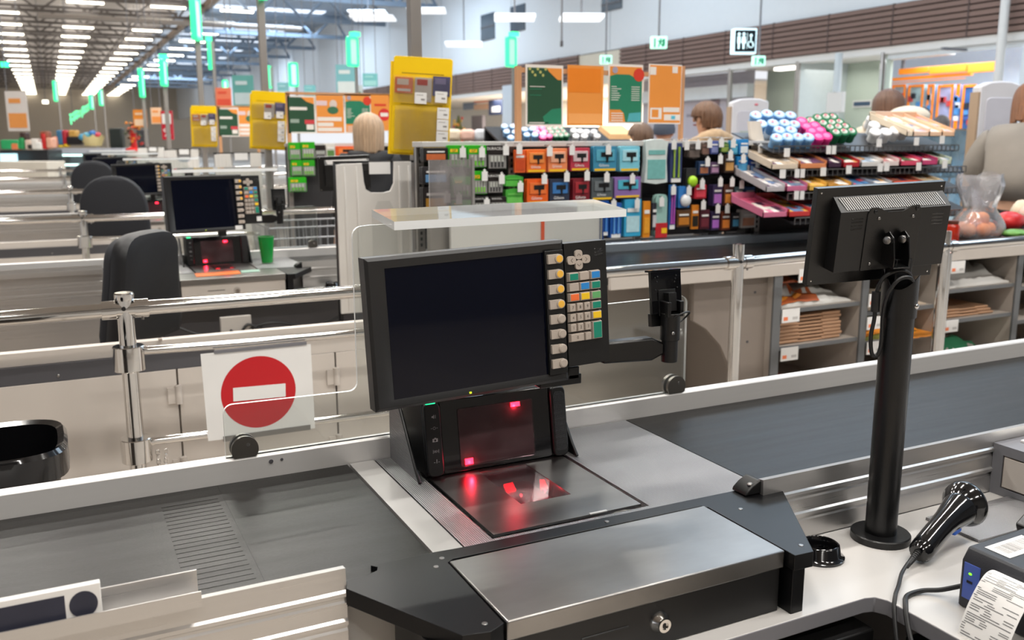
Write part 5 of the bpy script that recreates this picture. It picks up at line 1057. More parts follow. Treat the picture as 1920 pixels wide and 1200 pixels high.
def tub(px, py, y, k, label):
    c = ay(px, py, y)
    if k not in tubproto:
        m1 = mat('tub ' + k, COLT[k][0], 0.3); m2 = mat('tub lid ' + k, COLT[k][1], 0.3); bd = mat('pink badge', 'f08090', .4)
        nrm = V((-0.25, -0.62, 0.75)).normalized()
        t = thing('gum_tub', label, 'gum tub', (0, 0, 0), ADJ[k][1].split(' with')[0] + 's on the candy display')
        b = MB(); b.lathe([(0.024, -0.07), (0.029, -0.065), (0.029, -0.022), (0.033, -0.020), (0.033, -0.004), (0.030, 0.0)], (0, 0, 0), nrm, m1, 20); b.build('tub', t)
        b = MB(); lr = .026 if k in 'bw' else .019; b.lathe([(lr, 0.0002), (lr - .002, 0.0022), (0.0001, 0.0028)], (0, 0, 0), nrm, m2, 20, False); b.build('lid', t)
        if k in 'bg': b = MB(); b.lathe([(0.009, 0.003), (0.0001, 0.0032)], V((-.006, 0, .006)), nrm, bd, 12, False); b.build('badge', t)
        t.location = c; tubproto[k] = t
    else:
        t = copy_tree(tubproto[k]); t.location = c; t['label'] = label
B4 = ['back', 'second', 'third', 'front']; P4 = ['leftmost', 'second', 'third', 'rightmost']
for r_, (y, row) in enumerate(((4.0, [(1418, 215), (1439, 212), (1462, 214), (1483, 215)]), (3.92, [(1428, 231), (1450, 230), (1472, 230), (1490, 232)]), (3.84, [(1462, 243), (1484, 243)]), (3.75, [(1457, 257), (1477, 256), (1497, 256), (1516, 256)]))):
    for i, (px, py) in enumerate(row): tub(px, py, y, 'b', '%s light blue gum tub in the %s row of the block' % (P4[i] if len(row) == 4 else ('left', 'right')[i], B4[r_]))
PK_ = [[(1504, 226, 3.98)], [(1513, 236, 3.91), (1528, 234, 3.91)], [(1523, 245, 3.84), (1538, 243, 3.84)], [(1535, 255, 3.76), (1550, 254, 3.76)]]
for r_, row in enumerate(PK_):
    for i, (px, py, y) in enumerate(row): tub(px, py, y, 'p', '%s hot pink gum tub in the %s row, between blue and green tubs' % (('left', 'right')[i] if len(row) > 1 else 'single', B4[r_]))
GR_ = [[(1520, 225), (1534, 220), (1549, 218), (1562, 218)], [(1544, 230), (1560, 229), (1574, 228)], [(1557, 238), (1572, 237), (1585, 236)], [(1568, 247), (1583, 246), (1597, 245)]]
for r_, row in enumerate(GR_):
    for i, (px, py) in enumerate(row): tub(px, py, (4.02, 3.94, 3.86, 3.78)[r_], 'g', '%s dark green gum tub in the %s row' % (P4[i] if len(row) == 4 else ('left', 'middle', 'right')[i], B4[r_]))
WH = [[(1636, 222), (1655, 219)], [(1640, 233), (1662, 229), (1680, 227)], [(1642, 246), (1662, 246), (1680, 243), (1696, 241)]]
for r_, row in enumerate(WH):
    for i, (px, py) in enumerate(row): tub(px, py, (4.0, 3.9, 3.8)[r_], 'w', '%s white gum tub in the %s row, right half of the display' % (('left', 'right') if len(row) == 2 else ('left', 'middle', 'right') if len(row) == 3 else P4)[i] if False else '%s white gum tub in the %s row, right half of the display' % ((('left', 'right'), ('left', 'middle', 'right'), P4)[r_][i], ('back', 'middle', 'front')[r_]))
PALE = 'e4dcd4'
def candybox(x0, x1, y0p, y1p, yf, yb, c1, c2, label, z=None):
    X0, X1 = xat(x0, y1p, yf) + .002, xat(x1, y1p, yf) - .002; Zf = ay((x0 + x1) / 2, y1p, yf).z; Zb = ay((x0 + x1) / 2, y0p, yb).z
    t = thing('candy_box', label, 'candy box', ((X0 + X1) / 2, yf, Zf), 'open candy boxes on the stepped shelves')
    m1 = mat('box_' + c1, c1, 0.45, var=.08); m2 = mat('candy_' + c1 + c2, c2, .35, var=.55, scale=45)
    b = MB()
    sh = Zb - Zf
    def slab(x0_, x1_, ya, yb_, lo, hi):
        za = Zf + sh * (ya - yf) / (yb - yf); zb_ = Zf + sh * (yb_ - yf) / (yb - yf)
        b.add([(x0_, ya, za + lo), (x1_, ya, za + lo), (x1_, yb_, zb_ + lo), (x0_, yb_, zb_ + lo), (x0_, ya, za + hi), (x1_, ya, za + hi), (x1_, yb_, zb_ + hi), (x0_, yb_, zb_ + hi)], [(3, 2, 1, 0), (4, 5, 6, 7), (0, 1, 5, 4), (1, 2, 6, 5), (2, 3, 7, 6), (3, 0, 4, 7)], m1)
    slab(X0, X1, yf, yb, 0, .004); slab(X0, X1, yf, yf + .005, 0, .026); slab(X0, X0 + .004, yf, yb, 0, .040); slab(X1 - .004, X1, yf, yb, 0, .040); slab(X0, X1, yb - .005, yb, 0, .05); b.build('tray', t)
    b = MB(); rn = random.Random(x0); nx, ny = 4, 6; pal = [m2, m2, m2, tone(c1), tone(PALE), tone(rn.choice(('f0e8e0', 'd8a060', '503048', 'c83c4c', '6888b0')))]
    for i in range(nx):
        for j in range(ny):
            u, v = (i + .5) / nx, (j + .5) / ny; y = yf + .01 + (yb - yf - .03) * v; b.cbox((X0 + .006 + (X1 - X0 - .012) * u, y, Zf + sh * (y - yf) / (yb - yf) + .014 + rn.uniform(0, .006)), ((X1 - X0) / nx * .92, (yb - yf) / ny * .9, .018), rn.choice(pal), rz=rn.uniform(-.1, .1), rx=math.atan2(sh, yb - yf))
    o = b.build('contents', t); o['kind'] = 'stuff'
S1 = [(1700, 1712, 'ecdcc4', 'ecdccc', 'cream candy box'), (1712, 1742, 'f0d0b8', 'f0c4bc', 'peach candy box with pink sweets'), (1742, 1766, 'eec8a8', 'ecd0c4', 'orange edged candy box'), (1766, 1790, 'ecc09c', 'e4ccc0', 'orange candy box at the right end')]
PALE = 'f0a8b4'
for x0, x1, c1, c2, l in S1: candybox(x0, x1, 226, 256, 3.72, 4.0, c1, c2, l + ' on the top shelf')
PALE = 'e4dcd4'
S2 = [(1446, 1497, 'd8c8b4', 'c8b49c', 'empty looking beige candy box'), (1499, 1550, 'd88858', '704868', 'candy box with purple and orange packets'), (1552, 1578, '3c2038', '502c48', 'dark plum candy box'), (1580, 1612, 'b01c28', '2c6840', 'candy box with red side and green packets'), (1614, 1652, 'd8d4d0', 'a8b8c8', 'white candy box with pale blue packets'), (1654, 1686, 'e0d0cc', 'c08080', 'white and red candy box'), (1688, 1726, 'd84868', '587048', 'rose candy box with green packets'), (1728, 1758, 'c04070', '804060', 'magenta candy box'), (1760, 1784, 'c8d0b8', '70885c', 'white and green candy box')]
for x0, x1, c1, c2, l in S2: candybox(x0, x1, 286, 318 - (x0 - 1446) * .03, 3.66, 3.92, c1, c2, l + ' on the second shelf')
S3 = [(1436, 1472, 'b8b4b8', '7088b0', 'candy box with blue and white bars'), (1474, 1514, 'c86c90', '6c8098', 'candy box with pink striped bars'), (1516, 1550, 'e0b050', 'c08c4c', 'yellow orange candy box'), (1552, 1596, 'c89030', 'a87838', 'golden brown candy box'), (1598, 1634, '8890a0', '4878a8', 'blue candy box'), (1636, 1672, 'a0a4ac', '5c80a8', 'grey candy box with light blue bars'), (1674, 1730, 'a05c48', 'd05038', 'candy box with red and orange wrappers'), (1732, 1768, 'd8c8a8', 'c8b898', 'cream candy box')]
for x0, x1, c1, c2, l in S3: candybox(x0, x1, 326, 360 - (x0 - 1436) * .03, 3.60, 3.85, c1, c2, l + ' on the third shelf')
S4 = [(1430, 1476, 'd87898', 'c05070', 'pink candy box with pale wrappers'), (1478, 1520, 'c83838', 'd8a848', 'red candy box with yellow wrappers'), (1522, 1580, 'a84850', 'c07078', 'dusty red candy box'), (1582, 1640, '984048', 'c89048', 'wine red candy box')]
for x0, x1, c1, c2, l in S4: candybox(x0, x1, 376, 408 - (x0 - 1430) * .03, 3.55, 3.8, c1, c2, l + ' on the lowest shelf')
b = MB(); p = ay(1425, 245, 3.9); b.prism([(p.x - .03, 3.9, p.z - .16), (p.x + .03, 3.86, p.z - .16), (p.x, 3.9, p.z + .05), (p.x - .04, 3.94, p.z + .05)], (0, .02, 0), tone('d8cfc4')); b.build('shelf_strip', None, label='upright printed shelf strip at the left end of the candy display', cat='strip')
# ================================================================ the hall: floor, walls, roof
def struct(b, name, **k): return b.build(name, None, kind='structure', **k)
fl = mat('beige floor tile', 'c2b7ab', 0.32, var=0.05, scale=3)
nt = fl.node_tree; bk = nt.nodes.new('ShaderNodeTexBrick'); tcn = nt.nodes.new('ShaderNodeTexCoord'); nt.links.new(tcn.outputs['Object'], bk.inputs['Vector'])
bk.offset = 0; bk.inputs['Scale'].default_value = 1.0; bk.inputs['Brick Width'].default_value = 0.6; bk.inputs['Row Height'].default_value = 0.6; bk.inputs['Mortar Size'].default_value = 0.004
bk.inputs['Color1'].default_value = lin('c4b9ad'); bk.inputs['Color2'].default_value = lin('bab0a5'); bk.inputs['Mortar'].default_value = lin('8f867d'); nt.links.new(bk.outputs[0], nt.nodes['Principled BSDF'].inputs['Base Color'])
b = MB(); b.box(-30, 24, -8, 115, -0.1, 0, fl); struct(b, 'floor')
b = MB(); b.box(-30, 6.1, -8, 115, 7.6, 7.8, mat('brown grey roof deck', 'b4aca5', 0.7, bump=0.3, bscale=3, btype='X')); struct(b, 'ceiling')
b = MB(); b.box(6.1, 24, -8, 115, 7.6, 7.8, mat('blue grey roof deck', 'a3b2c4', 0.7, bump=0.3, bscale=3, btype='X')); struct(b, 'ceiling_bright')
WX = 13.9
wallw = mat('white wall panel', 'dfe3e6', 0.6, var=0.02)
b = MB(); b.box(WX, WX + 0.3, 2, 115, 3.88, 7.6, wallw)
struct(b, 'wall_right')
b = MB()
for y in range(4, 110, 6): b.box(WX - 0.006, WX, y, y + 0.03, 3.9, 7.6, mat('panel joint', 'b4bcc2', .6))
struct(b, 'trim_1')
b = MB(); b.box(-30, 24, 115, 115.3, 0, 7.8, mat('far beige wall', 'cabfae', 0.6)); struct(b, 'wall_back')
b = MB(); b.box(-30, 24, -8.2, -8, 0, 7.6, mat('grey light blocker wall', '77726d', 0.7)); struct(b, 'wall_front_blocker')  # unseen wall added behind the camera to darken reflections and cut fill
b = MB(); b.box(WX - 0.05, WX + 0.3, 2, 21.4, 3.02, 3.15, WHITE); b.box(WX - 0.05, WX + 0.3, 23.6, 70, 3.02, 3.15, WHITE); struct(b, 'trim_2')
SL = mat('brown wood slat', '7c6258', 0.5, var=0.08, scale=4, stretch=(1, .2, 1)); SLD = mat('slat shadow gap', '4a3b36', 0.6)
b = MB()
for ya, yb in ((2, 21.4), (23.6, 70)):
    b.box(WX - 0.04, WX + 0.02, ya, yb, 3.15, 3.88, SLD)
    for k in range(7): b.box(WX - 0.09, WX - 0.04, ya, yb, 3.17 + k * 0.103, 3.245 + k * 0.103, SL)
    y = ya + 1.1
    while y < yb: b.box(WX - 0.095, WX - 0.05, y, y + 0.03, 3.15, 3.88, SLD); y += 1.55
b.box(WX - 0.03, WX + 0.3, 21.4, 23.6, 3.0, 3.85, mat('beige recess', 'd8d0be', .6)); struct(b, 'trim_3')
# openings below the band
sage = mat('sage green wall', 'b9c4b6', 0.6, var=0.02)
b = MB(); b.box(15.2, 15.4, 13.75, 17.2, 0, 3.1, sage); b.box(WX, 15.2, 14.75, 14.85, 0, 3.05, mat('pale blue wall', 'c3cdce', .6)); b.box(WX, 14.0, 12.55, 12.65, 0, 3.05, sage); struct(b, 'wall_recess')
b = MB(); b.box(WX, 15.5, 12.4, 17.2, 3.05, 3.15, WHITE); struct(b, 'ceiling_recess')
b = MB(); b.box(14.6, 14.62, 16.95, 21.4, 0, 3.05, mat('lilac grey wall', 'b8b3bb', .6)); b.box(14.4, 14.6, 16.95, 21.4, 2.45, 2.75, mat('pale beam', 'd5dade', .5)); struct(b, 'wall_poster_side')
for i, y in enumerate((12.62, 14.80, 16.92)):
    b = MB(); b.cyl((WX - 0.02, y, 0), (WX - 0.02, y, 3.05), 0.055, CHROME if i == 0 else POLE, 16); struct(b, 'trim_%d' % (4 + i))
b = MB(); b.cyl((WX - 0.3, 10.05, 0), (WX - 0.3, 10.05, 7), 0.07, WHITE, 16); struct(b, 'trim_8')
b = MB(); b.box(WX, WX + .3, 2, 9.9, 0, 3.05, mat('white shutter', 'd4dade', .5, bump=.5, bscale=6, btype='Z')); struct(b, 'wall_shutter')
b = MB(); b.box(WX, WX + .1, 9.9, 12.55, 2.93, 3.05, mat('white shutter')); struct(b, 'trim_9')
dkw = mat('dark window', '3c4a56', 0.2, var=.3, scale=1.5)
for i, (x0, y0, x1, y1) in enumerate(((902, 22, 927, 78), (957, 6, 984, 62), (1128, -12, 1166, 24))):
    p, q = ax(x0, y1, WX - 0.02), ax(x1, y0, WX - 0.02); b = MB(); b.box(WX - 0.03, WX, min(p.y, q.y), max(p.y, q.y), p.z, q.z, dkw); b.box(WX - .04, WX - .03, min(p.y, q.y), max(p.y, q.y), (p.z + q.z) / 2 - .03, (p.z + q.z) / 2 + .03, GREYD); struct(b, 'window_%d' % (i + 1))
SKY = glow('roof light glass', 'e4f0ff', 1.7)
for i in range(12):
    y = 26 + i * 6.5; b = MB(); b.box(7.2, 12.6, y, y + 2.6, 7.54, 7.6, SKY); struct(b, 'window_%d' % (4 + i))
TRL = mat('brown grey truss steel', '6a6461', 0.5); TRB = mat('blue grey truss steel', '8494a6', 0.45, .2)
def truss(x0, x1, y, m, zb, zt, r, bay, name):
    b = MB(); b.box(x0, x1, y - r, y + r, zb - r, zb + r, m); b.box(x0, x1, y - r, y + r, zt - r, zt + r, m); x = x0; k = 0
    while x < x1 - .1:
        xe = min(x + bay, x1); b.tube([(x, y, zt if k % 2 else zb), (xe, y, zb if k % 2 else zt)], r * .7, m, 5); x = xe; k += 1
    return struct(b, name)
ta = truss(-16, 6.1, 27.0, TRL, 6.72, 7.4, 0.06, 0.9, 'ceiling_truss'); tb = truss(6.1, 13.7, 22.0, TRB, 6.45, 7.4, 0.09, 1.0, 'ceiling_truss')
for i in range(1, 20): copy_tree(ta, (0, 4.2 * i, 0))
for i in range(1, 13): copy_tree(tb, (0, 6.0 * i, 0))
b = MB(); b.box(6.05, 6.25, 24, 112, 6.62, 6.86, mat('tan steel beam', '9d8b7c', .5)); struct(b, 'ceiling_beam')
b = MB(); p = az(70, 29, 6.35); b.cyl((p.x, p.y, 6.35), (p.x + 10.5, p.y + .1, 6.35), 0.10, mat('pale duct', 'b8b0aa', .4), 12); [b.cyl((p.x + 1 + 2.8 * q, p.y, 6.4), (p.x + 1 + 2.8 * q, p.y, 7.598), .01, GREYM, 6) for q in range(4)]; b.build('duct_pipe', None, label='long pale duct pipe under the roof at the upper left', cat='pipe')
lm = MB(); 
LX = ((-1.15, 'leftmost'), (1.72, 'second'), (4.60, 'third'), (7.15, 'rightmost'))
for x, nm in LX:
    proto = None
    for i in range(21):
        y = 30.2 + 4.22 * i
        if proto is None:
            proto = thing('tube_lamp', 'lit tube lamp in the %s of the four long ceiling lamp rows' % nm, 'ceiling lamp', (x, y, 6.5), '%s row of ceiling lamps' % nm)
            b = MB(); b.box(x - 0.62, x + 0.62, y - 0.07, y + 0.07, 6.44, 6.50, LAMP); b.build('diffuser', proto); b = MB(); b.box(x - 0.64, x + 0.64, y - 0.09, y + 0.09, 6.50, 6.56, WHITE); b.build('housing', proto); b = MB(); b.cyl((x - .5, y, 6.56), (x - .5, y, 7.6), .01, GREYM, 6); b.build('hanger', proto); b = MB(); b.cyl((x + .5, y, 6.56), (x + .5, y, 7.6), .01, GREYM, 6); b.build('hanger', proto)
        else: copy_tree(proto, (0, 4.22 * i, 0))

# things hanging near the right wall
def hung(px, py, d, w_, h_, name, label, cat, m, rod=True, dp=0.08, rz=R(-25), part=None):
    c = ad(px, py, d); t = thing(name, label, cat, c); M = Matrix.Translation(c) @ Matrix.Rotation(rz, 4, 'Z')
    b = MB(M); b.box(-w_ / 2, w_ / 2, -dp / 2, dp / 2, -h_ / 2, h_ / 2, m); b.build(part or 'panel', t, bevel=0.01)
    if rod: b = MB(); b.cyl(c + V((0, 0, h_ / 2)), (c.x, c.y, 7.6), 0.014, GREYM, 8); b.build('hanger_rod', t)
    return t, M
EX = mat('exit sign face', 'd8fff0', 0.4, emit='b0ffe0', es=0.7); EXG = mat('exit pictogram green', '10a070', .5)
for px, py, d, s, l, rod in ((1235, 80, 13.5, .24, 'hanging green and white exit sign under the slatted band, right of the posters', True), (1136, 112, 17.0, .22, 'small green and white exit sign above the third poster', True), (1422, 114, 14.2, .20, 'small pale exit lamp below the restroom sign', True)):
    t, M = hung(px, py, d, s, s * .72, 'exit_sign', l, 'exit sign', EX, rod)
    b = MB(M); h_ = s * .3
    b.box(-s * .32, -s * .22, -.045, -.04, -h_, h_ * .8, EXG); b.ell((0.02, -.043, h_ * .62), (s * .06, .003, s * .06), EXG, 10, 6); b.prism([(-.02, -.045, -h_ * .9), (.0, -.045, 0), (-.03, -.045, h_ * .4), (.05, -.045, h_ * .4), (.03, -.045, -h_ * .1), (.07, -.045, -h_ * .9), (.05, -.045, -h_ * .9), (.015, -.045, -h_ * .2), (.0, -.045, -h_ * .9)], (0, .004, 0), EXG); b.box(s * .2, s * .36, -.045, -.04, -h_ * .7, h_ * .7, EXG); b.build('pictogram', t)
t, M = hung(1394, 78, 13.3, 0.34, 0.35, 'restroom_sign', 'black lit restroom sign with white figures on the slatted band', 'sign', mat('sign light edge', 'dff6ff', .3, emit='c8f0ff', es=1.0), False, .16)
b = MB(); b.box(13.3, 13.86, t.location.y - .03, t.location.y + .03, t.location.z + .05, t.location.z + .09, GREYM); b.build('wall_bracket', t)
b = MB(M); b.box(-.145, .15, -.085, -.08, -.15, .15, mat('sign dark face', '18242a', .2)); b.build('face', t)
W_ = mat('lit pictogram', 'e0fbff', .4, emit='d0f6ff', es=.9); b = MB(M)
for x, skirt in ((-.09, 0), (-.02, 1)):
    b.ell((x, -.087, .095), (.02, .003, .022), W_, 10, 6)
    b.prism([(x - .022, -.089, .065), (x + .022, -.089, .065), (x + (.034 if skirt else .022), -.089, -.03), (x + .014, -.089, -.03), (x + .012, -.089, -.11), (x - .012, -.089, -.11), (x - .014, -.089, -.03), (x - (.034 if skirt else .022), -.089, -.03)], (0, .004, 0), W_)
b.box(.028, .033, -.089, -.085, -.11, .11, W_); b.ell((.085, -.087, .075), (.02, .003, .022), W_, 10, 6); b.tube([(.083, -.088, .05), (.083, -.088, -.01), (.112, -.088, -.02), (.118, -.088, -.06)], .009, W_, 6); b.tube([(.085 + .04 * math.cos(q), -.088, -.045 + .045 * math.sin(q)) for q in [R(120 + 24 * k) for k in range(11)]], .007, W_, 6); b.build('pictogram', t)
LP = mat('flat lamp glow', 'f4f8ff', .4, emit='f0f6ff', es=.75)
for px, py, d, s, l in ((965, 33, 14, .62, 'flat white square lamp hanging before the two dark wall windows'), (1090, 33, 13.5, .62, 'flat white square lamp hanging left of the topmost dark wall window'), (870, 83, 20, .8, 'flat white square lamp hanging lower, above the yellow card holder'), (800, 20, 22, .9, 'flat white lamp beside the metal pole at the top'), (700, 34, 26, 1.2, 'long flat lamp among the blue trusses left of the metal pole'), (690, 24, 30, 1.2, 'upper long flat lamp among the blue trusses'), (1050, 200, 30, .1, 'x')):
    if l == 'x': continue
    hung(px, py, d, s, .06, 'panel_lamp', l, 'ceiling lamp', LP, True, s * .9)
t, M = hung(1053, 82, 12.5, .04, .08, 'security_camera', 'small dark camera at the end of a thin rod in front of the white wall', 'camera', GREYD, True, .05)

# ================================================================ far clutter behind the tills
def block(px0, py0, px1, py1, d, m, name, label, cat, dp=.3, floor=False, group=None, bev=.01, parts=None):
    a, c = ad(px0, py1, d), ad(px1, py0, d); M = Matrix.Translation(V(((a.x + c.x) / 2, (a.y + c.y) / 2, 0))) @ Matrix.Rotation(-YAW, 4, 'Z'); w_ = (V((a.x, a.y)) - V((c.x, c.y))).length
    b = MB(M); z0 = 0 if floor else a.z; b.box(-w_ / 2, w_ / 2, 0, dp, z0, c.z, m)
    if parts: parts(b, M, w_, z0, c.z)
    return b.build(name, None, bevel=bev, label=label, cat=cat, group=group)
# banners and posters beyond
def banner(px0, py0, px1, py1, d, c1, c2, label):
    a, c = ad(px0, py1, d), ad(px1, py0, d); cen = (a + c) / 2; w_ = (px1 - px0) * d / F; h_ = (py1 - py0) * d / F
    t = thing('hanging_banner', label, 'banner', cen); M = Matrix.Translation(cen) @ Matrix.Rotation(-YAW, 4, 'Z')
    b = MB(M); b.box(-w_ / 2, w_ / 2, 0, .012, -h_ / 2, h_ / 2, tone(c1)); b.build('sheet', t)
    b = MB(M); b.box(-w_ * .42, w_ * .42, -.004, 0, -h_ * .42, -h_ * .05, tone(c2)); b.box(-w_ * .35, w_ * .2, -.004, 0, h_ * .2, h_ * .32, tone(c2)); b.build('print', t)
    b = MB(M); b.cyl((-w_ * .4, .006, h_ / 2), (-w_ * .4, .006, 7.6 - cen.z), .006, GREYM, 6); b.build('cord', t); b = MB(M); b.cyl((w_ * .4, .006, h_ / 2), (w_ * .4, .006, 7.6 - cen.z), .006, GREYM, 6); b.build('cord', t)
for a in ((12, 172, 52, 245, 16, 'dcd6d2', 'e89a50', 'white and orange hanging banner at the far left'), (250, 206, 275, 238, 17, 'ee9234', 'f0d0b0', 'small orange banner left of the red sale sign'), (283, 202, 303, 232, 18, 'f0cba8', 'ee9a50', 'pale orange banner beside the red sale sign'), (405, 165, 434, 202, 15, 'e07858', 'd85038', 'salmon red banner above the third poster group'), (436, 142, 476, 200, 17, '5c9c98', 'b8c8cc', 'tall teal banner behind the lane poles'), (520, 155, 542, 182, 18, '80b8c0', 'a8d0d8', 'light teal banner beside the middle card holder'), (570, 160, 592, 180, 18, '7cc0c8', 'a0d4d8', 'small light teal banner right of the middle card holder'), (630, 122, 668, 178, 16, '78b4bc', 'd4dcdc', 'teal and white banner behind the green lane light'), (680, 138, 708, 162, 15, '70b4b8', '98cccc', 'teal banner left of the largest card holder'), (640, 160, 680, 182, 17, 'c8d0d0', '58805c', 'pale banner below the teal one')): banner(*a)
def sale(b, M, w_, z0, z1): 
    b.xf = M; h_ = z1 - z0; b.box(-w_ * .4, w_ * .4, -.01, 0, z0 + h_ * .55, z0 + h_ * .9, PAPER); b.text('%', h_ * .4, (0, -.012, z0 + h_ * .25), (1, 0, 0), (0, 0, 1), PAPER); b.cyl((0, .02, z1), (0, .02, 7.6), .006, GREYM, 6)
block(304, 208, 322, 262, 17, tone('c01830'), 'sale_sign', 'crimson sale sign with white patches in the far left background', 'sign', .05, parts=sale)
# lane lights further away
for px, yt, yb, d, w_, rz, l in ((104, 152, 190, 24, .2, R(70), 'slim green lane light above the lamp rows at the left'), (172, 178, 205, 26, .2, R(60), 'green lane light just left of the bright one, far left'), (190, 168, 198, 26, .22, R(60), 'bright green lane light near the lit green lettering'), (550, 118, 162, 17, .17, R(10), 'green lane light above the dark green posters'), (505, 124, 165, 18, .2, R(60), 'dim green lane light next to the middle card holder'), (422, 150, 167, 24, .14, R(0), 'tiny green lane light over the salmon banner'), (661, 70, 124, 13.5, .20, R(30), 'pale green lane light with beacon, left of the largest card holder'), (958, 70, 125, 13.5, .19, R(20), 'pale green lane light with beacon left of the wooden poster frame'), (393, 78, 130, 15, .10, R(80), 'edge-on green lane light beside the third lane pole')):
    c = ad(px, (yt + yb) / 2, d); h_ = (yb - yt) * d / F
    t = lane_light(c, w_, h_, rz, l, top=px in (661, 958, 393), on=px not in (661, 958, 505))
    b = MB(); b.box(c.x + .04, c.x + .08, c.y + .02, c.y + .06, 0, c.z + h_ / 2, POLE); b.build('pole', t)
t = thing('lit_lettering', 'slanted row of glowing green letters on the far left wall sign', 'sign', ad(150, 210, 40))
c0, c1 = ad(133, 224, 38), ad(165, 203, 46)
b = MB()
rn = random.Random(4); u = (c1 - c0); 
for i in range(8):
    p = c0 + u * (i / 7.0); h_ = .30 if i else .4; w_ = .12
    for dx, dz, sx, sz in random.choice((((0, 0, .05, h_), (.08, .2, .12, .06)), ((0, 0, .05, h_), (.12, 0, .05, h_)), ((0.05, 0, .2, .06), (0.05, .2, .2, .06), (.0, 0, .06, h_)))): b.cbox(p + V((dx, 0, dz)), (sx, .06, sz), glow('green letters', '70ffb0', 1.6))
b.build('letters', t)
b = MB(); [b.cyl(c0 + u * q, ((c0 + u * q).x, (c0 + u * q).y, 7.6), .012, GREYM, 6) for q in (.1, .9)]; b.build('hanger', t)
for px, py, d, l in ((9, 121, 22, 'green emergency lamp at the far left edge'), (85, 191, 40, 'white spotlight far down the hall at the left')):
    c = ad(px, py, d); b = MB(); s = .09 if px < 50 else .12; b.cbox(c, (s * 2, s, s * 1.3), glow('lamp_%d' % px, '30f0a0' if px < 50 else 'fffbe8', 3)); b.cyl(c, (c.x, c.y, 7.6), .012, GREYM, 6); b.build('small_lamp', None, label=l, cat='lamp')
# chilled counter with light strips
d = 19; a, c = ad(103, 345, d), ad(232, 278, d)
t = thing('chilled_cabinet', 'glass chilled cabinet with two cyan light strips in the left background', 'cabinet', ((a.x + c.x) / 2, (a.y + c.y) / 2, 0)); M = Matrix.Translation(t.location) @ Matrix.Rotation(-YAW, 4, 'Z'); hw = (c - a).xy.length / 2
b = MB(M); b.box(-hw, hw, .0, .6, 0, .62, tone('c4c8ca')); b.box(-hw, hw, .55, .6, .62, c.z, tone('9aa4ac')); b.box(-hw, hw, 0, .6, c.z - .1, c.z, tone('b4b8c4')); b.box(-hw, -hw + .06, 0, .6, .62, c.z, POLE); b.build('carcass', t)
for z, x0, x1 in ((ad(127, 291, d).z, -hw + .1, -hw + .62), (ad(143, 309, d).z, -hw + .13, hw - .35)): b = MB(M); b.box(x0, x1, -.02, .02, z - .02, z + .02, glow('cyan strip', 'd8fff8', 2.5)); b.build('light_strip', t)
rn = random.Random(8)
for i in range(14):
    x = -hw + .15 + i * (2 * hw - .3) / 13; z = ad(143, 318, d).z - .03; wx = .09
    p = M @ V((x, .25, 0)); b = MB(); b.cbox((p.x, p.y, .68 + (.0 if i % 2 else 0)), (.085, .1, .11), tone(rn.choice(('c8a080', 'd8d4cc', 'b8c4c8', 'e0b090', '90a8b0'))), rz=-YAW); b.build('chilled_pack', None, label='small pale food pack inside the chilled cabinet', cat='food pack', group='packs in the chilled cabinet')
# toys and goods on top of and around it
CL = ['d03030', 'e8b030', '3060a8', '30884c', 'e07830', 'd8d0c8', '503828', 'c84878', '2c2c2c', '70a8c8']
GOODS = [(0, 262, 36, 280, 'green packed tray', '28a060'), (20, 268, 34, 281, 'orange box', 'e07848'), (35, 258, 44, 280, 'green box', '209050'), (36, 248, 47, 262, 'dark doll', '3a2420'), (46, 262, 58, 281, 'pale plush toy', 'd8c0b0'), (58, 260, 70, 281, 'white plush toy', 'e8e2dc'), (50, 270, 60, 280, 'dark ball', '302824'), (66, 266, 78, 281, 'white ball toy', 'ece8e4'), (78, 250, 84, 280, 'red toy stand', 'c01c1c'), (74, 246, 88, 262, 'brown plush bear', '8a4830'), (86, 258, 98, 278, 'pink plush toy', 'e0a890'), (98, 256, 108, 275, 'salmon box', 'e09070'), (106, 244, 116, 272, 'blue toy box', '4078a0'), (117, 244, 123, 272, 'tall red box', 'b82030'), (124, 256, 150, 272, 'black slanted case', '1c1618'), (128, 244, 142, 258, 'amber box', 'd0a050'), (205, 240, 228, 279, 'black and green backpack', '1e2622'), (256, 242, 273, 268, 'dark grey box', '3c3c40'), (118, 270, 125, 276, 'small yellow toy', 'f0c020'), (108, 272, 116, 277, 'yellow packet', 'e8c840')]
for i, (x0, y0, x1, y1, l, c) in enumerate(GOODS):
    block(x0, y0, x1, y1, 19.6 if x0 > 96 else 18.0, mat('goods_' + c, c, .5, var=.25, scale=6), l.split()[-1] + '_goods' if l.split()[-1] in ('tray',) else l.replace(' ', '_'), l + ' among the mixed goods in the far left background', l.split()[-1], .2, bev=.03, floor=x0 == 256)
block(0, 281, 90, 303, 18.2, mat('dark shelf front', '2a2a2e', .4), 'dark_counter', 'long dark counter front at the left background carrying toys', 'counter', .6, floor=True)
block(0, 288, 28, 303, 17.9, glow('ad screen', 'c8f4ff', 1.6), 'lit_screen', 'bright cyan lit screen at the left edge', 'screen', .1, bev=.0)
block(-40, 303, 90, 345, 17.2, mat('cream cabinet', 'd8d2c6', .5), 'cream_cabinet', 'cream coloured cabinet at the left edge beyond the tills', 'cabinet', .7, floor=True)
t = thing('toy_basket', 'pale yellow spiky basket filled with blue and green toys', 'basket', ad(175, 275, 19.7)); d = 19.7; p = ad(175, 272, d)
b = MB(); n = 24; vs = []; fs = []
for j, (r_, h) in enumerate(((.17, -.02), (.24, .17))):
    for i in range(n): q = 2 * math.pi * i / n; vs.append((p.x + r_ * math.cos(q), p.y + r_ * math.sin(q), p.z + h + (.06 * (i % 3 == 0) if j else 0)))
for i in range(n): fs.append((i, (i + 1) % n, n + (i + 1) % n, n + i))
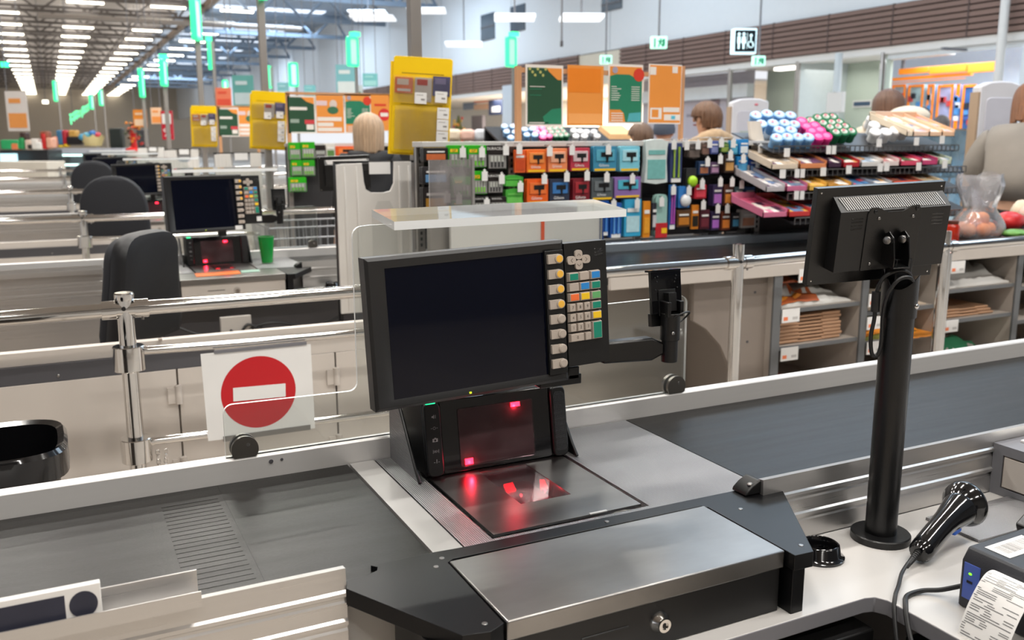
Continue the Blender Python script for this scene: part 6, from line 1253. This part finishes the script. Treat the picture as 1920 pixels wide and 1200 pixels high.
fs.append(tuple(range(n))); b.add(vs, fs, mat('pale yellow card', 'e0cc90', .5)); b.build('basket_wall', t)
for i, (dx, dz, c) in enumerate(((-.12, .2, '60a8c0'), (0, .24, '3878c0'), (.1, .2, 'c83850'), (.0, .16, '60b850'), (-.2, .17, '4898b8'))):
    b = MB(); b.ell((p.x + dx, p.y - .05, p.z + dz), (.08, .08, .07), tone(c), 12, 8); b.build('plush_toy', None, label=['pale blue', 'bright blue', 'crimson', 'lime green', 'teal'][i] + ' soft toy poking out of the spiky yellow basket', cat='toy')
t = thing('flower_stand', 'red stand with potted flowers in the left background', 'plant stand', ad(253, 285, 17.5)); p = ad(252, 283, 17.5)
b = MB(); b.lathe([(.17, 0), (.15, .04), (.06, .08), (.05, .30), (.09, .33)], (p.x, p.y, p.z), (0, 0, 1), tone('d02020'), 20); b.build('stand', t)
b = MB(); b.cyl((p.x, p.y, 0), (p.x, p.y, p.z), .16, tone('d0ccc4'), 16); b.build('plinth', t)
b = MB(); rn = random.Random(2)
for i in range(40): q = rn.uniform(0, 6.28); r_ = rn.uniform(.02, .16); b.ell((p.x + r_ * math.cos(q), p.y + r_ * math.sin(q), p.z + .12 + rn.uniform(0, .42)), (.03, .03, .025), tone(rn.choice(('b83028', 'e09030', '3c4c28', '4c3018', 'd86038'))), 8, 5)
b.build('flowers', t, kind='stuff')

# third-lane hook display seen left and right of the white bag
HX0, HX1 = ay(540, 300, HY + PITCH_Y).x, ay(1230, 300, HY + PITCH_Y).x
t = thing('hook_display', 'second hook display further back with green battery packs', 'display rack', ((HX0 + HX1) / 2, HY + PITCH_Y, 0))
b = MB(); b.box(HX0, HX1, HY + PITCH_Y + .07, HY + PITCH_Y + .09, 0.3, 1.45, mat('dark rack back')); b.build('back_panel', t); b = MB(); b.box(HX0, HX1, HY + PITCH_Y - .02, HY + PITCH_Y + .1, 1.45, 1.475, mat('pale rack rail')); b.build('top_rail', t)
b = MB(); b.box(HX0, HX0 + .03, HY + PITCH_Y, HY + PITCH_Y + .03, 0, 1.47, POLE); b.build('upright', t)
for i, (x0, y0, x1, y1, k, c1, c2, l, tx) in enumerate(((543, 267, 563, 300, 'battery', '2aa818', '58b040', 'left green battery pack in the top row of the further display', 'GP'), (566, 266, 590, 298, 'battery', '2aa818', '7cc040', 'right green battery pack in the top row of the further display', 'GP'), (591, 272, 610, 297, 'battery', '241c1a', '3a3a3a', 'black battery pack beside the green ones on the further display', None), (547, 300, 566, 330, 'battery', '2aa818', '68b848', 'left green battery pack in the middle row of the further display', 'GP'), (568, 300, 590, 330, 'battery', '30a020', '78c048', 'right green battery pack in the middle row of the further display', 'GP'), (543, 332, 574, 360, 'battery', '2cb018', '60b040', 'large green battery pack in the lowest row of the further display', 'GP'), (630, 274, 672, 300, 'razor', 'e05c28', 'f08040', 'orange red razor pack behind the blonde person', None), (612, 270, 628, 296, 'card', 'd8d4cc', '60884c', 'white card with a small green plant on the further display', None))):
    pack(x0, y0, x1, y1, k, c1, c2, l, 'packs on the further hook display', tx, 2, PITCH_Y)
poster(541, 180, 590, 250, 'g3', 'dark green poster with red price patch beside the middle card holder', PY2 + PITCH_Y); poster(594, 178, 644, 250, 'p', 'orange poster with a pictured customer, left of the blonde person', PY2 + PITCH_Y); poster(648, 177, 694, 250, 'g2', 'green and orange poster right behind the blonde person', PY2 + PITCH_Y); poster(696, 177, 730, 246, 'o3', 'orange poster with red disc partly behind the largest card holder', PY2 + PITCH_Y)
poster(411, 203, 446, 256, 'g3', 'dark green poster between the two smaller card holders', PY2 + 2 * PITCH_Y); poster(449, 200, 480, 256, 'p', 'orange poster half hidden by the middle card holder', PY2 + 2 * PITCH_Y)
for k in (1, 2):
    b = MB(); y = PY2 + PITCH_Y * k; x0, x1 = ay((541, 411)[k - 1] - 4, 200, y).x, ay((735, 484)[k - 1], 200, y).x; z1 = ay(600, 176, y).z if k == 1 else ay(430, 200, y).z
    b.box(x0, x1, y, y + .02, z1 - .01, z1 + .012, WOOD); b.box(x0, x0 + .03, y, y + .025, 1.475 if k == 1 else 0.0, z1, WOOD); b.box(x1 - .03, x1, y, y + .025, 1.475 if k == 1 else 0.0, z1, WOOD); b.build('poster_rail', None, label=('wooden rail carrying the posters behind the blonde person', 'wooden rail carrying the posters between the two smaller card holders')[k - 1], cat='rail')
TB = [(946, 236, 'b'), (962, 236, 'b'), (950, 246, 'b'), (966, 247, 'b'), (984, 242, 'b'), (998, 241, 'b'), (988, 252, 'b'), (1003, 252, 'b'), (958, 257, 'b'), (1018, 251, 'b'), (1004, 239, 'p'), (1017, 239, 'p'), (1007, 246, 'p'), (1021, 246, 'p'), (1030, 254, 'p'), (1018, 256, 'p'), (1030, 241, 'g'), (1041, 240, 'g'), (1051, 240, 'g'), (1034, 247, 'g'), (1046, 247, 'g'), (1056, 246, 'g'), (1042, 253, 'g'), (1052, 253, 'g'), (1062, 252, 'g'), (1076, 244, 'w'), (1088, 245, 'w'), (1100, 246, 'w'), (1114, 246, 'w'), (1080, 254, 'w'), (1096, 254, 'w'), (1120, 254, 'w')]
rows = {}
for px, py, k in TB:
    y = 7.85 - (py - 236) * .014
    tub(px, py, y, k, '%s on the further candy display seen under the posters' % ADJ[k][1].split(' with')[0])
for o in [x for x in bpy.data.objects if x.name.startswith('gum_tub') and 'further' in x.get('label', '')]: o['group'] = 'gum tubs under the posters'
b = MB(); x0, x1 = ay(940, 250, 7.6).x, ay(1190, 250, 7.6).x; b.prism([(x0, 7.50, 1.42), (x1, 7.50, 1.42), (x1, 7.95, 1.62), (x0, 7.95, 1.62)], (0, 0, -.02), DM); b.box(x0, x1, 7.95, 7.97, 0, 1.62, DM); b.build('candy_rack', None, label='sloped candy rack carrying the tubs under the posters', cat='display rack')
b = MB(); p = ay(1155, 248, 7.55); b.cbox(p + V((0, 0, 0)), (.26, .22, .05), tone('f0c088'), rx=.4); b.build('candy_box', None, label='peach candy box right of the white tubs under the posters', cat='candy box')
for i, (px, c, l) in enumerate(((800, 'e8ecf0', 'white'), (826, 'e0e4ec', 'pale lilac'), (850, 'f0d8c0', 'cream'), (876, 'f0c0b0', 'pink'), (902, 'd8dce4', 'pale grey'))):
    block(px - 13, 242, px + 13, 264, 8.6, mat('good_' + c, c, .5, var=.25, scale=10), 'shelf_packet', l + ' packet in the pale row of goods left of the blue tubs', 'packet', .2, bev=.03)

# ================================================================ beyond the right-hand openings
for px, d, w_, ht, l in ((1868, 6.9, .335, 1.92, 'large white security gate panel by the person in grey'), (1404, 9.0, .38, 1.89, 'smaller white security gate panel behind the blue tubs')):
    c = ad(px, 262, d); t = thing('security_gate', l, 'security gate', (c.x, c.y, 0)); M = Matrix.Translation(V((c.x, c.y, 0))) @ Matrix.Rotation(-YAW + .15, 4, 'Z')
    P_ = [(-w_ / 2, 0), (w_ / 2, 0), (w_ / 2, ht - .03), (w_ / 4, ht - .004), (0, ht), (-w_ / 4, ht - .006), (-w_ / 2, ht - .04)]
    b = MB(M); b.prism([(x, 0, z) for x, z in P_], (0, .10, 0), mat('gate white plastic', 'd0d0d6', .4)); b.build('panel', t, bevel=.012)
    b = MB(M); b.prism([(x, -.006, z) for x, z in rrect(-w_ * .34, w_ * .36, .75, ht - .12, .04)], (0, .008, 0), mat('gate inset', 'c2c2cc', .35)); b.build('inset', t, bevel=.004)
    b = MB(M); b.box(-w_ / 2 - .012, -w_ / 2 + .004, 0.0, .10, 0, ht - .08, mat('gate tan edge', 'a89078', .5)); b.build('edge_strip', t)
    if px < 1500: b = MB(M); b.box(-.1, .02, -.008, -.006, 1.55, 1.58, tone('a8b4b0')); b.box(-.1, .05, -.008, -.006, 1.48, 1.51, tone('a8b4b0')); b.ell((.06, -.004, 1.83), (.02, .004, .01), tone('d86878'), 10, 6); b.build('print', t)
    else: b = MB(M); b.tube([(-.08, -.01, .9), (-.08, -.01, 1.12), (-.05, -.01, 1.16), (.06, -.01, 1.17)], .006, GREYM, 6, smooth=4); b.build('cable', t)
# orange shop
ORS = mat('shop orange glow', 'f58a1c', 0.4, emit='f58a1c', es=.25); SHW = mat('shop white glow', 'dfe8f2', .5, emit='dce8f8', es=.15)  # slight emission added so the shop's panels, frames and walls look lit
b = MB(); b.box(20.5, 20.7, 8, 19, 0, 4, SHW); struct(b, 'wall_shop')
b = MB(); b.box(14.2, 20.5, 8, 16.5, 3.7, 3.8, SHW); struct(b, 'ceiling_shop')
t = thing('shop_fascia', 'orange shop fascia in three panels seen through the right-hand opening', 'fascia', ax(1780, 130, 17.0))
X = 17.0
for x0, y0, x1, y1 in ((1684, 125, 1740, 140), (1742, 119, 1812, 139), (1813, 114, 1878, 137)):
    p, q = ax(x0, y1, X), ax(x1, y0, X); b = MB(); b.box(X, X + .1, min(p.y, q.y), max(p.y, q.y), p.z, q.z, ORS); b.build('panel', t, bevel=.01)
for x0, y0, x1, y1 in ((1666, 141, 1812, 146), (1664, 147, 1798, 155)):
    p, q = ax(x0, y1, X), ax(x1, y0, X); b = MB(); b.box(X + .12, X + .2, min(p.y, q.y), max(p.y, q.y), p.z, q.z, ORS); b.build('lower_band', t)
p = ax(1690, 130, 17.0); b = MB(); b.box(17.02, 17.08, p.y - .03, p.y + .03, p.z, 3.7, GREYM); b.build('hanger', t)
for i, (x0, x1, c) in enumerate(((1670, 1698, 'b8c4d0'), (1700, 1732, 'a8c8d8'), (1736, 1752, '88b0d0'), (1755, 1788, 'a0a8d0'), (1790, 1800, '8098d8'), (1802, 1830, '3060a0'))):
    Xs = 18.0; p, q = ax(x0, 240, Xs), ax(x1, 158, Xs); t = thing('goods_shelf', ['first', 'second', 'third', 'fourth', 'fifth', 'sixth'][i] + ' orange framed goods shelf from the left in the orange shop', 'shelf', (Xs, p.y, 0), 'shelves in the orange shop')
    b = MB(); b.box(Xs, Xs + .3, q.y, p.y, 0, q.z, mat('shelf goods ' + c, c, .5, var=.6, scale=5)); b.build('goods_wall', t)
    b = MB(); b.box(Xs - .03, Xs, q.y - .02, q.y + .02, 0, q.z, ORS); b.box(Xs - .03, Xs, p.y - .02, p.y + .02, 0, q.z, ORS); b.box(Xs - .03, Xs, q.y, p.y, q.z - .05, q.z, ORS); b.build('orange_frame', t)
    b = MB(); rn = random.Random(i)
    for k in range(14): yy = rn.uniform(q.y + .05, p.y - .05); zz = rn.uniform(.9, q.z - .2); b.box(Xs - .05, Xs, yy - .05, yy + .05, zz - .06, zz + .06, tone(rn.choice(('d8e4f0', '3858a0', '60a080', 'c84848', 'e8eef4', '282c38', '5090d0'))))
    o = b.build('goods', t); o['kind'] = 'stuff'
for i, (px0, px1, c) in enumerate(((1706, 1738, 'a8c0cc'), (1742, 1780, '9cb8c8'), (1784, 1818, 'b0c8d4'))):
    d = 9.5; a, c_ = ad(px0, 330, d), ad(px1, 245, d); t = thing('glass_showcase', ['left', 'middle', 'right'][i] + ' of the three bluish glass showcases behind the candy display', 'showcase', ((a.x + c_.x) / 2, (a.y + c_.y) / 2, 0), 'glass showcases'); M = Matrix.Translation(t.location) @ Matrix.Rotation(-YAW, 4, 'Z'); hw = (c_ - a).xy.length / 2
    b = MB(M); b.box(-hw, hw, 0, .4, 0, .7, tone(c)); b.build('base', t); b = MB(M); b.box(-hw, hw, 0, .4, .7, c_.z, glass('showcase glass', 'b8d4e4', .25)); b.build('glass_box', t); b = MB(M); b.box(-hw, hw, .05, .38, 1.1, 1.12, POLE); b.box(-hw, hw, 0, .4, c_.z, c_.z + .02, POLE); b.build('shelf', t)
    for k in range(3): p = M @ V((-hw + .06 + k * .06, .2, 0)); b = MB(); b.cbox((p.x, p.y, 1.17), (.045, .06, .10), tone(('e8f0f4', '3858a0', 'd8dce0')[(i + k) % 3])); b.build('boxed_item', None, label='small boxed item inside the %s glass showcase' % ['left', 'middle', 'right'][i], cat='box', group='items in the %s showcase' % ['left', 'middle', 'right'][i])
# recess: tall column sign, notices, poster with capped face
t = thing('column_sign', 'white hanging box sign on a pale post in the sage recess', 'sign', ax(1567, 190, 13.6)); p, q = ax(1552, 211, 13.6), ax(1583, 172, 13.6)
b = MB(); b.box(13.55, 13.65, q.y, p.y, p.z, q.z, WHITE); b.build('box', t, bevel=.01); b = MB(); m_ = (p.y + q.y) / 2; b.cyl((13.6, m_, q.z), (13.6, m_, 3.1), .07, mat('pale post', 'ccd4d8', .4), 16); b.cyl((13.6, m_, 0), (13.6, m_, p.z), .05, mat('pale post'), 16); b.build('post', t)
p, q = ax(1597, 202, 15.15), ax(1633, 187, 15.15); b = MB(); b.box(15.17, 15.2, q.y, p.y, p.z, q.z, WHITE); b.box(15.165, 15.17, q.y + .03, p.y - .03, p.z + .03, q.z - .03, tone('3c5068')); b.build('notice_plate', None, label='small dark blue notice plate on the sage wall', cat='plate')
p, q = ax(1458, 123, 14.6), ax(1500, 115, 14.6); b = MB(); b.box(14.5, 14.7, q.y, p.y, 2.98, 3.04, glow('recess lamp', 'fff8f0', 3)); b.build('recess_lamp', None, label='bright white lamp under the recess ceiling', cat='lamp')
area('recess_light', (14.5, 14.0, 2.9), 1.0, 2.5, 14, (1, .98, .95)); area('shop_light', (17.5, 12, 3.2), 4, 5, 420, (.9, .95, 1)); 
p, q = ax(1284, 262, 14.55), ax(1364, 148, 14.55); t = thing('wall_poster', 'lilac advertising poster showing a person in a dark cap', 'poster', (14.55, (p.y + q.y) / 2, p.z))
b = MB(); b.box(14.55, 14.59, q.y, p.y, max(0.3, p.z), q.z, mat('lilac poster', 'b4adb6', .5)); b.build('sheet', t)
b = MB(); c = ax(1340, 190, 14.53); b.ell((14.53, c.y, c.z), (.01, .17, .22), tone('8a7478'), 16, 10); b.ell((14.52, c.y, c.z + .14), (.012, .21, .12), tone('2c2c34'), 16, 10); b.prism([(14.525, c.y - .35, c.z - .75), (14.525, c.y + .3, c.z - .75), (14.525, c.y + .22, c.z - .3), (14.525, c.y - .25, c.z - .3)], (.01, 0, 0), tone('c8ccd4')); b.box(14.515, 14.525, c.y + .02, c.y + .08, c.z - .35, c.z - .1, tone('3858a0'))
for k in range(2): b.box(14.54, 14.55, p.y - .55, p.y - .05, q.z - .35 - .5 * k, q.z - .28 - .5 * k, tone('8c8690'))
b.build('print', t)
# bright shop left of the poster frame
area('far_shop_light', (16.5, 29, 3.0), 3, 8, 900, (1, .97, .92))
b = MB(); b.box(19, 19.2, 20, 48, 0, 3.1, mat('cream shop wall', 'f0e8dc', .5)); b.box(WX, 19.2, 20, 48, 3.05, 3.1, mat('cream shop wall')); struct(b, 'wall_far_shop')
for (x0, y0, x1, y1, X, c, l, n_) in ((888, 180, 928, 193, 16.0, 'c8643c', 'terracotta sign panel in the bright shop', 'sign_panel'), (868, 184, 888, 206, 16.2, '788494', 'grey blue sign panel beside the terracotta one', 'sign_panel'), (888, 193, 928, 206, 16.1, 'd8b090', 'tan panel below the terracotta one', 'sign_panel'), (916, 186, 941, 216, 15.6, '2c3858', 'navy panel with white blobs in the bright shop', 'sign_panel'), (942, 158, 966, 262, 13.6, 'c4cbd2', 'tall pale totem beside the wooden frame', 'totem'), (884, 216, 904, 240, 15.8, '6c6468', 'dark framed doorway in the bright shop', 'door_panel'), (852, 216, 868, 242, 15.5, '7a5c34', 'green and brown decorated tree in the bright shop', 'festive_tree')):
    p, q = ax(x0, y1, X), ax(x1, y0, X)
    if n_ == 'festive_tree':
        t = thing('festive_tree', l, 'tree', (X, (p.y + q.y) / 2, 0)); b = MB(); b.lathe([(.35, .5), (.42, .8), (.32, 1.3), (.2, 1.8), (.03, q.z)], (X, (p.y + q.y) / 2, 0), (0, 0, 1), tone('55602c'), 14); b.build('branches', t); b = MB(); rn = random.Random(1)
        for i in range(30): h = rn.uniform(.7, q.z - .1); r_ = .42 * (1 - (h - .5) / q.z * .8); qq = rn.uniform(0, 6.28); b.ell((X + r_ * math.cos(qq), (p.y + q.y) / 2 + r_ * math.sin(qq), h), (.06, .06, .06), tone(rn.choice(('c04030', 'd08040', 'd8b050'))), 8, 5)
        b.build('baubles', t); b = MB(); b.cyl((X, (p.y + q.y) / 2, 0), (X, (p.y + q.y) / 2, .5), .08, tone('503820'), 10); b.build('trunk', t); continue
    b = MB(); b.box(X, X + .15, q.y, p.y, p.z if n_ == 'sign_panel' else 0, q.z, tone(c))
    if 'navy' in l: b.box(X - .01, X, q.y + .15, p.y - .3, p.z + .1, q.z - .25, PAPER)
    b.build(n_, None, bevel=.01, label=l, cat=n_.replace('_', ' '))
# ================================================================ people
SKIN = mat('skin', 'd0a184', 0.5, var=0.06)
def skinmesh(name, verts, edges, rad, m, parent, sub=2):
    o_ = V((0, 0, 0)); p = parent
    while p is not None: o_ += p.location; p = p.parent
    me = bpy.data.meshes.new(name); me.from_pydata([V(v) - o_ for v in verts], edges, []); me.materials.append(m)
    o = bpy.data.objects.new(name, me); C.objects.link(o); o.parent = parent
    s = o.modifiers.new('skin', 'SKIN'); s.use_smooth_shade = True
    for i, r_ in enumerate(rad):
        d = me.skin_vertices[0].data[i]; d.radius = r_ if isinstance(r_, tuple) else (r_, r_); d.use_root = i == 0
    q = o.modifiers.new('sub', 'SUBSURF'); q.levels = sub; q.render_levels = sub
    dg = bpy.context.evaluated_depsgraph_get(); ev = o.evaluated_get(dg); me2 = bpy.data.meshes.new_from_object(ev); me2.name = name
    o.modifiers.clear(); o.data = me2; me2.polygons.foreach_set('use_smooth', [True] * len(me2.polygons)); 
    if not me2.materials: me2.materials.append(m)
    return o
def tone2(m):                                                       # a slightly darker lock of the same hair
    c = m.node_tree.nodes['Mix'].inputs[7].default_value; return mat(m.name + ' dark lock', [v * .62 for v in c[:3]], .5, var=.2, scale=20)
def person(x, y, ht, rz, top, trousers, shoes, hair, style, label, lean=0.0, bulk=1.0, arms='down', hood=None, head_turn=0.0, collar=None):
    s = ht / 1.75; t = thing('person', label, 'person', (x, y, 0))
    M = Matrix.Translation(V((x, y, 0))) @ Matrix.Rotation(rz, 4, 'Z')
    def P(a, b_, c):                                                # local: x right, y forward, z up; the upper body leans about the hips
        a, b_, c = a * s, b_ * s, c * s; hz = .95 * s
        if c > hz: k = c - hz; b_ += math.sin(lean) * k; c = hz + math.cos(lean) * k
        return M @ V((a, b_, c))
    J = {}; vs = []; rad = []; ed = []
    def j(n, p, r_, par=None):
        J[n] = len(vs); vs.append(P(*p)); rad.append(r_ * s if not isinstance(r_, tuple) else (r_[0] * s, r_[1] * s))
        if par: ed.append((J[par], J[n]))
    j('pelvis', (0, 0, .95), .125); j('waist', (0, 0, 1.1), .115, 'pelvis'); j('chest', (0, .01, 1.3), .135, 'waist'); j('neckb', (0, 0, 1.45), .07, 'chest'); j('neck', (0, .01, 1.52), .052, 'neckb'); j('head1', (0, .025, 1.60), .078, 'neck'); j('head2', (0, .02, 1.67), .085, 'head1'); j('crown', (0, .015, 1.715), .055, 'head2')
    AR = {'down': [(.19, 0, 1.42), (.235, -.01, 1.14), (.24, .09, .90), (.24, .12, .82)], 'fwd': [(.19, .01, 1.42), (.25, .08, 1.17), (.2, .32, 1.10), (.18, .40, 1.10)], 'work': [(.19, .01, 1.42), (.27, .06, 1.18), (.16, .28, 1.05), (.13, .36, 1.03)]}[arms]
    for sd, n in ((-1, 'l'), (1, 'r')):
        pr = 'chest'
        for i, (a, b_, c) in enumerate(AR): j(n + 'a%d' % i, (a * sd, b_, c), (.06, .046, .033, .03)[i], pr); pr = n + 'a%d' % i
        hx, hy, hz_ = AR[3]; dv = V(AR[3]) - V(AR[2]); dv.normalize()
        for f in range(4):
            o1 = V((hx - .026 + .018 * f, hy, hz_)) + dv * .05; o2 = o1 + dv * (.035 + .006 * (f in (1, 2))); o3 = o2 + dv * .022 + V((0, -.008, -.006))
            j(n + 'f%d' % f, (o1.x * sd, o1.y, o1.z), .0095, n + 'a3'); j(n + 'g%d' % f, (o2.x * sd, o2.y, o2.z), .0085, n + 'f%d' % f); j(n + 'h%d' % f, (o3.x * sd, o3.y, o3.z), .0075, n + 'g%d' % f)
        o1 = V((hx - .042, hy + .01, hz_)) + dv * .02; o2 = o1 + dv * .03 + V((-.008, 0, 0)); j(n + 't0', (o1.x * sd, o1.y, o1.z), .0105, n + 'a3'); j(n + 't1', (o2.x * sd, o2.y, o2.z), .009, n + 't0')
        pr = 'pelvis'
        for i, (p, r_) in enumerate((((.095, 0, .86), .085), ((.105, .015, .50), .058), ((.105, -.01, .12), .042), ((.105, .0, .05), .04), ((.108, .13, .035), .032))): j(n + 'l%d' % i, (p[0] * sd, p[1], p[2]), r_, pr); pr = n + 'l%d' % i
    skinmesh('body', vs, ed, rad, SKIN, t)
    hc = P(0, .025, 1.645); Rm = Matrix.Rotation(rz + head_turn, 3, 'Z') @ Matrix.Rotation(-lean, 3, 'X')
    b = MB(); fr = lambda a, b_, c: hc + Rm @ (V((a, b_, c)) * s)
    b.ell(fr(0, .098, -.005), (.014 * s, .018 * s, .022 * s), SKIN, 10, 6)
    for sd in (-1, 1): b.ell(fr(.082 * sd, 0, -.005), (.012 * s, .02 * s, .032 * s), SKIN, 10, 6, M=Rm); b.ell(fr(.032 * sd, .084, .018), (.014 * s, .008 * s, .009 * s), tone('2a2220'), 10, 6)
    b.ell(fr(0, .086, -.048), (.026 * s, .008 * s, .007 * s), tone('a0584e'), 10, 6); b.build('face', t, smooth=80)
    # clothes: the same bones, thicker
    def sub_(names, m, nm, grow, cut=None):
        idx = [J[n] for n in names]; mp = {k: i for i, k in enumerate(idx)}
        e2 = [(mp[a], mp[b_]) for a, b_ in ed if a in mp and b_ in mp]
        return skinmesh(nm, [vs[k] for k in idx], e2, [((rad[k][0] if isinstance(rad[k], tuple) else rad[k]) * grow[i % len(grow)] + .012 * s) for i, k in enumerate(idx)], m, t)
    sub_(['pelvis', 'waist', 'chest', 'neckb'] + [n + 'a%d' % i for n in 'lr' for i in range(3)], top, 'jacket', [1.15 * bulk])
    sub_(['pelvis'] + [n + 'l%d' % i for n in 'lr' for i in range(3)], trousers, 'trousers', [1.08])
    for sd in (-1, 1):
        b = MB(); c = P(.107 * sd, .06, .045); b.ell(c, (.05 * s, .135 * s, .045 * s), shoes, 14, 8, M=Matrix.Rotation(rz, 3, 'Z')); b.cyl(P(.105 * sd, -.005, .04), P(.105 * sd, -.008, .2), .055 * s, shoes, 14); b.build('shoe', t, smooth=60)
    b = MB(); rn = random.Random(int(x * 100)); sh = tone2(hair)
    def strand(az_, ends, w0, m):                                   # one lock from the crown down over the scalp
        pts = []; rads = []
        for k in range(6):
            tt = k / 5; pol = .12 + (1.62 - .12) * min(1, tt * 1.5 if ends < -.05 else tt) ; rr = V((math.sin(pol) * .097, math.sin(pol) * .108, math.cos(pol) * .10))
            h = rr.z + .02; 
            if ends < -.05 and tt > .66: h = .02 + (ends - .02) * (tt - .66) / .34
            out = 1.05 + (.10 * (tt - .5) if ends < -.05 else 0); jt = rn.uniform(-.05, .05)
            if ends < -.05 and tt > .9: out *= .93
            pts.append(fr(rr.x * math.cos(az_ + jt) * out, rr.y * math.sin(az_ + jt) * out - .012, h)); rads.append(w0 * s * (1 - .25 * tt))
        b.tube(pts, rads, m, 6, smooth=2)
    low = {'bob': -.155, 'short': .03, 'long': -.16, 'beanie': 0}[style]
    if style != 'beanie':
        b.ell(fr(0, -.012, .032), (.096 * s, .106 * s, .095 * s), hair, 20, 12, M=Rm)
        for k in range(78):
            q = 2 * math.pi * k / 78 + rn.uniform(-.04, .04); front = math.sin(q)
            e = low if low < 0 else (-.06 if front < -.2 else .03)
            if front > .45: e = .05
            strand(q, e + rn.uniform(-.015, .015), .016, (hair, sh)[k % 3 == 0])
        if low < 0: b.ell(fr(0, -.05, -.06), (.088 * s, .055 * s, .09 * s), hair, 16, 10, M=Rm)
        else: b.ell(fr(0, -.045, -.02), (.085 * s, .06 * s, .075 * s), hair, 16, 10, M=Rm)
        if style == 'long':
            for k in range(16):
                a_ = -.06 + .008 * k; b.tube([fr(a_, -.08, .0), fr(a_ + .02, -.10 - .01 * (k % 3), -.12), fr(a_ + .05, -.11, -.22), fr(a_ + .06 + rn.uniform(-.02, .02), -.12, -.34 + rn.uniform(-.03, .03))], [.02 * s, .02 * s, .016 * s, .006 * s], (hair, sh)[k % 3 == 0], 6, smooth=3)
    else: b.lathe([(.10 * s, -.01), (.104 * s, .03), (.095 * s, .075), (.06 * s, .11), (.005, .122)], hc, Rm @ V((0, -.15, 1)), hair, 22)
    o = b.build('hair' if style != 'beanie' else 'knit_hat', t, smooth=60)
    if collar is not None:
        b = MB(); rn = random.Random(5); c = P(0, -.01, 1.47)
        pts = [c + Rm @ (V((.15 * math.cos(q), .11 * math.sin(q) - .02, .02 * math.sin(2 * q) - .03 * math.sin(q))) * s) for q in [2 * math.pi * k / 22 for k in range(23)]]
        b.tube(pts, [.055 * s * (1 + .15 * rn.uniform(-1, 1)) for _ in pts], collar, 10); b.build('collar', t, smooth=70)
    if hood is not None:
        b = MB(); b.tube([P(-.15, -.03, 1.47), P(-.08, -.1, 1.45), P(0, -.13, 1.42), P(.08, -.1, 1.45), P(.15, -.03, 1.47)], [.03 * s, .05 * s, .06 * s, .05 * s, .03 * s], hood, 12, smooth=4); b.build('hood', t, smooth=70)
    return t
BLK = mat('black cotton', '17181c', .75, var=.2, scale=12, bump=.3, bscale=14); JEAN = mat('dark trousers', '1d1e24', .8); BOOT = mat('black boot', '141414', .5)
c = ad(692, 262, 6.5); person(c.x, c.y, 1.665, R(-8), BLK, JEAN, BOOT, mat('blonde hair', 'b89c80', .5, var=.35, scale=18, stretch=(6, 6, .6)), 'bob', 'person with blonde bobbed hair and black hooded top seen from behind', hood=BLK)
c = ad(1326, 262, 7.2); person(c.x, c.y, 1.765, R(20), mat('tan fur jacket', 'b49878', .8, var=.3, scale=18, bump=.6, bscale=60), JEAN, BOOT, mat('light brown hair', '6e4e38', .55, var=.3, scale=14), 'short', 'person with short brown hair and tan fur collar behind the hook display', collar=mat('fur collar', 'bca080', .9, var=.3, scale=30, bump=.8, bscale=120), bulk=1.1)
person(4.58, 6.72, 1.62, R(10), mat('navy jacket', '2c3040', .7), mat('black trousers', '16161a', .8), BOOT, mat('brown child hair', '6d5443', .55, var=.3, scale=14), 'short', 'person with cropped brown hair whose black trousers show under the counter fascia')
c = ad(1243, 262, 8.2); person(c.x, c.y, 1.66, R(-60), mat('magenta jacket', '7c2850', .7), JEAN, BOOT, mat('grey knit', '4c5464', .85, bump=.5, bscale=120), 'beanie', 'person in a grey knit hat and magenta hood beside the cropped brown head', hood=mat('magenta jacket'))
c = ad(1668, 262, 7.4); person(c.x, c.y, 1.87, R(-25), mat('cream fluffy jacket', 'ded2c0', .85, var=.15, scale=14, bump=.7, bscale=50), JEAN, BOOT, mat('dark brown hair', '6a4c3c', .5, var=.3, scale=16, stretch=(6, 6, .6)), 'bob', 'person with brown hair in a cream fluffy jacket behind the candy display', bulk=1.25, lean=.08, hood=mat('cream fluffy jacket'), collar=mat('cream fluffy jacket'))
wm = [o for o in bpy.data.objects if 'cream fluffy' in o.get('label', '')][0]; c = ad(1704, 218, 7.2)
b = MB(); b.ell(c, (.16, .13, .08), mat('cream fluffy jacket'), 20, 12, M=Matrix.Rotation(-YAW, 3, 'Z')); b.ell(ad(1655, 236, 7.2), (.16, .14, .09), mat('cream fluffy jacket'), 18, 10); b.build('fluffy_hood', wm, smooth=80)
c = ad(1724, 262, 16.0); person(c.x, c.y, 2.0, R(-115), mat('pale blue shirt', '9cb4cc', .7), JEAN, BOOT, mat('black hair', '1c1c20', .5), 'short', 'person with black hair in a pale shirt inside the orange shop')
c = ad(1764, 262, 15.0); person(c.x, c.y, 1.85, R(-10), mat('charcoal coat', '3c4448', .75), JEAN, BOOT, mat('grey brown hair', '6c625c', .5), 'short', 'person in a charcoal coat seen from behind inside the orange shop', bulk=1.2)
GC = mat('grey overshirt', '857e76', .8, var=.22, scale=5, bump=.5, bscale=7)
c = ad(1918, 262, 6.05); person(c.x, c.y, 1.92, R(-62), GC, JEAN, BOOT, mat('auburn hair', '7a4a24', .5, var=.4, scale=14, stretch=(6, 6, .6)), 'long', 'person in a loose grey coat with auburn hair bending over groceries at the right edge', lean=.42, bulk=1.7, arms='work')
